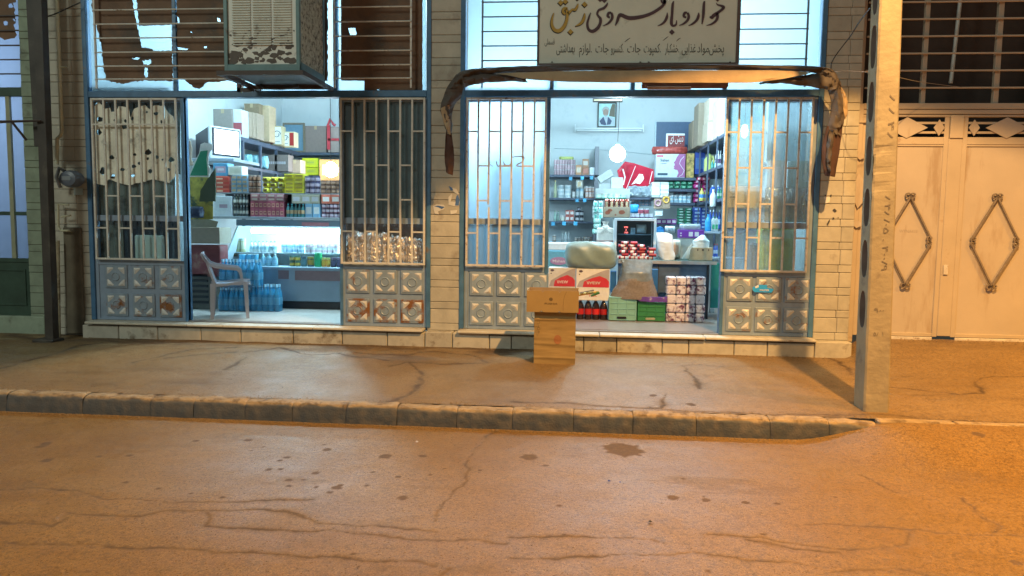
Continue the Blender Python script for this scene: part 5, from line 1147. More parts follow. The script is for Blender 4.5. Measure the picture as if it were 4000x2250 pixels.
# ------------------------------------------------------------------ rooms
M_wall = mat('pale_blue_wall_paint', (.58, .64, .66), .8, var=.05, scale=2, dirt=(.50, .57, .60), dthr=.56, dscale=2)
M_ceil = mat('ceiling_white', (.72, .74, .74), .9, var=.03)
M_floor = mat('terrazzo_floor', (.46, .45, .42), .35, var=.12, scale=30, dirt=(.30, .28, .25), dthr=.6, dscale=3)
FZ = .318; YB = 5.95
def room(x0, x1, name):
    mb = MB(); mb.box(x0-.15, x1+.15, .10, YB+.2, FZ-.14, FZ); tag(mb.build('shop_floor', M_floor if name == 'left' else mat('brown_terrazzo', (.24, .20, .18), .35, var=.15, scale=30), org=(0, 0, 0)), kind='structure')
    mb = MB(); mb.box(x0-.15, x1+.15, .10, YB+.2, 4.76, 4.86); tag(mb.build('shop_ceiling', M_ceil, org=(0, 0, 0)), kind='structure')
    mb = MB(); mb.box(x0, x1, YB, YB+.15, FZ, 4.755); mb.box(x0-.12, x0, .095, YB+.15, FZ+.001, 4.754); mb.box(x1, x1+.12, .095, YB+.15, FZ+.001, 4.754)
    tag(mb.build('shop_wall', M_wall, org=(0, 0, 0)), kind='structure')
room(-5.93, -1.75, 'left'); room(-1.33, 2.72, 'right')
mb = MB(); mb.box(-9.5, -6.70, 2.6, 2.7, 0, 4.75); mb.box(-6.72, -6.6, .14, 2.7, 0, 4.75); mb.box(-9.5, -9.4, .14, 2.7, 0, 4.75); mb.box(-9.5, -6.6, .14, 2.7, 4.76, 4.86); mb.box(-9.5, -6.6, .14, 2.7, .2, .3)
tag(mb.build('shop_wall', M_wall, org=(0, 0, 0)), kind='structure')
mb = MB(); mb.box(-14, -8.42, -.02, .3, -.1, 4.75); tag(mb.build('facade_wall', M_plaster, org=(0, 0, 0)), 'plain wall left of the green door', 'wall')
def q3(x, y): return 680+x/2.899, 360+y/2.899
def q4(x, y): return 680+x/2.899, 800+y/2.899
def qa(x, y): return 2100+x/2.899, 360+y/2.899
def qb(x, y): return 2100+x/2.635, 800+y/2.635
def rc(conv, r, Y):
    (xa, za), (xb, zb) = P(*conv(r[0], (r[1]+r[3])/2), Y), P(*conv(r[2], (r[1]+r[3])/2), Y)
    zt = P(*conv((r[0]+r[2])/2, r[1]), Y)[1]; z0 = P(*conv((r[0]+r[2])/2, r[3]), Y)[1]
    return xa, xb, z0, zt
PC = {}
def pm(col, rough=.45, spec=.5, var=.08):
    k = 'print_%02x%02x%02x_%d' % (int(col[0]*99), int(col[1]*99), int(col[2]*99), int(rough*10))
    return mat(k, col, rough, var=var, scale=20, rnd_obj=.28, spec=spec)
def unit(kind, w, d, h, mats):
    mb = MB()
    if kind == 'box':
        mb.slot(0).box(-w/2, w/2, 0, d, 0, h, c=min(.004, w*.05)); 
        if len(mats) > 1:
            mb.slot(1).box(-w*.36, w*.36, -.0015, .001, h*.25, h*.75)
            if len(mats) > 2: mb.slot(2).box(-w*.2, w*.25, -.0025, .0, h*.42, h*.60)
    elif kind == 'hbox':
        mb.slot(0).box(-w/2, w/2, 0, d, 0, h, c=min(.004, h*.1)); mb.slot(1).box(-w*.49, w*.49, -.0015, .001, h*.72, h*.92)
        if len(mats) > 2: mb.slot(2).box(-w*.3, w*.1, -.0015, .001, h*.15, h*.55)
    elif kind == 'bag':
        def f(u, v, s):
            a = (u-.5)*2; b_ = (v-.5)*2; e = max(0, (1-a**4)*(1-b_**4))**.5
            return (a*w/2*(1-.06*abs(b_)), d/2-s*e*d/2+.006*math.sin(a*9+b_*5), h/2+b_*h/2*(1-.05*a*a))
        mb.slot(0).grid(lambda u, v: f(u, v, 1), 8, 8); mb.grid(lambda u, v: f(1-u, v, 1*-1), 8, 8)
        if len(mats) > 1:
            k0 = len(mb.f)
            for i in range(64):
                if 2 <= i//8 <= 5 and 2 <= i % 8 <= 5: mb.mi[i] = 1
    elif kind == 'bottle':
        r = w/2
        mb.lathe([(r*.9, 0), (r, h*.03), (r, h*.25), (r, h*.52), (r*.96, h*.62), (r*.55, h*.78), (r*.34, h*.85), (r*.34, h*.9), (r*.40, h*.9), (r*.40, h)], 0, r, 0, 12, [0, 0, 1, 0, 0, 0, 0, 2, 2])
    elif kind == 'jar':
        r = w/2
        mb.lathe([(r*.92, 0), (r, h*.04), (r, h*.2), (r, h*.72), (r*.9, h*.80), (r*.96, h*.80), (r*.96, h)], 0, r, 0, 12, [0, 0, 1, 0, 2, 2])
    elif kind == 'can':
        r = w/2
        mb.lathe([(r*.93, 0), (r, h*.04), (r, h*.95), (r*.93, h)], 0, r, 0, 12, [0, 1, 2])
    elif kind == 'jug':
        mb.slot(0).prism([(-w*.5, 0), (w*.5, 0), (w*.5, h*.6), (w*.34, h*.86), (w*.1, h*.9), (-w*.15, h*.9), (-w*.5, h*.7)], 0, d)
        mb.slot(2).lathe([(w*.15, 0), (w*.15, h*.1)], -w*.02, d/2, h*.9, 10)
        mb.slot(1).box(-w*.36, w*.36, -.002, .001, h*.12, h*.45); mb.slot(3).box(w*.18, w*.27, -.001, d+.001, h*.55, h*.75)
    elif kind == 'roll':
        mb.tube([(-w/2, d/2, h/2), (w/2, d/2, h/2)], h/2, 12); mb.slot(1).tube([(-w*.18, d/2, h/2), (w*.3, d/2, h/2)], h/2+.001, 12, caps=False)
    return mb.mesh(kind+'_unit', mats, smooth=kind in ('bag', 'bottle', 'jar', 'can', 'roll'))
ORD = ('', 'second', 'third', 'fourth', 'fifth', 'sixth', 'seventh', 'eighth')
def place_words(i, rows, j, cols):
    r = '' if rows == 1 else 'bottom row' if i == 0 else 'top row' if i == rows-1 else 'middle row' if rows == 3 else ORD[i]+' row up'
    c = '' if cols == 1 else 'leftmost' if j == 0 else 'rightmost' if j == cols-1 else 'middle' if cols == 3 else ORD[j]+' from left'
    return (', '+r if r else '')+(', '+c if c else '')
def cluster(kind, name, label, cat, group, conv, r, rows, cols, Y, mats, d=None, base=None, jit=.02, gap=.03, seed=0, deep=1, rot=0.):
    xa, xb, z0, zt = rc(conv, r, Y)
    if base is not None: z0 = base
    w = (xb-xa)/cols; h = (zt-z0)/rows; d = d or min(max(w, .05), .22)
    if kind in ('bottle', 'jar', 'can'): d = w
    ms = [pm(c) if isinstance(c, tuple) else c for c in mats]
    me = unit(kind, w*(1-gap), d, h*(1-.01), ms); q = random.Random(seed+int(r[0])); out = []
    for k in range(deep):
        for i in range(rows):
            for j in range(cols):
                lab_ = label+place_words(i, rows, j, cols); o = inst(name, me, (xa+w*(j+.5)+q.uniform(-jit, jit)*w*.5, Y+q.uniform(0, jit)*.5+k*d*1.02, z0+h*i), rot=(0, 0, rot+q.uniform(-jit, jit)*1.5))
                tag(o, lab_, cat, group); out.append(o)
    if len(out) == 1 and 'group' in out[0].keys(): del out[0]['group']
    return out
def one(kind, name, label, cat, conv, r, Y, mats, **kw): return cluster(kind, name, label, cat, None, conv, r, 1, 1, Y, mats, jit=0, gap=0, **kw)[0]
def shelf(name, label, x0, x1, y0, y1, z, m, th=.03, uprights=(), utop=None, lab2='shelf'):
    t = thing(name, label, lab2, ((x0+x1)/2, (y0+y1)/2, z-th))
    MB().box(x0, x1, y0, y1, z-th, z, c=.003).build('board', m, t)
    for ux, ub, ut in uprights: MB().box(ux-.015, ux+.015, y0-.002, y0+.03, ub, ut).build('upright', m, t)
    return t
M_shelf = mat('slate_blue_shelf', (.075, .10, .15), .5, var=.15); M_shelfg = mat('grey_shelf', (.30, .36, .42), .5)
WH = (.72, .75, .76); CB = (.40, .30, .20); RED = (.45, .03, .03); YEL = (.62, .55, .04); BLU = (.05, .16, .45); DK = (.05, .035, .04)
# ================================================================== LEFT SHOP
shelf('wall_shelf', 'upper slate shelf running along the left wall of the left shop', -5.9, -5.38, 2.9, 5.5, 2.90, M_shelf, .07, [])
shelf('wall_shelf', 'upper slate shelf across the back wall of the left shop', -5.9, -1.8, 5.5, 5.94, 2.90, M_shelf, .05, [])
zsl = P(*q3(1230, 912), 4.6)[1]
shelf('wall_shelf', 'second slate shelf down the left wall of the left shop', -5.9, -5.36, 2.7, 5.4, zsl, M_shelf, .05)
t = thing('shelving_rack', 'slate steel uprights of the shelving on the left wall of the left shop', 'shelf frame', (-5.37, 3.5, zsl))
for Yu_, in ((2.95,), (3.62,), (4.3,), (5.0,)): MB().box(-5.40, -5.36, Yu_, Yu_+.04, zsl-1.0, 2.84).build('upright', M_shelf, t)
zs2 = P(*q3(1700, 990), 4.9)[1]
shelf('wall_shelf', 'second slate shelf on the back wall of the left shop under the yellow boxes', -5.36, -1.8, 5.2, 5.9, P(*q3(1540, 945), 5.2)[1], M_shelf, .04)
t = thing('television', 'silver framed tube television with a glowing white screen on a high shelf', 'television', (-5.33, 2.30, 2.475), rot=R(66))
MB().box(-5.62, -5.04, 2.30, 2.36, 2.475, 2.965, c=.015).build('front_bezel', mat('silver_plastic', (.55, .60, .64), .35, var=.04), t)
MB().box(-5.585, -5.075, 2.288, 2.301, 2.53, 2.94, c=.01).build('screen_surround', mat('dark_plastic', (.035, .035, .045), .4), t)
MB().box(-5.555, -5.105, 2.280, 2.2885, 2.555, 2.92, c=.005).build('screen', emit('television_glow', (.85, .93, 1.), 2.6), t)
mb = MB(); k = mb.add([(-5.60, 2.36, 2.49), (-5.06, 2.36, 2.49), (-5.06, 2.36, 2.95), (-5.60, 2.36, 2.95), (-5.48, 2.80, 2.52), (-5.18, 2.80, 2.52), (-5.18, 2.80, 2.86), (-5.48, 2.80, 2.86)], [(0, 1, 5, 4), (1, 2, 6, 5), (2, 3, 7, 6), (3, 0, 4, 7), (4, 5, 6, 7), (0, 3, 2, 1)])
k.build('tube_housing', mat('dark_plastic', (.035, .035, .045), .4), t)
shelf('television_stand', 'pale shelf carrying the television', -5.9, -5.05, 1.95, 2.85, 2.472, M_shelfg, .045)
def ct(label, r, Y, col, conv=q3, d=.25, tape=True, name='carton', base=None):
    xa, xb, z0, zt = rc(conv, r, Y)
    if base is not None: z0 = base
    return carton_at(label, ((xa, z0), (xb, zt)), Y, d, pm(col, .8), tape, name)
ct('grey-brown carton behind the television on the top shelf', (445, 190, 658, 520), 3.1, (.24, .22, .20))
c_ = ct('white and red carton beside the television', (662, 195, 768, 520), 3.15, (.60, .66, .72), tape=False)
xa, xb, z0, zt = rc(q3, (662, 345, 768, 480), 3.148); MB().box(xa, xb, 3.146, 3.15, z0, zt).build('red_panel', pm((.42, .10, .12)), c_)
for i in range(4): ct(['leftmost of four tall pale cartons on edge on the top shelf', 'second of four tall pale cartons on edge on the top shelf', 'third of four tall pale cartons on edge on the top shelf', 'rightmost of four tall pale cartons on edge, slightly torn'][i], (775+42*i, 212+8*i, 812+42*i, 500+10*i), 3.35+.1*i, (.50, .40, .31), d=.3, tape=False)
ct('brown carton standing behind the row of tall pale cartons', (795, 128, 962, 500), 3.95, (.32, .24, .15), d=.3)
ct('tall cardboard carton nearest the back on the left wall shelf', (965, 150, 1078, 560), 4.1, (.46, .35, .23), d=.3)
def swirl(label, r, Y, red_left):
    xa, xb, z0, zt = rc(q3, r, Y); z0 = max(2.905, z0)
    t = thing('gift_box', label, 'box', ((xa+xb)/2, Y, z0))
    MB().box(xa, xb, Y, Y+.2, z0, zt, c=.005).build('box_body', pm((.62, .55, .34)), t)
    w = xb-xa; a, b_ = (xa+.01, xa+w*.22) if red_left else (xb-w*.36, xb-.012)
    MB().box(a, b_, Y-.002, Y, z0+.02, zt-.02).build('red_panel', pm((.40, .03, .03)), t)
    a, b_ = (xa+w*.26, xb-.01) if red_left else (xa+.015, xb-w*.40)
    MB().box(a, b_, Y-.002, Y, z0+.02, zt-.02).build('white_panel', pm((.62, .68, .68)), t)
    mb = MB(); c = ((a+b_)/2, (z0+zt)/2); rr = (zt-z0)*.2; mb.tube([(c[0]+rr*math.cos(k*.42)*(1-k*.03), Y-.004, c[1]+.02+rr*math.sin(k*.42)*(1-k*.03)) for k in range(17)], .008, 4); mb.box(a+.01, b_-.02, Y-.004, Y-.001, z0+.055, z0+.065); mb.build('swirl_print', pm((.12, .16, .18)), t)
swirl('cream box with a swirl and a red left edge on the top shelf', (1085, 382, 1218, 600), 4.35, True)
swirl('cream box with a swirl and a red right half on the top shelf', (1212, 447, 1362, 638), 4.5, False)
xa, xb, z0, zt = rc(q3, (1232, 347, 1480, 672), 5.55); z0 = 2.905
t = thing('framed_picture', 'blue picture in a dull brown frame leaning on the back shelf', 'picture', ((xa+xb)/2, 5.55, z0))
mb = MB(); frame_rect(mb, xa, xb, z0, zt, .035, 5.54, 5.58); mb.build('picture_frame', pm((.16, .14, .10)), t)
MB().box(xa+.035, xb-.035, 5.56, 5.57, z0+.035, zt-.035).build('picture_sheet', pm((.14, .26, .36), .3), t)
ct('dull brown carton beside the framed picture on the back shelf', (1484, 382, 1722, 680), 5.55, (.30, .25, .23), base=2.905)
t = ct('dull brown carton tied with a red ribbon on the back shelf', (1742, 392, 1890, 680), 5.5, (.31, .26, .24), base=2.905, tape=False)
xa, xb, z0, zt = rc(q3, (1742, 392, 1890, 680), 5.48); mb = MB()
mb.box(xa-.015, xa+.05, 5.47, 5.49, z0+.05, zt+.03); mb.box(xa, xb, 5.47, 5.485, (z0+zt)/2-.02, (z0+zt)/2+.02); mb.tube([(xa, 5.46, zt+.0), (xa+.06, 5.44, zt+.14), (xa+.12, 5.44, zt+.05), (xa+.16, 5.46, zt+.02)], .025, 6)
mb.build('red_ribbon', pm((.50, .05, .07)), t)
for i, r in enumerate(((770, 695, 850, 812), (862, 700, 945, 850))):
    one('bag', 'plastic_bag', ['cyan plastic bag at the left of the second shelf', 'cyan plastic bag second on the second shelf'][i], 'bag', q3, r, 3.2+.4*i, [(.22, .48, .55)], d=.2)
one('bag', 'plastic_bag', 'narrow cyan plastic bag against the grey carton', 'bag', q3, (975, 715, 1045, 870), 3.8, [(.25, .50, .58)], d=.15)
t = ct('long grey-brown carton with a white lettered band on the second shelf', (1032, 708, 1295, 895), 4.3, (.27, .22, .20), tape=False)
xa, xb, z0, zt = rc(q3, (1050, 785, 1270, 815), 4.298); mb = MB(); n = 10
for k in range(n): mb.box(xa+(xb-xa)*k/n, xa+(xb-xa)*(k+.6)/n, 4.296, 4.299, z0, zt)
mb.build('lettering_band', pm((.5, .5, .55)), t)
ct('small brown carton at the end of the second shelf', (1298, 765, 1432, 915), 4.5, (.34, .25, .18))
for i, r in enumerate(((1450, 745, 1630, 848), (1452, 852, 1636, 938))): one('box', 'yellow_box', ['upper lime yellow box of the two stacked', 'lower lime yellow box of the two stacked'][i], 'box', q3, r, 5.2, [(.60, .68, .03), (.55, .60, .05), (.35, .45, .1)], d=.25)
one('box', 'orange_box', 'white and orange box glaring beside the lime boxes', 'box', q3, (1645, 760, 1885, 1000), 5.0, [(.65, .32, .12), (.75, .72, .7)], d=.2)
xx, zz = P(*q3(1775, 890), 4.6); mb = MB(); mb.lathe([(.02, .16), (.06, .14), (.12, .07), (.13, 0), (.10, -.08), (.03, -.12)], xx, 4.6, zz, 14)
lb = tag(mb.build('glowing_bulb_shape', emit('package_glare', (.9, .96, 1.), 14), smooth=True), 'added glowing blob standing for glare on the white and orange box', 'bulb')  # added glow: glare on the package put in as a lit bulb shape
MB().tube([(xx, 4.6, zz+.15), (xx, 4.6, 4.75)], .006, 6).build('hanging_cord', mat('black_cable', (.02, .02, .02), .5), lb)
lamp('room_lamp', 'POINT', (xx, 4.35, zz), 30, (.85, .95, 1.), .1)  # unseen lamp beside the added glow
# snack rack over the refrigerated counter
YR = 1.62; xr0_, xr1_, zB, _ = rc(q3, (440, 1000, 1890, 1412), YR); xr1_ = -1.95
zA = P(*q3(1150, 1140), YR)[1]
rk = thing('snack_rack', 'grey two-tier snack rack standing on the refrigerated counter', 'rack', ((xr0_+xr1_)/2, YR+.2, zB-.04))
MB().box(xr0_-.01, xr1_, YR-.01, YR+.40, zB-.035, zB, c=.004).build('rack_shelf', M_shelfg, rk); MB().box(xr0_-.01, xr1_, YR+.04, YR+.40, zA-.012, zA).build('rack_shelf', M_shelfg, rk)
MB().box(xr0_-.01, xr1_, YR+.40, YR+.41, zB, zA+.03).build('rack_back', pm((.10, .10, .12)), rk)
def rowA(kind, name, label, cat, group, r, rows, cols, mats, **kw): return cluster(kind, name, label, cat, group, q3, r, rows, cols, YR+.05, mats, base=zA+.001, **kw)
def rowB(kind, name, label, cat, group, r, rows, cols, mats, base=None, **kw): return cluster(kind, name, label, cat, group, q3, r, rows, cols, YR+.03, mats, base=zB+.001 if base is None else base, **kw)
rowA('hbox', 'cookie_box', 'red box in the stack at the left end of the rack', 'box', 'red boxes stacked on the rack', (442, 950, 625, 1130), 4, 1, [(.48, .05, .04), (.60, .16, .10), (.62, .40, .3)], d=.2)
rowA('box', 'biscuit_pack', 'blue and tan biscuit pack in the pile beside the red boxes', 'packet', 'blue and tan packs on the rack', (645, 940, 830, 1130), 4, 3, [(.20, .34, .46), (.45, .33, .2)], d=.2)
rowA('jar', 'brown_jar', 'dark brown jar left of the yellow bags on the rack', 'jar', 'dark brown jars on the rack', (835, 940, 970, 1130), 3, 3, [(.10, .05, .04), (.30, .16, .10), (.4, .3, .25)])
rowA('bag', 'snack_bag', 'yellow snack bag heaped in the middle of the rack', 'bag', 'yellow snack bags on the rack', (972, 955, 1242, 1130), 3, 3, [(.62, .56, .05), (.20, .14, .04)], d=.12, jit=.12)
rowA('box', 'yellow_pack', 'yellow carton in the double stack on the rack', 'box', 'yellow cartons on the rack', (1246, 925, 1466, 1130), 5, 2, [(.60, .54, .04), (.35, .28, .05)], d=.2)
rowA('jar', 'dark_jar', 'violet-grey jar right of the yellow cartons', 'jar', 'violet-grey jars on the rack', (1470, 950, 1645, 1130), 3, 3, [(.10, .08, .14), (.34, .30, .38), (.10, .10, .2)])
rowA('jar', 'brown_jar', 'brown jar at the right end of the rack', 'jar', 'brown jars at the right end of the rack', (1650, 1000, 1890, 1130), 3, 4, [(.16, .09, .06), (.30, .18, .12), (.2, .12, .1)])
one('box', 'snack_box', 'sky blue and pink box on top of the red boxes', 'box', q3, (442, 803, 606, 948), YR+.06, [(.12, .42, .70), (.55, .40, .55), (.7, .7, .8)], d=.2)
one('box', 'snack_box', 'white box on top of the blue and tan packs', 'box', q3, (612, 836, 768, 940), YR+.06, [(.66, .68, .62), (.55, .58, .5)], d=.2)
t = one('box', 'display_box', 'white display box with a blue rim at the left end of the lower rack tier', 'box', q3, (452, 1175, 655, 1408), YR+.03, [(.50, .58, .66), (.46, .55, .63), (.30, .25, .35)], d=.25)
xa, xb, z0, zt = rc(q3, (455, 1150, 660, 1175), YR+.02); MB().box(xa, xb, YR+.015, YR+.28, z0, zt).build('blue_rim', pm((.05, .25, .55)), None) if False else None
rowB('bottle', 'small_bottle', 'small dark bottle beside the white display box', 'bottle', 'small dark bottles on the rack', (660, 1155, 835, 1408), 2, 5, [(.06, .08, .09), (.42, .44, .42), (.5, .55, .6)])
rowB('box', 'biscuit_pack', 'pink biscuit pack in the rows on the lower tier', 'packet', 'pink biscuit packs on the rack', (862, 1235, 1242, 1408), 2, 8, [(.42, .10, .16), (.58, .34, .26), (.3, .08, .1)], d=.15)
rowB('box', 'biscuit_pack', 'pale pink flat packet lying on the pink biscuit packs', 'packet', 'pale flat packets on the rack', (862, 1150, 1242, 1232), 2, 4, [(.46, .22, .25), (.6, .5, .45)], d=.15, base=P(*q3(1050, 1233), YR+.03)[1])
rowB('bottle', 'shampoo_bottle', 'small teal and orange bottle right of the pink packs', 'bottle', 'small coloured bottles on the rack', (1262, 1262, 1478, 1412), 1, 5, [(.05, .22, .25), (.55, .38, .22), (.1, .5, .6)])
rowB('box', 'tissue_pack', 'light blue packet with white top', 'packet', 'light blue packets on the rack', (1482, 1262, 1655, 1412), 1, 2, [(.22, .48, .72), (.65, .75, .8)], d=.15)
rowB('jar', 'small_jar', 'small maroon and white jar on the lower tier', 'jar', 'maroon jars on the rack', (1665, 1262, 1895, 1412), 3, 5, [(.18, .05, .10), (.50, .45, .55), (.08, .06, .1)])
bz_ = P(*q3(1450, 1260), YR+.03)[1]
rowB('box', 'snack_box', 'white and khaki flat box above the coloured bottles', 'box', 'flat boxes above the coloured bottles', (1330, 1160, 1650, 1255), 1, 3, [(.42, .44, .36), (.5, .55, .62)], d=.15, base=bz_)
rowB('box', 'snack_box', 'white box with red ends at the right of the lower tier', 'box', 'white boxes with red ends', (1665, 1160, 1880, 1255), 1, 2, [(.60, .18, .12), (.78, .76, .76)], d=.15, base=bz_)
# refrigerated display counter
YF = 1.42; xf0 = P(*q4(527, 900), YF)[0]; xf1 = -1.95
zg0 = P(*q4(1200, 705), YF)[1]; zg1 = P(*q4(1200, 250), YF+.25)[1]; ztop = zB-.042
fr_ = thing('refrigerated_counter', 'lit refrigerated display counter with slanted glass across the left shop', 'refrigerator', ((xf0+xf1)/2, YF+.4, FZ))
M_fr = mat('grey_blue_enamel', (.16, .24, .32), .35, var=.06); M_frw = mat('white_enamel', (.62, .70, .74), .4, var=.04)
MB().box(xf0, xf1, YF, YF+.8, FZ+.11, zg0-.03, c=.01).build('lower_body', M_fr, fr_)
MB().box(xf0+.02, xf1, YF+.05, YF+.75, FZ, FZ+.11).build('plinth_base', pm((.02, .02, .025)), fr_)
MB().box(xf0, xf1, YF-.012, YF+.03, zg0-.045, zg0, c=.005).build('front_rail', M_fr, fr_)
xa, xb, z0, zt = rc(q4, (1370, 735, 1905, 860), YF-.003); MB().box(xa, xf1, YF-.006, YF, z0, zt).build('brown_band', pm((.13, .10, .12)), fr_)
xa, xb, z0, zt = rc(q4, (1180, 735, 1300, 840), YF-.003); MB().box(xa, xb, YF-.006, YF, z0, zt).build('brown_band', pm((.13, .10, .12)), fr_)
MB().box(xf0+.14, xf1, YF+.22, YF+.8, zg1+.01, ztop, c=.006).build('canopy', M_fr, fr_)
xa, xb, z0, zt = rc(q4, (1445, 200, 1750, 240), YF+.21); MB().box(xa, xb, YF+.212, YF+.22, z0, zt).build('pink_label', pm((.45, .22, .28)), fr_)
MB().add([(xf0, YF+.01, zg0), (xf0+.13, YF+.26, zg1), (xf0+.13, YF+.8, zg1), (xf0, YF+.8, zg0), (xf0+.025, YF+.01, zg0), (xf0+.155, YF+.26, zg1), (xf0+.155, YF+.8, zg1), (xf0+.025, YF+.8, zg0)], [(0, 1, 2, 3), (7, 6, 5, 4), (0, 4, 5, 1)]).build('end_frame', M_frw, fr_)
MB().box(xf0+.02, xf1, YF+.78, YF+.80, zg0, zg1).build('back_wall', M_frw, fr_)
MB().add([(xf0+.02, YF+.012, zg0+.002), (xf1, YF+.012, zg0+.002), (xf1, YF+.255, zg1), (xf0+.15, YF+.255, zg1)], [(0, 1, 2, 3)]).build('slanted_glass', glass('fridge_glass', (.75, .93, 1.), .05), fr_)
zsh = P(*q4(1100, 540), YF+.35)[1]
MB().box(xf0+.08, xf1, YF+.30, YF+.76, zsh-.012, zsh).build('glass_shelf', M_frw, fr_)
MB().box(xf0+.03, xf1, YF+.03, YF+.76, zg0-.028, zg0+.002).build('deck', M_frw, fr_)
xa, xb, z0, zt = rc(q4, (885, 262, 1920, 335), YF+.34); mb = MB(); mb.tube([(xa, YF+.34, (z0+zt)/2+.0), (xf1-.05, YF+.34, (z0+zt)/2+.0)], .038, 12); mb.build('fluorescent_tube', emit('tube_glow', (.72, .95, 1.), 30), fr_)
MB().box(xa, xf1, YF+.32, YF+.36, zg1-.012, zg1+.008).build('tube_holder', M_frw, fr_)
lamp('fridge_lamp', 'AREA', ((xa+xf1)/2, YF+.36, zg1-.05), 110, (.55, .92, 1.), xf1-xa, to=((xa+xf1)/2, YF+.30, 0), size_y=.05)
def fz(kind, name, label, cat, group, r, rows, cols, mats, base, Y=YF+.34, **kw): return cluster(kind, name, label, cat, group, q4, r, rows, cols, Y, mats, base=base, **kw)
fz('jar', 'tall_jar', 'pale yellow jar on the top fridge shelf at the left', 'jar', 'pale jars on the fridge shelf', (692, 378, 800, 520), 1, 2, [(.60, .58, .3), (.75, .72, .5), (.7, .7, .6)], zsh)
fz('bottle', 'milk_bottle', 'small white bottle on the top fridge shelf', 'bottle', 'white bottles on the fridge shelf', (845, 410, 1150, 525), 1, 7, [(.7, .75, .76), (.35, .55, .62), (.15, .4, .6)], zsh)
fz('jar', 'yoghurt_tub', 'white and blue tub on the top fridge shelf', 'tub', 'white and blue tubs on the fridge shelf', (1200, 440, 1460, 525), 2, 4, [(.65, .72, .76), (.25, .45, .62), (.7, .75, .8)], zsh)
fz('jar', 'yoghurt_tub', 'white and pink tub on the top fridge shelf', 'tub', 'white and pink tubs on the fridge shelf', (1470, 440, 1860, 525), 2, 6, [(.72, .74, .76), (.6, .45, .52), (.7, .75, .8)], zsh)
dk_ = zg0+.003; Yd2 = YF+.12
fz('jar', 'pickle_jar', 'dark green jar at the left foot of the fridge glass', 'jar', 'dark green jars in the fridge', (575, 545, 700, 640), 1, 2, [(.06, .12, .08), (.12, .16, .08), (.1, .2, .2)], dk_+.12, YF+.3)
fz('can', 'blue_can', 'bright blue tin low in the fridge', 'tin', 'blue tins in the fridge', (720, 560, 940, 690), 2, 3, [(.05, .40, .62), (.10, .45, .70), (.7, .8, .85)], dk_, Yd2+.1)
fz('bottle', 'water_bottle', 'pale bottle behind the fridge glass', 'bottle', 'pale bottles in the fridge', (960, 555, 1160, 700), 1, 3, [(.20, .35, .42), (.25, .40, .50), (.8, .85, .9)], dk_, Yd2)
fz('jar', 'sauce_jar', 'orange-labelled jar in the middle of the fridge', 'jar', 'orange-labelled jars', (1295, 580, 1420, 700), 2, 2, [(.10, .16, .14), (.60, .36, .06), (.1, .2, .15)], dk_, Yd2)
fz('jar', 'sauce_jar', 'grey-green jar right of the orange-labelled jars', 'jar', None, (1425, 580, 1490, 700), 1, 1, [(.08, .16, .18), (.15, .28, .3), (.1, .15, .2)], dk_, Yd2)
fz('jar', 'sauce_jar', 'jar with an orange lid beside the bright green tin', 'jar', None, (1495, 590, 1570, 700), 1, 1, [(.10, .12, .14), (.6, .32, .06), (.62, .40, .1)], dk_, Yd2)
fz('can', 'green_tin', 'bright green tin in the fridge', 'tin', None, (1575, 540, 1662, 700), 1, 1, [(.02, .55, .22), (.02, .50, .20), (.4, .8, .5)], dk_, Yd2)
fz('jar', 'sauce_jar', 'orange and yellow jar right of the green tin', 'jar', 'orange and yellow jars', (1665, 600, 1760, 700), 1, 2, [(.60, .22, .05), (.66, .36, .05), (.65, .6, .2)], dk_, Yd2)
fz('jar', 'jam_jar', 'dark plum jar at the right end of the fridge', 'jar', 'dark plum jars', (1765, 600, 1890, 700), 1, 2, [(.06, .04, .08), (.12, .10, .18), (.3, .2, .3)], dk_, Yd2)
# shrink-wrapped water packs
M_wat = plastic('blue_water_plastic', (.04, .34, .62), .12, .75); M_cap = pm((.35, .62, .78)); M_wl = pm((.10, .35, .55))
def water_pack(label, r, Y, cols, base):
    xa, xb, z0, zt = rc(q4, r, Y); z0 = base; w = (xb-xa)/cols
    t = thing('water_pack', label, 'water pack', ((xa+xb)/2, Y, z0), 'shrink-wrapped water packs'); me = unit('bottle', w*.97, w, zt-z0, [M_wat, M_wl, M_cap])
    for k in range(2):
        for j in range(cols): inst('bottle', me, (xa+w*(j+.5), Y+.02+k*w, z0), t)
    mb = MB(); h = (zt-z0)*.62
    def wrap(u, v):
        a = (v-.5)*2; return (xa-.004+(xb-xa+.008)*u, Y+.008-.012*abs(math.sin(u*cols*math.pi))*.6, z0+.004+h*v)
    mb.grid(wrap, cols*5, 3); mb.build('shrink_wrap', plastic('shrink_wrap_film', (.08, .30, .50), .1, .35) if 'shrink_wrap_film' not in MATS else MATS['shrink_wrap_film'], t)
Yw = .98
zmid_ = P(*q4(700, 925), Yw+.0)[1]
water_pack('lower left pack of blue water bottles behind the plastic chair', (482, 945, 835, 1190), Yw, 6, FZ)
water_pack('right pack of blue water bottles on the floor beside the chair', (845, 905, 1180, 1190), Yw+.06, 5, FZ)
water_pack('upper pack of blue water bottles stacked behind the chair arm', (490, 622, 950, 915), Yw+.02, 6, zmid_)
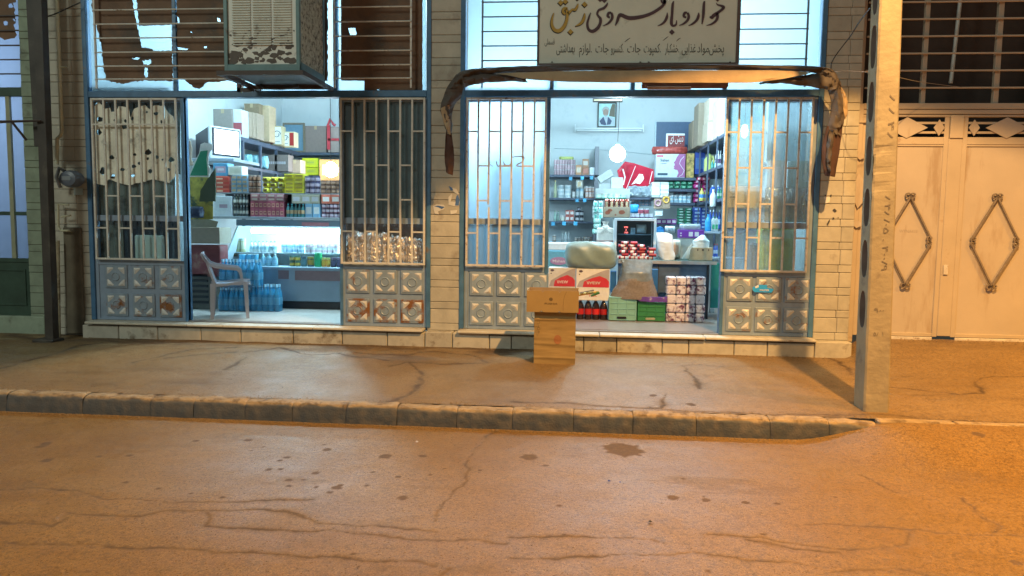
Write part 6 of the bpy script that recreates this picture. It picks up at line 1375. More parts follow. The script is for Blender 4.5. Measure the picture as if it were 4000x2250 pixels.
# white plastic armchair seen from its side
M_ch = mat('white_plastic_chair', (.34, .34, .38), .22, var=.04)
ch = thing('plastic_armchair', 'white one-piece plastic armchair turned sideways in the left doorway', 'chair', (-4.33, .24, FZ))
def cp(x, y, Y=.24): a, b_ = P(*q4(x, y), Y); return (a, b_)
off = {}
def side_frame(Y, name):
    dx = 0
    def W(L): return [(cp(x, y)[0], Y, cp(x, y)[1]) for x, y in L]
    mb = MB(); z_ = cp(450, 1275)[1]-FZ
    def strip(L, ws):
        pts = W(L); mb2 = MB(); lhs = []; 
        for i, p in enumerate(pts):
            d = Vector(pts[min(i+1, len(pts)-1)])-Vector(pts[max(i-1, 0)]); n_ = Vector((-d.z, 0, d.x)).normalized()*ws[i]/2
            lhs.append((p[0]+n_.x, p[2]+n_.z)); 
        rhs = []
        for i, p in enumerate(pts):
            d = Vector(pts[min(i+1, len(pts)-1)])-Vector(pts[max(i-1, 0)]); n_ = Vector((-d.z, 0, d.x)).normalized()*ws[i]/2
            rhs.append((p[0]-n_.x, p[2]-n_.z))
        for i in range(len(pts)-1):
            q_ = [lhs[i], lhs[i+1], rhs[i+1], rhs[i]]; mb.prism(q_, Y, Y+.028)
    strip([(310, 545), (345, 600), (400, 665), (470, 695), (560, 712), (660, 722), (715, 730), (745, 760), (760, 820), (775, 880), (860, 885)], [.02, .035, .035, .04, .04, .04, .04, .04, .036, .03, .02])
    strip([(325, 560), (375, 640), (410, 740), (445, 840), (478, 915)], [.02, .026, .028, .03, .03])
    strip([(478, 905), (560, 905), (660, 895), (770, 885)], [.04, .035, .035, .04])
    return mb.build(name, M_ch, ch)
side_frame(.22, 'arm_frame'); side_frame(.68, 'arm_frame')
for Y in (.23, .66):
    a = cp(440, 905); b_ = cp(815, 890)
    zf0 = FZ
    MB().add([(a[0]-.03, Y, a[1]+.02), (a[0]+.04, Y, a[1]+.02), (a[0]+.012, Y-.01, zf0), (a[0]-.035, Y-.01, zf0), (a[0]-.03, Y+.04, a[1]+.02), (a[0]+.04, Y+.04, a[1]+.02), (a[0]+.012, Y+.03, zf0), (a[0]-.035, Y+.03, zf0)], [(0, 3, 2, 1), (4, 5, 6, 7), (0, 4, 7, 3), (1, 2, 6, 5), (3, 7, 6, 2), (0, 1, 5, 4)]).build('leg', M_ch, ch)
    MB().add([(b_[0]-.04, Y, b_[1]), (b_[0]+.02, Y, b_[1]), (b_[0]+.035, Y-.01, zf0), (b_[0]-.008, Y-.01, zf0), (b_[0]-.04, Y+.04, b_[1]), (b_[0]+.02, Y+.04, b_[1]), (b_[0]+.035, Y+.03, zf0), (b_[0]-.008, Y+.03, zf0)], [(0, 3, 2, 1), (4, 5, 6, 7), (0, 4, 7, 3), (1, 2, 6, 5), (3, 7, 6, 2), (0, 1, 5, 4)]).build('leg', M_ch, ch)
a = cp(478, 905); b_ = cp(865, 883); MB().box(a[0], b_[0], .25, .67, a[1]-.008, a[1]+.01, c=.006).build('seat', M_ch, ch)
a = cp(478, 905); b_ = cp(318, 550)
mb = MB()
for k in range(7):
    y0 = .27+k*.058; mb.add([(a[0], y0, a[1]), (a[0], y0+.036, a[1]), (b_[0], y0+.036, b_[1]), (b_[0], y0, b_[1]), (a[0]+.01, y0, a[1]), (a[0]+.01, y0+.036, a[1]), (b_[0]+.01, y0+.036, b_[1]), (b_[0]+.01, y0, b_[1])], [(0, 1, 2, 3), (7, 6, 5, 4), (0, 3, 7, 4), (1, 5, 6, 2)])
mb.box(b_[0]-.01, b_[0]+.02, .24, .69, b_[1]-.03, b_[1]+.012, c=.005); mb.build('backrest', M_ch, ch)
ch.rotation_euler.z = R(25); ch.scale.x = .92
# things at the left of the doorway
def poly(name, label, cat, conv, pts, Y, th, m, rg=0):
    L = [P(*conv(*p), Y) for p in (rag(pts, 30, rg, 3) if rg else pts)]
    vs_, fs_ = curve_mesh([L], ext=th/2); mb = MB(); mb.add([(x, Y-z, y) for x, y, z in vs_], fs_); return tag(mb.build(name, m), label, cat)
poly('cardboard_cutout', 'white-edged green bottle-shaped cutout at the left of the doorway', 'cutout', q3, [(165,955),(225,800),(285,690),(300,590),(345,570),(435,590),(430,650),(395,700),(385,800),(415,880),(390,965)], 1.02, .006, pm((.66, .68, .66)))
poly('cardboard_cutout', 'green face of the bottle-shaped cutout', 'cutout', q3, [(180,945),(240,810),(300,670),(380,660),(365,760),(375,870),(380,945)], 1.008, .004, pm((.02, .30, .17)))
poly('cardboard_cutout', 'white-edged tan cutout at the far left of the doorway', 'cutout', q3, [(105,760),(108,560),(185,550),(205,640),(200,760),(225,830),(190,830),(140,780)], 1.06, .006, pm((.5, .42, .34)))
poly('fruit_banner', 'yellow and green fruit banner hanging at the left of the doorway', 'banner', q3, [(140,960),(440,960),(440,1440),(140,1440)], 1.12, .004, mat('yellow_green_banner', (.36, .33, .06), .6, var=.5, scale=7, dirt=(.05, .09, .05), dthr=.5, dscale=6))
poly('olive_cloth', 'olive cloth draped over the fruit banner', 'cloth', q3, [(300,1120),(420,930),(470,860),(470,1240),(290,1240)], 1.05, .02, pm((.08, .11, .07), .9), 6)
one('bag', 'dark_bag', 'dark blue bag on the cartons left of the doorway', 'bag', q3, (145, 1290, 305, 1425), .95, [(.02, .035, .08)], d=.15)
ct('open carton with raised flap left of the fridge', (150, 255, 515, 440), 1.15, (.26, .23, .18), conv=q4, tape=False, d=.35)
poly('carton_flap', 'raised pale carton flap with a red print left of the fridge', 'cardboard', q4, [(150,170),(330,150),(500,190),(480,255),(150,255)], 1.2, .005, pm((.30, .30, .25), .8))
t = thing('maroon_cooler', 'maroon chest left of the fridge with black vents below', 'cooler', (P(*q4(330, 800), 1.12)[0], 1.2, FZ))
xa, xb, z0, zt = rc(q4, (135, 455, 520, 812), 1.15); MB().box(xa, xb, 1.15, 1.4, z0, zt, c=.01).build('chest_body', mat('maroon_red_print', (.20, .05, .05), .4, var=.4, scale=4, dirt=(.35, .22, .16), dthr=.56, dscale=4), t)
xa, xb, z0, zt = rc(q4, (135, 812, 470, 1170), 1.15); MB().box(xa, xb, 1.17, 1.4, FZ, zt-.001, c=.005).build('chest_base', pm((.12, .12, .10)), t)
xb2 = rc(q4, (135, 812, 380, 1170), 1.15)[1]
for k in range(6): MB().box(xa+.01, xb2, 1.15, 1.17, FZ+.08+k*.075, FZ+.115+k*.075).build('vent_slat', pm((.02, .022, .025)), t)
# ================================================================== RIGHT SHOP
YS2 = 5.45
shelf('wall_shelf', 'upper left back shelf with tins in the right shop', -.6, .42, YS2, 5.94, P(*qa(400, 935), YS2)[1], M_shelf, .045)
s1 = P(*qa(400, 935), YS2)[1]; s2 = P(*qa(400, 1197), YS2)[1]; s3 = P(*qb(350, 170), YS2)[1]; s4 = P(*qb(350, 385), YS2)[1]
shelf('wall_shelf', 'second left back shelf with white tubs in the right shop', -.6, .36, YS2, 5.94, s2, M_shelf, .04)
shelf('wall_shelf', 'third left back shelf with red and black pots in the right shop', -.6, .6, YS2, 5.94, s3, M_shelf, .04)
shelf('wall_shelf', 'lowest left back shelf with bottles in the right shop', -.6, .6, YS2, 5.94, s4, M_shelfg, .04)
xu = P(*qa(668, 700), YS2)[0]; mb = MB(); mb.box(xu-.03, xu+.045, YS2, 5.9, FZ, P(*qa(668, 615), YS2)[1], c=.004); tag(mb.build('shelf_upright', pm((.16, .17, .20))), 'tall upright at the end of the left back shelves', 'shelf frame')
def S(kind, name, label, cat, group, conv, r, rows, cols, mats, base=None, Y=YS2+.06, **kw): return cluster(kind, name, label, cat, group, conv, r, rows, cols, Y, mats, base=base, **kw)
S('can', 'food_tin', 'striped tin stacked on the upper left shelf', 'tin', 'tins on the upper left shelf', qa, (185, 762, 428, 930), 3, 8, [(.62, .62, .64), (.50, .36, .40), (.6, .62, .65)], s1)
S('bag', 'green_packet', 'yellow-green packet lying on the stacked tins', 'packet', None, qa, (240, 722, 412, 764), 1, 1, [(.42, .48, .16)], P(*qa(320, 764), YS2)[1], d=.2)
S('box', 'spice_pack', 'orange packet right of the stacked tins', 'packet', None, qa, (432, 822, 500, 930), 1, 1, [(.50, .26, .14), (.6, .5, .4)], s1)
S('box', 'spice_pack', 'brown packet standing under the raised one', 'packet', None, qa, (505, 848, 582, 930), 1, 1, [(.40, .18, .10), (.5, .2, .15)], s1)
S('box', 'spice_pack', 'white-topped brown packet on top of another', 'packet', None, qa, (506, 755, 580, 846), 1, 1, [(.42, .22, .12), (.6, .55, .5)], P(*qa(540, 848), YS2)[1])
S('box', 'spice_pack', 'white packet at the right end of the upper left shelf', 'packet', None, qa, (590, 850, 657, 930), 1, 1, [(.7, .72, .74), (.5, .6, .65)], s1)
def tags(conv, L, Y, kw):
    for i, (x, y) in enumerate(L):
        xa, za = P(*conv(x-19, y+19), Y); xb, zb_ = P(*conv(x+19, y-19), Y); mb = MB(); mb.box(xa, xb, Y-.003, Y, za, zb_)
        tag(mb.build('price_tag', pm((.08, .42, .70))), kw, 'price tag', kw+' row')
tags(qa, [(374, 978), (506, 972), (611, 970)], YS2-.004, 'bright blue price tag on the upper left shelf edge')
tags(qa, [(447, 1226), (534, 1224)], YS2-.004, 'bright blue price tag on the second left shelf edge')
tags(qb, [(160, 195), (272, 192), (390, 192)], YS2-.004, 'bright blue price tag on the third left shelf edge')
S('bottle', 'oil_bottle', 'pale green bottle at the left of the second shelf', 'bottle', None, qa, (182, 995, 218, 1192), 1, 1, [(.42, .48, .30), (.5, .52, .35), (.6, .5, .2)], s2)
S('jar', 'white_tub', 'white tub in the stacked pair on the second shelf', 'tub', 'white tubs stacked on the second shelf', qa, (222, 1052, 382, 1192), 3, 2, [(.62, .68, .70), (.40, .50, .54), (.7, .74, .76)], s2)
S('jar', 'small_jar', 'small dark-lidded jar beside the white tubs', 'jar', None, qa, (388, 1105, 428, 1192), 1, 1, [(.45, .45, .42), (.6, .6, .6), (.06, .06, .07)], s2)
S('jar', 'glass_jar', 'bluish jar under the round bag', 'jar', 'bluish jars on the second shelf', qa, (432, 1092, 520, 1192), 1, 2, [(.30, .42, .48), (.5, .58, .6), (.25, .4, .5)], s2)
S('bag', 'round_bag', 'white round bag with an orange mark on the bluish jars', 'bag', None, qa, (430, 985, 518, 1090), 1, 1, [(.70, .70, .64), (.62, .48, .30)], P(*qa(470, 1092), YS2)[1])
S('jar', 'brown_pot', 'reddish-brown pot at the end of the second shelf', 'jar', 'brown pots on the second shelf', qa, (538, 1070, 655, 1192), 2, 3, [(.35, .14, .09), (.5, .4, .36), (.6, .6, .62)], s2)
S('bottle', 'glass_bottle', 'thin clear green bottle on the third shelf', 'bottle', 'clear bottles on the third shelf', qb, (165, 60, 225, 162), 1, 2, [(.25, .38, .34), (.3, .45, .4), (.3, .4, .3)], s3)
S('jar', 'small_jar', 'cloudy jar beside the clear bottles', 'jar', None, qb, (228, 108, 280, 162), 1, 1, [(.4, .42, .40), (.45, .46, .4), (.5, .5, .5)], s3)
S('box', 'tomato_box', 'red and white box in the square stack on the third shelf', 'box', 'red and white boxes on the third shelf', qb, (286, 55, 376, 162), 2, 2, [(.42, .12, .10), (.66, .62, .6)], s3)
S('jar', 'dark_pot', 'black pot with white label on the third shelf', 'jar', 'black pots on the third shelf', qb, (386, 62, 474, 162), 2, 2, [(.04, .04, .06), (.5, .52, .56), (.03, .03, .04)], s3)
S('jar', 'dark_pot', 'single black pot on top of the four', 'jar', None, qb, (408, 25, 448, 62), 1, 1, [(.04, .04, .06), (.2, .2, .24), (.03, .03, .04)], P(*qb(430, 63), YS2)[1])
S('bottle', 'glass_bottle', 'clear bottle on the lowest left shelf', 'bottle', 'clear bottles on the lowest left shelf', qb, (240, 275, 335, 385), 1, 3, [(.40, .48, .50), (.5, .56, .58), (.6, .62, .6)], s4)
S('jar', 'brown_jar', 'brown and white jar at the left of the lowest shelf', 'jar', 'brown and white jars', qb, (150, 308, 190, 385), 1, 1, [(.22, .12, .06), (.6, .55, .5), (.7, .7, .7)], s4)
S('jar', 'brown_jar', 'small dark jar on the lowest left shelf', 'jar', 'small dark jars on the lowest left shelf', qb, (380, 335, 540, 385), 1, 5, [(.10, .06, .05), (.35, .3, .26), (.6, .6, .6)], s4)
# portrait, tube fitting, bulb
xa, xb, z0, zt = rc(qa, (680, 115, 893, 398), YB-.05)
t = thing('portrait', 'dark framed portrait of a grey-haired man in a dark suit on the back wall', 'picture', ((xa+xb)/2, YB-.05, z0))
mb = MB(); frame_rect(mb, xa, xb, z0, zt, .022, YB-.055, YB-.015); mb.build('picture_frame', pm((.05, .035, .03)), t)
W_, H_ = xb-xa-.044, zt-z0-.044; X0, Z0 = xa+.022, z0+.022; yy = YB-.04
MB().box(X0, X0+W_, yy, yy+.01, Z0, Z0+H_).build('picture_sheet', pm((.30, .50, .50), .4), t)
mb = MB(); pp = lambda L: [(X0+u*W_, Z0+v*H_) for u, v in L]
mb.slot(0).prism(pp([(.62, .45), (.98, .40), (.98, .98), (.80, .98), (.68, .72)]), yy-.001, yy)
mb.slot(1).prism(pp([(.02, .02), (.98, .02), (.96, .36), (.70, .42), (.3, .42), (.04, .36)]), yy-.002, yy)
mb.slot(2).prism(pp([(.05, .22), (.28, .42), (.48, .08), (.40, .04), (.16, .08)]), yy-.003, yy); mb.prism(pp([(.56, .42), (.80, .24), (.72, .08), (.50, .06)]), yy-.003, yy)
mb.slot(3).prism(pp([(.42+.22*math.cos(a), .72+.15*math.sin(a)) for a in np.linspace(0, 6, 14)]), yy-.003, yy)
mb.slot(4).prism(pp([(.42+.17*math.cos(a), .60+.16*math.sin(a)) for a in np.linspace(0, 6, 14)]), yy-.004, yy)
mb.slot(3).prism(pp([(.34, .50), (.50, .50), (.48, .43), (.36, .43)]), yy-.005, yy)
mb.build('printed_figure', [pm((.16, .13, .08)), pm((.55, .66, .74)), pm((.03, .06, .16)), pm((.50, .50, .48)), pm((.42, .28, .22))], t)
xa, xb, z0, zt = rc(qa, (420, 402, 1200, 448), YB-.08); M_fit = mat('white_fitting', (.72, .78, .80), .4, var=.03)
t = thing('tube_fitting', 'long white tube light fitting below the portrait', 'light fitting', ((xa+xb)/2, YB-.08, z0))
MB().box(xa, xb, YB-.09, YB-.0, z0+.045, zt, c=.006).build('fitting_body', M_fit, t)
MB().tube([(xa+.04, YB-.10, z0+.02), (xb-.04, YB-.10, z0+.02)], .016, 8).build('fluorescent_tube', M_fit, t)
for x in (xa, xb-.02): MB().box(x, x+.02, YB-.12, YB-.03, z0-.005, zt+.06).build('tube_holder', M_fit, t)
xx, zz = P(*qa(768, 440), YB-.13); mb = MB(); mb.lathe([(.018, -.012), (.03, 0), (.018, .012)], xx, YB-.125, zz, 8); mb.build('starter', pm((.8, .85, .88)), t)
xa, xb, z0, zt = rc(qa, (625, 82, 965, 104), 3.6)
t = thing('hanging_light', 'dark hanging light bar with a brass strip at the top of the doorway', 'light fitting', ((xa+xb)/2, 3.6, z0))
MB().box(xa, xb, 3.6, 3.7, z0, zt+.03, c=.004).build('fitting_body', pm((.05, .04, .04)), t); MB().box(xa+.02, xb-.02, 3.592, 3.6, z0+.01, z0+.03).build('brass_strip', mat('brass', (.6, .5, .3), .3, .8), t)
Ybu = 3.1; xx, zz = P(*qa(905, 700), Ybu)
mb = MB(); mb.lathe([(.018, .145), (.028, .14), (.03, .12), (.065, .108), (.10, .075), (.12, .035), (.125, 0), (.12, -.035), (.10, -.075), (.065, -.108), (.01, -.125)], xx, Ybu, zz, 20)
t = tag(mb.build('glowing_bulb_shape', emit('bulb_glow_main', (.88, .97, 1.), 14), smooth=True), 'glaring white bulb hanging on a cord in the right shop', 'bulb')
MB().tube([(xx, Ybu, zz+.19), (xx+.01, Ybu, 3.4), (xx+.015, Ybu, 4.75)], .005, 6).build('hanging_cord', mat('black_cable', (.02, .02, .02), .5), t)
lamp('bulb_lamp', 'POINT', (xx, Ybu-.25, zz+.05), 62, (.70, .92, 1.), .12)
# wires on the wall
cable('thin pale wire along the back wall of the right shop', [(P(*qa(190, 636), YB-.01)[0], YB-.01, P(*qa(190, 636), YB-.01)[1]), (P(*qa(760, 655), YB-.01)[0], YB-.01, P(*qa(760, 655), YB-.01)[1]), (P(*qa(1300, 706), YB-.01)[0], YB-.01, P(*qa(1300, 706), YB-.01)[1])], .005, pm((.4, .5, .55)))
# niche, red sign
xa, xb, z0, zt = rc(qa, (1335, 345, 1660, 620), YB-.02)
t = thing('wall_cabinet', 'dark blue cabinet on the back wall behind the red sign', 'cabinet', ((xa+xb)/2, YB-.1, z0-.1)); MB().box(xa, xb+.2, YB-.12, YB-.001, z0-.1, zt).build('cabinet_body', pm((.05, .09, .17)), t); MB().box(xa-.015, xa, YB-.13, YB-.001, z0-.1, zt+.01).build('cabinet_edge', pm((.5, .6, .66)), t)
xa, xb, z0, zt = rc(qa, (1455, 468, 1665, 605), 5.1)
t = thing('red_sign', 'white edged dark red sign with white lettering above the red wrapped bag', 'sign', ((xa+xb)/2, 5.1, z0)); MB().box(xa, xb, 5.1, 5.12, z0-.1, zt, c=.004).build('sign_border', pm((.66, .70, .72)), t); MB().box(xa+.03, xb, 5.095, 5.1, z0-.1, zt-.035).build('sign_face', pm((.26, .03, .035)), t)
mb = MB(); text(mb, shape_ar('\u0686\u0627\u06cc \u062f\u0628\u0634') if False else shape_ar('\u06cc\u0627\u06cc')[:2]+' '+shape_ar('\u062f\u0628\u0634'), (xa+xb)/2+.02, (z0+zt)/2-.04, 5.094, .19, (xb-xa)*.72); mb.build('sign_lettering', pm((.72, .74, .74)), t)
# cartons on the right hand shelving
XR = 2.16
def rshelf(z, label): return shelf('wall_shelf', label, XR, 2.70, 2.3, 5.4, z, M_shelf, .05)
rz = [2.94, 2.49, 1.985, 1.52]
for z, l in zip(rz, ('top shelf on the right wall of the right shop carrying cartons', 'second shelf on the right wall with blue packs and a yellow jug', 'third shelf on the right wall with pink packs and bottles', 'fourth shelf on the right wall with blue packs')): rshelf(z, l)
t = thing('shelving_rack', 'dark steel uprights of the shelving on the right wall', 'shelf frame', (XR, 3.8, FZ))
for Y in (2.35, 3.1, 3.9, 4.7, 5.36): MB().box(XR-.012, XR+.012, Y, Y+.03, FZ, 2.95).build('upright', M_shelf, t)
for lab, r, Y, col in (('tan carton at the far end of the top right shelf', (1640, 320, 1785, 640), 5.0, (.36, .28, .20)), ('tall pale tan carton second on the top right shelf', (1785, 118, 1945, 650), 4.4, (.44, .36, .27)),
      ('pale carton low on the top right shelf with a printed mark', (1925, 330, 2050, 590), 3.7, (.52, .45, .35)), ('pale carton high on the top right shelf against the ceiling side', (1945, 60, 2050, 325), 3.72, (.50, .43, .34)), ('pale carton nearest the door on the top right shelf', (2050, 60, 2125, 525), 3.2, (.55, .48, .38))):
    xa, xb, z0, zt = rc(qa, r, Y); carton_at(lab, ((max(xa, XR-.1), max(z0, 2.945) if r[3] > 400 else z0), (xb+.15, zt)), Y, .5, pm(col, .8), True)
# middle back shelving of the right shop
YM = 4.9
def M_(kind, name, label, cat, group, r, rows, cols, mats, conv=qa, Y=YM, **kw): return cluster(kind, name, label, cat, group, conv, r, rows, cols, Y, mats, **kw)
xm0 = P(*qa(1325, 980), YM)[0]; xm1 = XR-.03; zm1 = P(*qa(1550, 968), YM)[1]; zm2 = P(*qa(1620, 1095), YM)[1]; zm3 = P(*qa(1620, 1252), YM)[1]; zm4 = P(*qb(1350, 200), YM)[1]
for z, l, x0 in ((zm1, 'middle back shelf carrying the white and pink box', xm0), (zm2, 'second middle back shelf with green bags', xm0+.1), (zm3, 'third middle back shelf with white tubs', xm0+.1), (zm4, 'fourth middle back shelf with purple packs', xm0-.1)): shelf('wall_shelf', l, x0, xm1, YM-.03, YM+.4, z, M_shelf, .05)
xa, xb, z0, zt = rc(qa, (1338, 700, 1672, 962), YM); z0 = zm1
t = thing('sanitary_box', 'large white and pink box printed with a face in profile', 'box', ((xa+xb)/2, YM, z0)); MB().box(xa, xb, YM, YM+.3, z0, zt, c=.004).build('box_body', pm((.66, .74, .80)), t)
w_, h_ = xb-xa, zt-z0; pf = lambda L: [(xa+u*w_, z0+v*h_) for u, v in L]
mb = MB(); mb.prism(pf([(.72, .02), (.998, .02), (.998, .998), (.78, .998), (.70, .86), (.66, .72), (.60, .62), (.65, .58), (.63, .50), (.60, .46), (.64, .44), (.60, .40), (.66, .34), (.74, .32), (.78, .2)]), YM-.002, YM); mb.build('pink_profile', pm((.55, .18, .45)), t)
mb = MB(); mb.tube([(x, YM-.004, z) for x, z in pf([(.95, .9), (.84, .75), (.80, .6), (.88, .45), (.97, .3), (.90, .12), (.80, .05)])], .006, 4); mb.build('white_hair_line', pm((.75, .8, .84)), t)
mb = MB(); text(mb, 'Shabnam', xa+w_*.30, z0+h_*.68, YM-.0015, .07, w_*.30, bold=.03); mb.prism(pf([(.12, .58), (.25, .60), (.38, .62), (.44, .66), (.36, .60), (.22, .575)]), YM-.0015, YM); mb.box(xa+w_*.07, xa+w_*.41, YM-.0015, YM, z0+h_*.10, z0+h_*.19); mb.build('printed_name', pm((.03, .12, .2)), t)
mb = MB(); mb.box(xa+w_*.03, xa+w_*.25, YM-.0015, YM, z0+h_*.87, z0+h_*.95); mb.build('red_label', pm((.6, .12, .2)), t)
M_('box', 'snack_box', 'yellow-brown flowered snack box right of the pink profile box', 'box', None, (1685, 690, 1775, 962), 1, 1, [mat('yellow_brown_pattern', (.50, .36, .12), .5, var=.6, scale=16, dirt=(.16, .12, .05), dthr=.5, dscale=12)], base=zm1, d=.2)
one('bag', 'red_wrapped_bag', 'glossy red wrapped bag lying on the pink profile box', 'bag', qa, (1298, 605, 1712, 702), YM+.02, [mat('red_glossy_wrap', (.42, .07, .06), .2, var=.3, scale=18, bump=.8, bscale=25)], d=.25)
M_('bag', 'green_bag', 'green plastic packet on the second middle shelf', 'packet', 'green packets on the second middle shelf', (1480, 1005, 1765, 1088), 2, 4, [(.06, .36, .22), (.2, .5, .36)], base=zm2, d=.15, jit=.08)
M_('box', 'orange_pack', 'dull orange packet behind the green packets', 'packet', 'dull orange packets', (1480, 998, 1620, 1050), 1, 3, [(.42, .16, .12), (.5, .3, .25)], Y=YM+.18, base=zm2+.12)
M_('jar', 'white_tub', 'white oval tub on the third middle shelf', 'tub', 'white tubs on the third middle shelf', (1498, 1170, 1745, 1250), 2, 5, [(.60, .72, .80), (.3, .5, .62), (.75, .8, .82)], base=zm3, jit=.05)
M_('box', 'grey_pack', 'grey blue packet behind the white tubs', 'packet', 'grey blue packets', (1540, 1125, 1700, 1180), 1, 4, [(.26, .36, .42), (.4, .2, .26)], Y=YM+.2, base=zm3+.16)
M_('bag', 'green_bag', 'green and white packet in the tall pile', 'packet', 'green and white packets in the tall pile', (1585, 1310, 1755, 1560), 6, 2, [(.05, .34, .20), (.45, .62, .56)], d=.18, jit=.06, base=zm4)
M_('box', 'purple_pack', 'small purple packet with a white disc', 'packet', 'small purple packets', (1225, 145, 1430, 196), 1, 4, [(.20, .04, .24), (.6, .55, .6)], conv=qb, base=zm4, d=.12)
M_('box', 'white_slab', 'thin white box in the tall double stack', 'box', 'thin white boxes in the double stack', (1290, 1020, 1488, 1192), 7, 2, [(.66, .74, .78)], Y=3.9, d=.25, gap=.06)
for k, (r, lab) in enumerate((((1318, 1205, 1408, 1320), 'brown packet with a pink ring'), ((1412, 1170, 1502, 1320), 'brown packet with an orange ring'))):
    o = one('box', 'ring_packet', lab+' hanging below the white boxes', 'packet', qa, r, 3.85, [(.30, .22, .16)], d=.05)
    x, z = P(*qa((r[0]+r[2])/2, r[1]+50), 3.84); mb = MB(); mb.tube([(x+.045*math.cos(a), 3.84, z+.045*math.sin(a)) for a in np.linspace(0, 6.283, 13)], .014, 5); mb.build('printed_ring', pm((.62, .36, .06) if k else (.45, .25, .30)), o)
one('box', 'white_carton', 'small white packet below the brown ring packets', 'packet', qa, (1330, 1325, 1418, 1400), 3.9, [(.55, .62, .64)], d=.05)
xm = P(*qa(1040, 1190), 4.2)[0]; zc_ = P(*qa(1200, 1186), 4.2)[1]
shelf('wall_shelf', 'back shelf carrying the red quilt bag', P(*qa(650, 1190), 4.2)[0], P(*qa(1490, 1190), 4.2)[0], 4.17, 4.7, zc_, M_shelf, .05)
# white cartons and the red quilt bag
t = carton_at('white carton tilted on the pile beside the bulb', (P(*qa(700, 985), 4.3), P(*qa(880, 905), 4.3)), 4.3, .2, pm((.50, .54, .55)), False, 'white_carton')
t.rotation_euler = (0, R(-32), 0)
ct('white carton below the tilted one', (695, 1035, 830, 1092), 4.3, (.50, .54, .55), conv=qa, tape=False, name='white_carton'); ct('upright white carton beside the red quilt bag', (833, 965, 965, 1092), 4.25, (.52, .55, .55), conv=qa, tape=False, name='white_carton')
t = ct('broad white tray carton under the smaller white cartons', (655, 1092, 1045, 1205), 4.1, (.48, .53, .53), conv=qa, tape=False, name='white_carton')
poly('quilt_bag', 'large glossy red quilt bag with a white lily print', 'bag', qa, [(900,890),(985,790),(1090,810),(1310,880),(1312,1010),(1240,1070),(1080,1075),(1010,1120),(940,1050),(915,960)], 4.35, .18, mat('red_quilt_plastic', (.45, .015, .04), .18, var=.3, scale=4, bump=.6, bscale=12))
qbag = bpy.data.objects['quilt_bag']
mb = MB(); pq = lambda L: [P(*qa(*p), 4.25) for p in L]
mb.prism(pq([(1060,1050),(1130,960),(1150,925),(1190,930),(1205,975),(1190,1005),(1160,1040),(1110,1030)]), 4.252, 4.258); mb.tube([(x, 4.25, z) for x, z in pq([(965,870),(990,960),(970,1050)])], .012, 5); mb.tube([(x, 4.25, z) for x, z in pq([(1110,835),(1060,960),(1005,1100)])], .006, 5); mb.tube([(x, 4.25, z) for x, z in pq([(1300,895),(1265,1040)])], .006, 5)
mb.build('lily_print', pm((.72, .62, .62)), qbag)
crinkle('clear_bag', 'crumpled clear plastic bag under the red quilt bag', *[P(*qa(1025, 1180), 4.15)[0], P(*qa(1310, 1180), 4.15)[0], zc_+.002, P(*qa(1150, 1065), 4.15)[1]], 4.15, plastic('pale_clear_plastic', (.30, .38, .44), .15, .8), 8.2, .03, .03, (24, 12))
cluster('jar', 'green_sponge_pack', 'green and white packet in a row below the white cartons', 'packet', 'green packets below the white cartons', qa, (655, 1150, 1010, 1205), 1, 5, 3.9, [(.10, .42, .32), (.5, .66, .6), (.7, .75, .7)])
# carton of foil packs printed with red beans
Yk = 2.3; xa, xb, z0, zt = rc(qa, (745, 1300, 1045, 1418), Yk)
t = thing('bean_carton', 'brown carton printed with red beans holding foil packs on the display case', 'carton', ((xa+xb)/2, Yk, z0)); MB().box(xa, xb, Yk, Yk+.22, z0, zt, c=.004).build('carton_body', pm((.36, .27, .19), .8), t)
mb = MB()
for cx, cy, r_, a_ in ((.16, .45, .05, 1.2), (.25, .68, .035, 1.6), (.70, .5, .052, 1.4), (.46, .25, .02, 1)): mb.prism(blob(xa+(xb-xa)*cx, z0+(zt-z0)*cy, r_*.62, 12, 2, a_, .08), Yk-.002, Yk)
mb.build('bean_print', pm((.30, .08, .04)), t)
cluster('bag', 'foil_pack', 'dark red and gold foil pack standing in the bean carton', 'packet', 'foil packs in the bean carton', qa, (755, 1208, 1040, 1330), 1, 5, Yk+.06, [mat('red_gold_foil', (.28, .05, .03), .25, .5, var=.5, scale=20), (.42, .32, .2)], d=.08)
cluster('jar', 'pot', 'small pot right of the bean carton', 'jar', 'small pots beside the bean carton', qb, (955, 90, 1195, 135), 1, 5, 2.6, [(.2, .12, .2), (.5, .5, .56), (.7, .72, .75)])
cluster('jar', 'pot', 'red-lidded pot on the small pots', 'jar', 'red-lidded pots', qb, (1035, 38, 1150, 92), 1, 2, 2.6, [(.40, .10, .12), (.3, .06, .1), (.6, .65, .7)])
one('bag', 'blue_bag', 'bright blue bag left of the small pots', 'bag', qa, (1052, 1270, 1150, 1370), 2.9, [(.03, .28, .60)], d=.12)
shelf('wall_shelf', 'shelf behind the display case carrying the small pots', P(*qb(945, 135), 2.6)[0], P(*qb(1210, 135), 2.6)[0], 2.58, 2.85, P(*qb(1070, 136), 2.6)[1], M_shelf, .03)
cluster('bag', 'hanging_packet', 'white and green packet hanging left of the bean carton', 'packet', 'packets hanging in a column', qa, (632, 1230, 738, 1440), 3, 2, 3.0, [(.40, .58, .56), (.10, .42, .34)], d=.05, jit=.1)
cluster('bag', 'hanging_packet', 'pale green packet hanging beside the cake box', 'packet', 'pale green packets beside the cake box', qb, (568, 140, 650, 300), 3, 1, 2.9, [(.28, .52, .46), (.55, .64, .6)], d=.05, jit=.1)
xa, xb, z0, zt = rc(qb, (612, 235, 785, 378), 2.0)
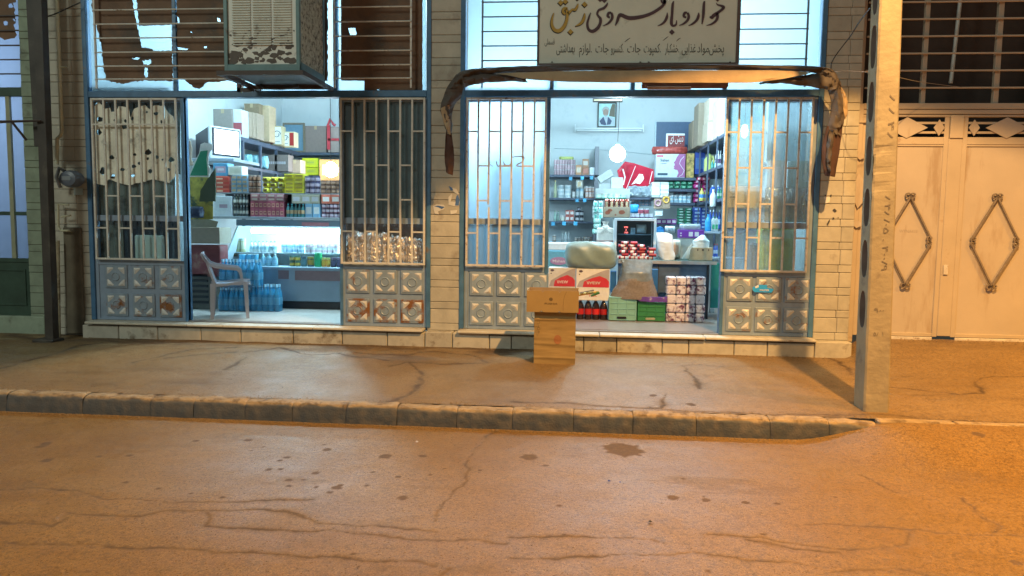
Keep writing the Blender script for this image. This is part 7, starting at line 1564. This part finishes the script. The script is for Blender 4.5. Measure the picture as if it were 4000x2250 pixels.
t = thing('cake_box', 'white cake box with a gathered ribbon top beside the display case', 'box', ((xa+xb)/2, 2.0, z0)); MB().box(xa, xb, 2.0, 2.2, z0, zt, c=.015).build('box_body', pm((.76, .70, .62)), t); MB().box(xa, xb, 1.998, 2.2, z0-.02, z0+.025, c=.01).build('pink_base', pm((.6, .32, .28)), t)
mb = MB()
for k in range(7): a = -1+k*.333; mb.tube([((xa+xb)/2, 1.985, zt-.02), ((xa+xb)/2+a*(xb-xa)*.42, 1.99, zt-.06-.03*abs(a))], .006, 4)
mb.lathe([(.06, 0), (.03, .05), (.055, .09)], (xa+xb)/2, 2.05, zt, 10); mb.build('ribbon', pm((.7, .66, .6)), t)
# counter with its glass front, display case and goods
YC = 1.36; xa, xb, zc0, zc1 = rc(qb, (830, 550, 1842, 597), YC)
zct = P(*qb(1350, 570), YC)[1]
t = thing('shop_counter', 'dark counter with a green-black top across the right shop doorway', 'counter', ((xa+xb)/2, YC+.3, FZ)); xC0 = P(*qb(250, 600), YC)[0]
MB().box(xa, xb, YC-.03, YC+.62, zct-.012, zct, c=.004).build('counter_top', mat('green_black_top', (.03, .07, .06), .25), t); MB().box(xa, xb, YC-.034, YC-.028, zct-.05, zct-.006).build('edge_strip', mat('aluminium_strip', (.55, .58, .6), .35, .7), t)
xd_ = P(*qb(1740, 800), YC)[0]; MB().box(xa, xd_, YC+.02, YC+.05, FZ, zct-.03).build('front_glass', mat('slate_glass_front', (.08, .12, .19), .12, var=.3, scale=2), t)
MB().box(xd_, xd_+.03, YC+.0, YC+.55, FZ, zct-.03).build('side_post', pm((.03, .03, .04)), t)
xs_ = P(*qb(1240, 800), YC)[0]; MB().box(xs_-.006, xs_+.006, YC+.012, YC+.02, FZ, zct-.03).build('glass_joint', pm((.02, .02, .03)), t)
cluster('jar', 'glass_jar', 'pale jar glimmering behind the counter glass', 'jar', 'pale jars behind the counter glass', qb, (1285, 640, 1700, 715), 1, 6, YC-.0, [(.12, .2, .28), (.2, .3, .38), (.3, .38, .45)], base=None) if False else None
xa2, xb2, z0, zt = rc(qb, (1785, 600, 1850, 1062), 1.7); mb = MB(); mb.box(xa2, xb2+.1, 1.7, 1.75, z0, zt); tag(mb.build('door_leaf', pm((.02, .26, .24))), 'teal green panel right of the counter', 'panel')
xa2, xb2, z0, zt = rc(qb, (1775, 1068, 1822, 1115), 1.66); mb = MB(); mb.box(xa2, xb2, 1.66, 1.74, z0, zt, c=.004); tag(mb.build('socket_box', pm((.6, .68, .74))), 'small white socket box below the teal panel', 'socket')
xa, xb, z0, zt = rc(qb, (787, 140, 1220, 560), 1.75); z0 = zct
t = thing('display_case', 'white framed glass display case with red digits inside', 'display case', ((xa+xb)/2, 1.9, z0)); w = .035
M_wf = mat('white_aluminium', (.68, .72, .75), .35, var=.03)
mb = MB(); frame_rect(mb, xa, xb, z0, zt, w, 1.75, 1.78); mb.box(xa, xa+.03, 1.78, 2.1, z0, zt); mb.box(xb-.03, xb, 1.78, 2.1, z0, zt); mb.box(xa, xb, 1.78, 2.1, zt-.02, zt-.001); mb.build('case_frame', M_wf, t)
mb = MB(); frame_rect(mb, xa+w, xb-w, z0+w, zt-w, .012, 1.757, 1.775); mb.build('black_seal', pm((.02, .02, .025)), t)
MB().box(xa+w, xb-w, 2.08, 2.09, z0, zt-.02).build('case_back', pm((.10, .16, .20)), t); MB().box(xa+w+.012, xb-w-.012, 1.764, 1.767, z0+w, zt-w).build('case_glass', M_gl_clear, t)
zsh2 = P(*qb(1000, 300), 1.9)[1]; MB().box(xa+w, xb-w, 1.80, 2.07, zsh2-.012, zsh2).build('case_shelf', M_shelfg, t)
xq, xw, z0q, ztq = rc(qb, (880, 212, 942, 300), 1.84); MB().box(xq, xw, 1.84, 1.9, zsh2, ztq).build('price_scale', pm((.12, .02, .03)), t)
mb = MB()
for s_, y in (('8788', 238), ('0', 266), ('700', 294)): x, z = P(*qb(911, y), 1.838); text(mb, s_, x, z, 1.838, .032, .05 if len(s_) > 2 else .015)
mb.build('red_digits', emit('red_led', (1, .15, .12), 5), t)
one('bag', 'white_bag', 'small white knotted bag inside the display case', 'bag', qb, (1015, 200, 1125, 298), 1.84, [(.7, .76, .76)], d=.12)
one('box', 'pale_box', 'small pale box beside the red digits', 'box', qb, (958, 235, 1005, 288), 1.85, [(.45, .55, .6), (.3, .4, .45)], d=.08, base=zsh2)
xa, xb, z0, zt = rc(qb, (835, 368, 1215, 548), 1.42); z0 = zct+.001; hr = (zt-z0)/6; q = random.Random(31)
rollm = [unit('roll', .098, hr*1.02, hr*1.02, [pm((.30, .012, .035)), pm(c)]) for c in ((.62, .62, .64), (.34, .015, .04), (.55, .5, .52))]
for i_ in range(6):
    n_ = 4 if i_ < 4 else 3 if i_ == 4 else 2
    for j_ in range(n_):
        ln = (xb-xa)/4; ox = xa+ln*(j_+.5)+(0.02 if i_ % 2 else -.008)+q.uniform(-.008, .008)
        o = inst('red_roll', rollm[q.randrange(3)], (ox, 1.42+q.uniform(0, .02), z0+hr*.93*i_), rot=(0, 0, q.uniform(-.12, .12)), scale=(q.uniform(.85, 1.05), 1, 1))
        tag(o, 'red and white roll piled on the counter'+place_words(i_, 6, j_, n_), 'roll', 'red and white rolls on the counter')
def sack(name, label, conv, prof, Y, dep, m, cat='sack', seed=0, wr=.012, base=None):
    """prof: rows (y, x_left, x_right) from top to bottom"""
    mb = MB(); nu, nv = 36, 40
    ys = [p[0] for p in prof]
    def f(u, v):
        y = ys[0]+(ys[-1]-ys[0])*v; L = np.interp(y, ys, [p[1] for p in prof]); Rr = np.interp(y, ys, [p[2] for p in prof])
        xl_, z = P(*conv(L, y), Y+dep/2); xr_, _ = P(*conv(Rr, y), Y+dep/2)
        if base is not None: z = base+(P(*conv(L, ys[0]), Y+dep/2)[1]-base)*(1-v)
        a = 2*math.pi*u; c = (xl_+xr_)/2; ca, sa = math.cos(a), math.sin(a); e = .92
        w_ = wr*float(fbm(np.array(math.cos(a)*2.5+seed), np.array(v*6+math.sin(a)*2.5), 4))
        return (c+(xr_-xl_)/2*math.copysign(abs(ca)**e, ca)+w_*ca*1.2, Y+dep/2+dep/2*math.copysign(abs(sa)**e, sa)*min(1, (v+.12)*2.2)+w_, z+w_*.3)
    k0 = len(mb.f); mb.grid(f, nu, nv)
    if isinstance(m, list):
        for k in range(nu*nv):
            if (k % nv)/nv < .50+.05*math.sin((k//nv)*.7): mb.mi[k0+k] = 1
    top = [f(i/nu, 0) for i in range(nu)]; mb.add(top, [tuple(range(nu))]); bot = [f(i/nu, 1) for i in range(nu)]; mb.add(bot, [tuple(range(nu))])
    return tag(mb.build(name, m, smooth=True), label, cat)
sack('white_sack', 'white plastic sack with a grey curl print standing on the counter', qb, [(285, 1225, 1330), (310, 1218, 1385), (400, 1225, 1400), (480, 1232, 1400), (530, 1240, 1420), (568, 1262, 1410)], 1.42, .2, mat('white_sack_plastic', (.55, .60, .64), .3, var=.08, bump=.4, bscale=14), base=zct+.001)
one('bag', 'towel_bundle', 'cream and orange patterned cloth bundle behind the white sack', 'bundle', qb, (1370, 355, 1480, 525), 1.6, [(.66, .60, .50), (.62, .42, .3)], d=.12, base=zct)
xa, xb, z0, zt = rc(qb, (1458, 258, 1716, 342), 1.8)
ct('box of white goods under the purple tray', (1462, 345, 1610, 535), 1.82, (.58, .66, .68), conv=qb, tape=False, name='white_carton', base=zct)
t = thing('purple_tray', 'purple tray printed with white squares and wrapped in clear plastic', 'tray', ((xa+xb)/2, 1.8, z0)); MB().box(xa, xb, 1.8, 2.0, z0, zt, c=.004).build('tray_body', pm((.22, .04, .42)), t)
mb = MB()
for u0, u1, v0, v1 in ((.38, .54, .2, .75), (.62, .78, .2, .75), (.03, .10, .2, .35), (.03, .10, .5, .65)): mb.box(xa+(xb-xa)*u0, xa+(xb-xa)*u1, 1.797, 1.8, z0+(zt-z0)*v0, z0+(zt-z0)*v1)
mb.build('white_print', pm((.75, .72, .8)), t)
one('bag', 'clear_bag', 'crumpled clear bag on top of the purple tray', 'bag', qb, (1465, 195, 1690, 260), 1.82, [plastic('pale_clear_plastic2', (.40, .46, .5), .15, .75)], d=.15)
t = ct('small tan carton under the knotted white bag at the right of the counter', (1572, 440, 1802, 540), 1.5, (.42, .36, .26), conv=qb, tape=False, base=zct)
xa, xb, z0, zt = rc(qb, (1620, 455, 1780, 475), 1.498); mb = MB()
for u in (.15, .45, .52, .85): mb.box(xa+(xb-xa)*u, xa+(xb-xa)*(u+.06), 1.496, 1.5, z0, zt)
mb.build('carton_vents', pm((.08, .06, .05)), t)
sack('knotted_bag', 'white carrier bag knotted on top lying on the tan carton', qb, [(310, 1690, 1712), (345, 1640, 1740), (370, 1600, 1770), (440, 1600, 1765)], 1.5, .18, mat('white_bag_plastic', (.62, .68, .70), .3, var=.06, bump=.5, bscale=20), cat='bag', seed=5)
mb = MB()
for k in range(5): a0_ = P(*qb(1490+k*14, 520), 1.45+.03*k); b0_ = P(*qb(1590, 400+k*22), 1.45+.03*k); mb.tube([(a0_[0], 1.45+.03*k, zct+.02), (b0_[0], 1.45+.03*k, b0_[1])], .011, 5, flat=.4)
tag(mb.build('paper_strips', pm((.62, .68, .68))), 'fan of white paper strips left of the tan carton', 'paper')
one('jug', 'blue_bottle', 'blue bottle standing behind the counter at the left of the purple tray', 'bottle', qb, (1225, 222, 1300, 288), 2.2, [(.03, .22, .55), (.05, .3, .62), (.3, .5, .7), (.02, .05, .1)], d=.08)
one('bag', 'white_bundle', 'white bundle behind the counter left of the purple tray', 'bundle', qb, (1315, 218, 1425, 290), 2.2, [(.62, .70, .72), (.4, .46, .5)], d=.15)
# lower left: freezer with an oval mark, wrapped bundle, tea cartons, cola, crates
xa, xb, z0, zt = rc(qb, (60, 392, 420, 632), 1.6)
t = thing('ice_cream_chest', 'light blue chest with an oval mark at the left of the right shop', 'freezer', ((xa+xb)/2, 1.7, FZ)); MB().box(xa-.1, xb, 1.6, 2.2, FZ, P(*qb(200, 470), 1.6)[1], c=.01).build('chest_body', pm((.12, .40, .58)), t); MB().box(xa-.1, xb, 1.62, 2.2, P(*qb(200, 468), 1.6)[1], zt, c=.01).build('chest_lid', pm((.55, .66, .72)), t)
mb = MB(); cx, cz = P(*qb(218, 578), 1.595); L = [(cx+.12*math.cos(a), cz+.055*math.sin(a)) for a in np.linspace(0, 6.1, 24)]; mb.slot(0).prism(L, 1.592, 1.598); mb.slot(1); text(mb, 'Mahan', cx, cz-.018, 1.591, .05, .17, bold=.02); mb.build('oval_mark', [pm((.32, .20, .36)), pm((.6, .55, .66))], t)
YT = .98
t1z = P(*qb(560, 985), YT)[1]
def tea(label, r, Y, base):
    xa, xb, z0, zt = rc(qb, r, Y); z0 = base; w_, h_ = xb-xa, zt-z0
    t = thing('tea_carton', label, 'carton', ((xa+xb)/2, Y, z0)); MB().box(xa, xb, Y, Y+.25, z0, zt, c=.004).build('carton_body', pm((.60, .60, .58)), t)
    pf = lambda L: [(xa+u*w_, z0+v*h_) for u, v in L]
    mb = MB(); mb.slot(0).prism(pf([(.03, .42), (.10, .60), (.40, .76), (.75, .92), (.95, .99), (.985, .99), (.985, .42)]), Y-.0015, Y); mb.slot(1).prism(pf([(.20, .42), (.24, .60), (.45, .70), (.70, .78), (.90, .70), (.985, .60), (.985, .42)]), Y-.003, Y)
    mb.build('swoosh_print', [pm((.32, .30, .32)), pm((.46, .03, .05))], t)
    mb = MB(); text(mb, 'AKBAR', xa+w_*.52, z0+h_*.60, Y-.004, .05, w_*.42, flip=True, bold=.03); mb.build('printed_name', pm((.66, .52, .50)), t)
    mb = MB(); mb.prism(blob(xa+w_*.14, z0+h_*.92, .016, 10, 2, 1.6, .1), Y-.0015, Y); mb.prism(blob(xa+w_*.10, z0+h_*.82, .008, 8, 2, 1.2, .1), Y-.0015, Y)
    mb.prism(blob(xa+w_*.16, z0+h_*.17, .004, 8, 2, 9, .1), Y-.0015, Y); mb.build('dark_marks', pm((.08, .06, .08)), t)
    mb = MB(); x, z = xa+w_*.5, z0+h_*.15; text(mb, 'TEA', x, z-.01, Y-.0015, .035, w_*.25, bold=.02); mb.build('red_mark', pm((.5, .12, .06)), t)
tea('white tea carton with a red swoosh and upside-down lettering on the cola bottles', (395, 660, 740, 985), YT, t1z)
tea('second tea carton with a red swoosh, left behind the ochre carton', (110, 648, 388, 985), YT+.01, t1z)
M_cola = plastic('dark_cola_plastic', (.03, .012, .01), .08, .96)
def cola_pack(label, r, Y):
    xa, xb, z0, zt = rc(qb, r, Y); z0 = FZ; w = (xb-xa)/4; me = unit('bottle', w*.96, w, zt-z0+.02, [M_cola, pm((.50, .02, .02), .3), pm((.5, .02, .02))])
    t = thing('cola_pack', label, 'bottle pack', ((xa+xb)/2, Y, z0))
    for k in range(2):
        for j in range(4): inst('bottle', me, (xa+w*(j+.5), Y+k*w, z0), t)
cola_pack('pack of dark cola bottles with red labels under the tea carton', (400, 985, 722, 1165), 1.0)
cola_pack('pack of dark cola bottles mostly hidden behind the ochre carton', (60, 985, 390, 1160), 1.0)
# big wrapped bundle
mb = MB(); xa, xb, z0, zt = rc(qb, (275, 378, 830, 672), .92); zb3 = t1z+(P(*qb(560, 660), YT)[1]-t1z)
def bund(u, v):
    a = 2*math.pi*u; s_ = (v-.5)*2; e = (1-abs(s_)**7)**.4; ca, sa = math.cos(a), math.sin(a)
    w_ = .020*float(fbm(np.array(math.cos(a)*2+5), np.array(v*5+math.sin(a)*2), 4))
    return ((xa+xb)/2+s_*(xb-xa)/2, 1.10+(.17*e+w_)*math.copysign(abs(ca)**.7, ca), (z0+zt)/2+((zt-z0)/2*e+w_)*math.copysign(abs(sa)**.7, sa))
mb.grid(bund, 36, 30)
tag(mb.build('wrapped_bundle', mat('sage_grey_plastic_wrap', (.19, .27, .27), .38, var=.2, scale=4, bump=.5, bscale=9), smooth=True), 'large sage grey plastic-wrapped bundle lying on the tea cartons', 'bundle')
one('box', 'blue_drum', 'bright blue box standing behind the left side of the lentil sack', 'box', qb, (752, 680, 808, 900), 1.25, [(.02, .16, .50)], d=.1)
one('box', 'blue_drum', 'bright blue box standing behind the right side of the lentil sack', 'box', qb, (1170, 660, 1238, 905), 1.25, [(.02, .14, .42)], d=.1)
def crate(label, r, Y, m, hole):
    xa, xb, z0, zt = rc(qb, r, Y); z0 = FZ; w_, h_ = xb-xa, zt-z0
    t = thing('plastic_crate', label, 'crate', ((xa+xb)/2, Y, z0))
    mb = MB(); mb.box(xa, xb, Y, Y+.3, z0, zt, c=.01); mb.build('crate_body', m, t)
    mb = MB()
    for k in range(5): z = z0+h_*(k+.12)/4.3; mb.box(xa+.004, xb-.004, Y-.008, Y+.001, z, z+.012, c=.003)
    for k in range(4): x = xa+.012+(w_-.024)*k/3; mb.box(x-.008, x+.008, Y-.007, Y+.001, z0+.01, zt-.01, c=.003)
    mb.build('crate_rib', m, t)
    mb = MB(); cx = xa+w_*.47; n = 16; L = [(cx+(.045 if math.cos(a) > 0 else -.045)+.018*math.cos(a), z0+h_*.14+.015*math.sin(a)) for a in np.linspace(0, 6.283, n, endpoint=False)]
    mb.prism(L, Y-.0095, Y-.006); mb.build('hand_hole', pm((.01, .01, .012)) if hole else pm((.42, .42, .3)), t)
crate('mint green plastic crate under the lentil sack', (730, 950, 1020, 1187), .95, mat('mint_plastic', (.20, .42, .36), .45, var=.06), True)
crate('dark green plastic crate under the purple cloth', (1027, 1000, 1315, 1192), .97, mat('green_plastic', (.03, .20, .07), .45, var=.1), False)
zcr = P(*qb(870, 952), .95)[1]
sack('lentil_sack', 'clear plastic sack of brown lentils, gathered at the top, on the two crates', qb, [(560, 850, 1170), (590, 860, 1185), (640, 862, 1178), (720, 850, 1180), (820, 815, 1200), (880, 770, 1225), (945, 740, 1250), (960, 760, 1230)], .92, .3, [mat('lentil_fill', (.21, .175, .15), .25, var=.2, scale=40, bump=.35, bscale=60), mat('grey_clear_sack_top', (.17, .20, .22), .18, var=.2, scale=14, bump=.5, bscale=18)], seed=3, wr=.016)
poly('purple_cloth', 'purple and white cloth lying over the edge of the dark green crate', 'cloth', qb, [(975,950),(1045,945),(1285,952),(1335,945),(1335,1000),(1275,1000),(1150,1000),(1045,990),(1035,978),(985,972)], .94, .03, mat('purple_cloth_print', (.10, .04, .26), .8, var=.3, dirt=(.5, .45, .45), dthr=.62, dscale=6), 3)
M_tis = mat('white_purple_tissue_wrap', (.62, .57, .60), .22, var=.1, scale=30, dirt=(.13, .035, .08), dthr=.50, dscale=17, bump=.5, bscale=30)
for c_i, (x0, x1, nm) in enumerate(((1328, 1526, 'left'), (1530, 1728, 'right'))):
    xa, xb, z0, zt = rc(qb, (x0, 738, x1, 1203), .96); h_ = (zt-FZ)/5
    for k in range(5):
        t = thing('tissue_pack', '%s tissue pack in the %s of the two stacks by the counter' % (('bottom', 'second', 'middle', 'fourth', 'topmost')[k], nm), 'tissue pack', ((xa+xb)/2, .96, FZ+h_*k), 'tissue packs stacked by the counter')
        for j in range(2):
            ox = rnd.uniform(-.006, .006); w2 = (xb-xa)/2
            me = None
            MB().box(xa+w2*j+.002+ox, xa+w2*(j+1)-.002+ox, .96, 1.14, FZ+h_*k+.002, FZ+h_*(k+1)-.004, c=.015).build('wrapped_roll', M_tis, t)
# right hand shelf goods
def Rg(kind, name, label, cat, group, r, rows, cols, mats, Y, base, conv=qa, **kw): return cluster(kind, name, label, cat, group, conv, r, rows, cols, Y, mats, base=base, **kw)
Rg('box', 'blue_packet', 'royal blue packet on the second right shelf', 'packet', 'royal blue packets', (1782, 680, 1895, 925), 1, 2, [(.03, .08, .42), (.08, .2, .5)], 4.9, rz[1], d=.2)
Rg('jug', 'yellow_jug', 'lime yellow jug with a handle on the second right shelf', 'jug', None, (1900, 690, 2005, 885), 1, 1, [(.60, .66, .22), (.62, .66, .2), (.3, .5, .1), (.03, .05, .04)], 4.1, rz[1], d=.15)
Rg('bottle', 'detergent_bottle', 'teal bottle behind the lime jug', 'bottle', 'teal bottles', (1965, 770, 2030, 870), 1, 2, [(.03, .30, .28), (.1, .4, .36), (.6, .7, .7)], 3.8, rz[1])
Rg('bottle', 'cleaner_bottle', 'white and dark bottle at the right end of the second right shelf', 'bottle', 'white and dark bottles', (2015, 660, 2085, 860), 1, 3, [(.50, .55, .6), (.10, .05, .14), (.5, .6, .65)], 3.3, rz[1])
Rg('bag', 'pink_packet', 'magenta packet in the pile on the third right shelf', 'packet', 'magenta packets', (1768, 985, 1960, 1262), 5, 2, [(.50, .04, .22), (.6, .4, .5)], 4.9, rz[2], d=.18, jit=.06)
Rg('bottle', 'yellow_bottle', 'yellow bottle before the magenta packets', 'bottle', 'yellow bottles', (1835, 1085, 1955, 1250), 1, 2, [(.50, .46, .12), (.05, .18, .45), (.4, .4, .1)], 3.95, rz[2])
Rg('jug', 'blue_jug', 'blue jug on the third right shelf', 'jug', 'blue jugs', (1960, 1050, 2080, 1240), 1, 2, [(.03, .10, .40), (.1, .3, .6), (.6, .7, .8), (.02, .03, .1)], 3.5, rz[2], d=.12)
Rg('bottle', 'white_bottle', 'white trigger bottle at the edge of the third right shelf', 'bottle', None, (1958, 1095, 2032, 1295), 1, 1, [(.70, .74, .74), (.62, .66, .7), (.7, .74, .74)], 3.0, None)
Rg('box', 'blue_packet', 'dark blue packet in the pile on the fourth right shelf', 'packet', 'dark blue packets on the fourth right shelf', (1765, 1305, 1935, 1560), 6, 2, [(.03, .07, .36), (.3, .45, .65)], 4.7, rz[3], d=.18)
Rg('bottle', 'blue_bottle', 'tall bright blue bottle at the right of the counter goods', 'bottle', None, (1728, 95, 1797, 272), 1, 1, [(.03, .30, .65), (.03, .33, .68), (.05, .38, .7)], 2.6, None, conv=qb)
Rg('jug', 'green_white_jug', 'green and white bottle behind the tall blue bottle', 'bottle', 'green and white bottles', (1795, 120, 1862, 268), 1, 2, [(.62, .68, .66), (.06, .40, .20), (.2, .5, .3), (.4, .5, .45)], 2.7, None, conv=qb, d=.08)
shelf('wall_shelf', 'low shelf on the right wall under the tall blue bottle', P(*qb(1690, 275), 2.55)[0], 2.70, 2.5, 3.0, P(*qb(1760, 273), 2.6)[1]-.002, M_shelfg, .03)
Rg('bottle', 'cleaner_bottle', 'blue and red bottle right of the tan carton', 'bottle', 'blue and red bottles', (1812, 400, 1860, 535), 1, 2, [(.05, .10, .40), (.45, .5, .6), (.5, .08, .06)], 2.3, None, conv=qb)
shelf('wall_shelf', 'lowest shelf on the right wall at counter height', P(*qb(1800, 540), 2.3)[0], 2.70, 2.2, 2.6, P(*qb(1830, 537), 2.3)[1]-.002, M_shelfg, .03)
# something behind the frosted window and the wall beside it
mb = MB(); xa, za = P(*d1_(415, 960), .45); xb, zb_ = P(*d1_(610, 830), .45); mb.box(xa, xb, .45, .75, .35, zb_, c=.01)
tag(mb.build('steel_cabinet', mat('grey_cabinet', (.16, .17, .19), .5)), 'grey cabinet standing behind the frosted window', 'cabinet')
mb = MB(); pgl = lambda x, y: P(1780+x/2.07, 360+y/2.07, .010)
for L in ([(330,560,8),(335,590,8),(350,600,10),(365,570,8)], [(385,560,8),(400,590,10),(430,590,9),(460,575,8)], [(455,530,8),(490,520,9),(550,525,10),(540,560,10),(490,595,9),(570,600,8)], [(300,600,7),(275,580,7),(285,560,6)]): stroke(mb, L, .010, .001, pgl)
tag(mb.build('window_writing', pm((.34, .20, .17), .7)), 'faded red-brown handwriting on the frosted window', 'writing')

def CL(kind, name, label, cat, group, conv, r, rows, cols, Y, mats, **kw): return cluster(kind, name, label, cat, group, conv, r, rows, cols, Y, mats, **kw)
CL('bag', 'hanging_packet', 'white and teal packet hanging below the white tray carton', 'packet', 'packets hanging below the white tray', qb, (566, 12, 672, 140), 3, 2, 3.3, [(.52, .62, .62), (.08, .40, .36)], d=.05, jit=.15)
CL('bottle', 'sauce_bottle', 'small white-capped bottle on the quilt bag shelf', 'bottle', 'small bottles on the quilt bag shelf', qa, (1050, 1120, 1290, 1186), 1, 7, 4.25, [(.35, .42, .48), (.5, .3, .34), (.7, .74, .76)], base=zc_+.001)
CL('box', 'soap_box', 'small blue and white box under the quilt bag shelf', 'box', 'small boxes under the quilt bag shelf', qa, (1060, 1215, 1290, 1290), 2, 6, 4.4, [(.22, .34, .48), (.6, .64, .68), (.5, .15, .2)])
CL('bag', 'blue_packet', 'blue packet low behind the display case', 'packet', 'blue packets low behind the case', qb, (1230, 205, 1430, 290), 2, 3, 4.9, [(.05, .16, .42), (.4, .5, .6)], d=.12, jit=.1)
CL('box', 'noodle_pack', 'orange packet right of the white sack', 'packet', 'orange packets right of the white sack', qb, (1395, 385, 1470, 470), 2, 2, 1.75, [(.62, .34, .12), (.7, .6, .45)], d=.05, jit=.08)
if 0: CL('jar', 'glass_jar', 'dim jar standing on the counter foot behind the tissue packs', 'jar', 'dim jars behind the tissue packs', qb, (1285, 640, 1470, 725), 1, 3, 1.30, [(.14, .24, .34), (.24, .34, .42), (.34, .42, .5)], base=FZ+.55)
CL('bag', 'snack_bag', 'crimson snack packet above the magenta packets', 'packet', 'crimson packets on the third right shelf', qa, (1810, 960, 1960, 1000), 1, 3, 4.6, [(.45, .04, .12), (.6, .5, .5)], d=.1, jit=.1)
CL('bottle', 'cleaner_bottle', 'dark blue bottle in the row on the fourth right shelf', 'bottle', 'dark blue bottles on the fourth right shelf', qa, (1940, 1330, 2085, 1450), 1, 4, 3.4, [(.03, .08, .34), (.3, .45, .6), (.5, .6, .7)], base=rz[3])
CL('bottle', 'cleaner_bottle', 'green bottle near the door on the third right shelf', 'bottle', 'green bottles near the door', qa, (2035, 1080, 2095, 1235), 1, 2, 2.9, [(.04, .24, .12), (.4, .5, .4), (.5, .6, .5)], base=rz[2])
CL('jar', 'small_jar', 'orange-lidded jar on the second left shelf', 'jar', 'orange-lidded jars at the back', qb, (470, 330, 560, 385), 2, 3, 5.6, [(.30, .2, .16), (.5, .4, .36), (.6, .3, .1)], base=s4)
CL('box', 'cereal_box', 'tall pale box at the back of the second left shelf', 'box', 'tall pale boxes at the back of the shelf', qa, (520, 1060, 660, 1180), 1, 4, 5.75, [(.46, .5, .52), (.55, .35, .25), (.3, .3, .4)], base=s2)
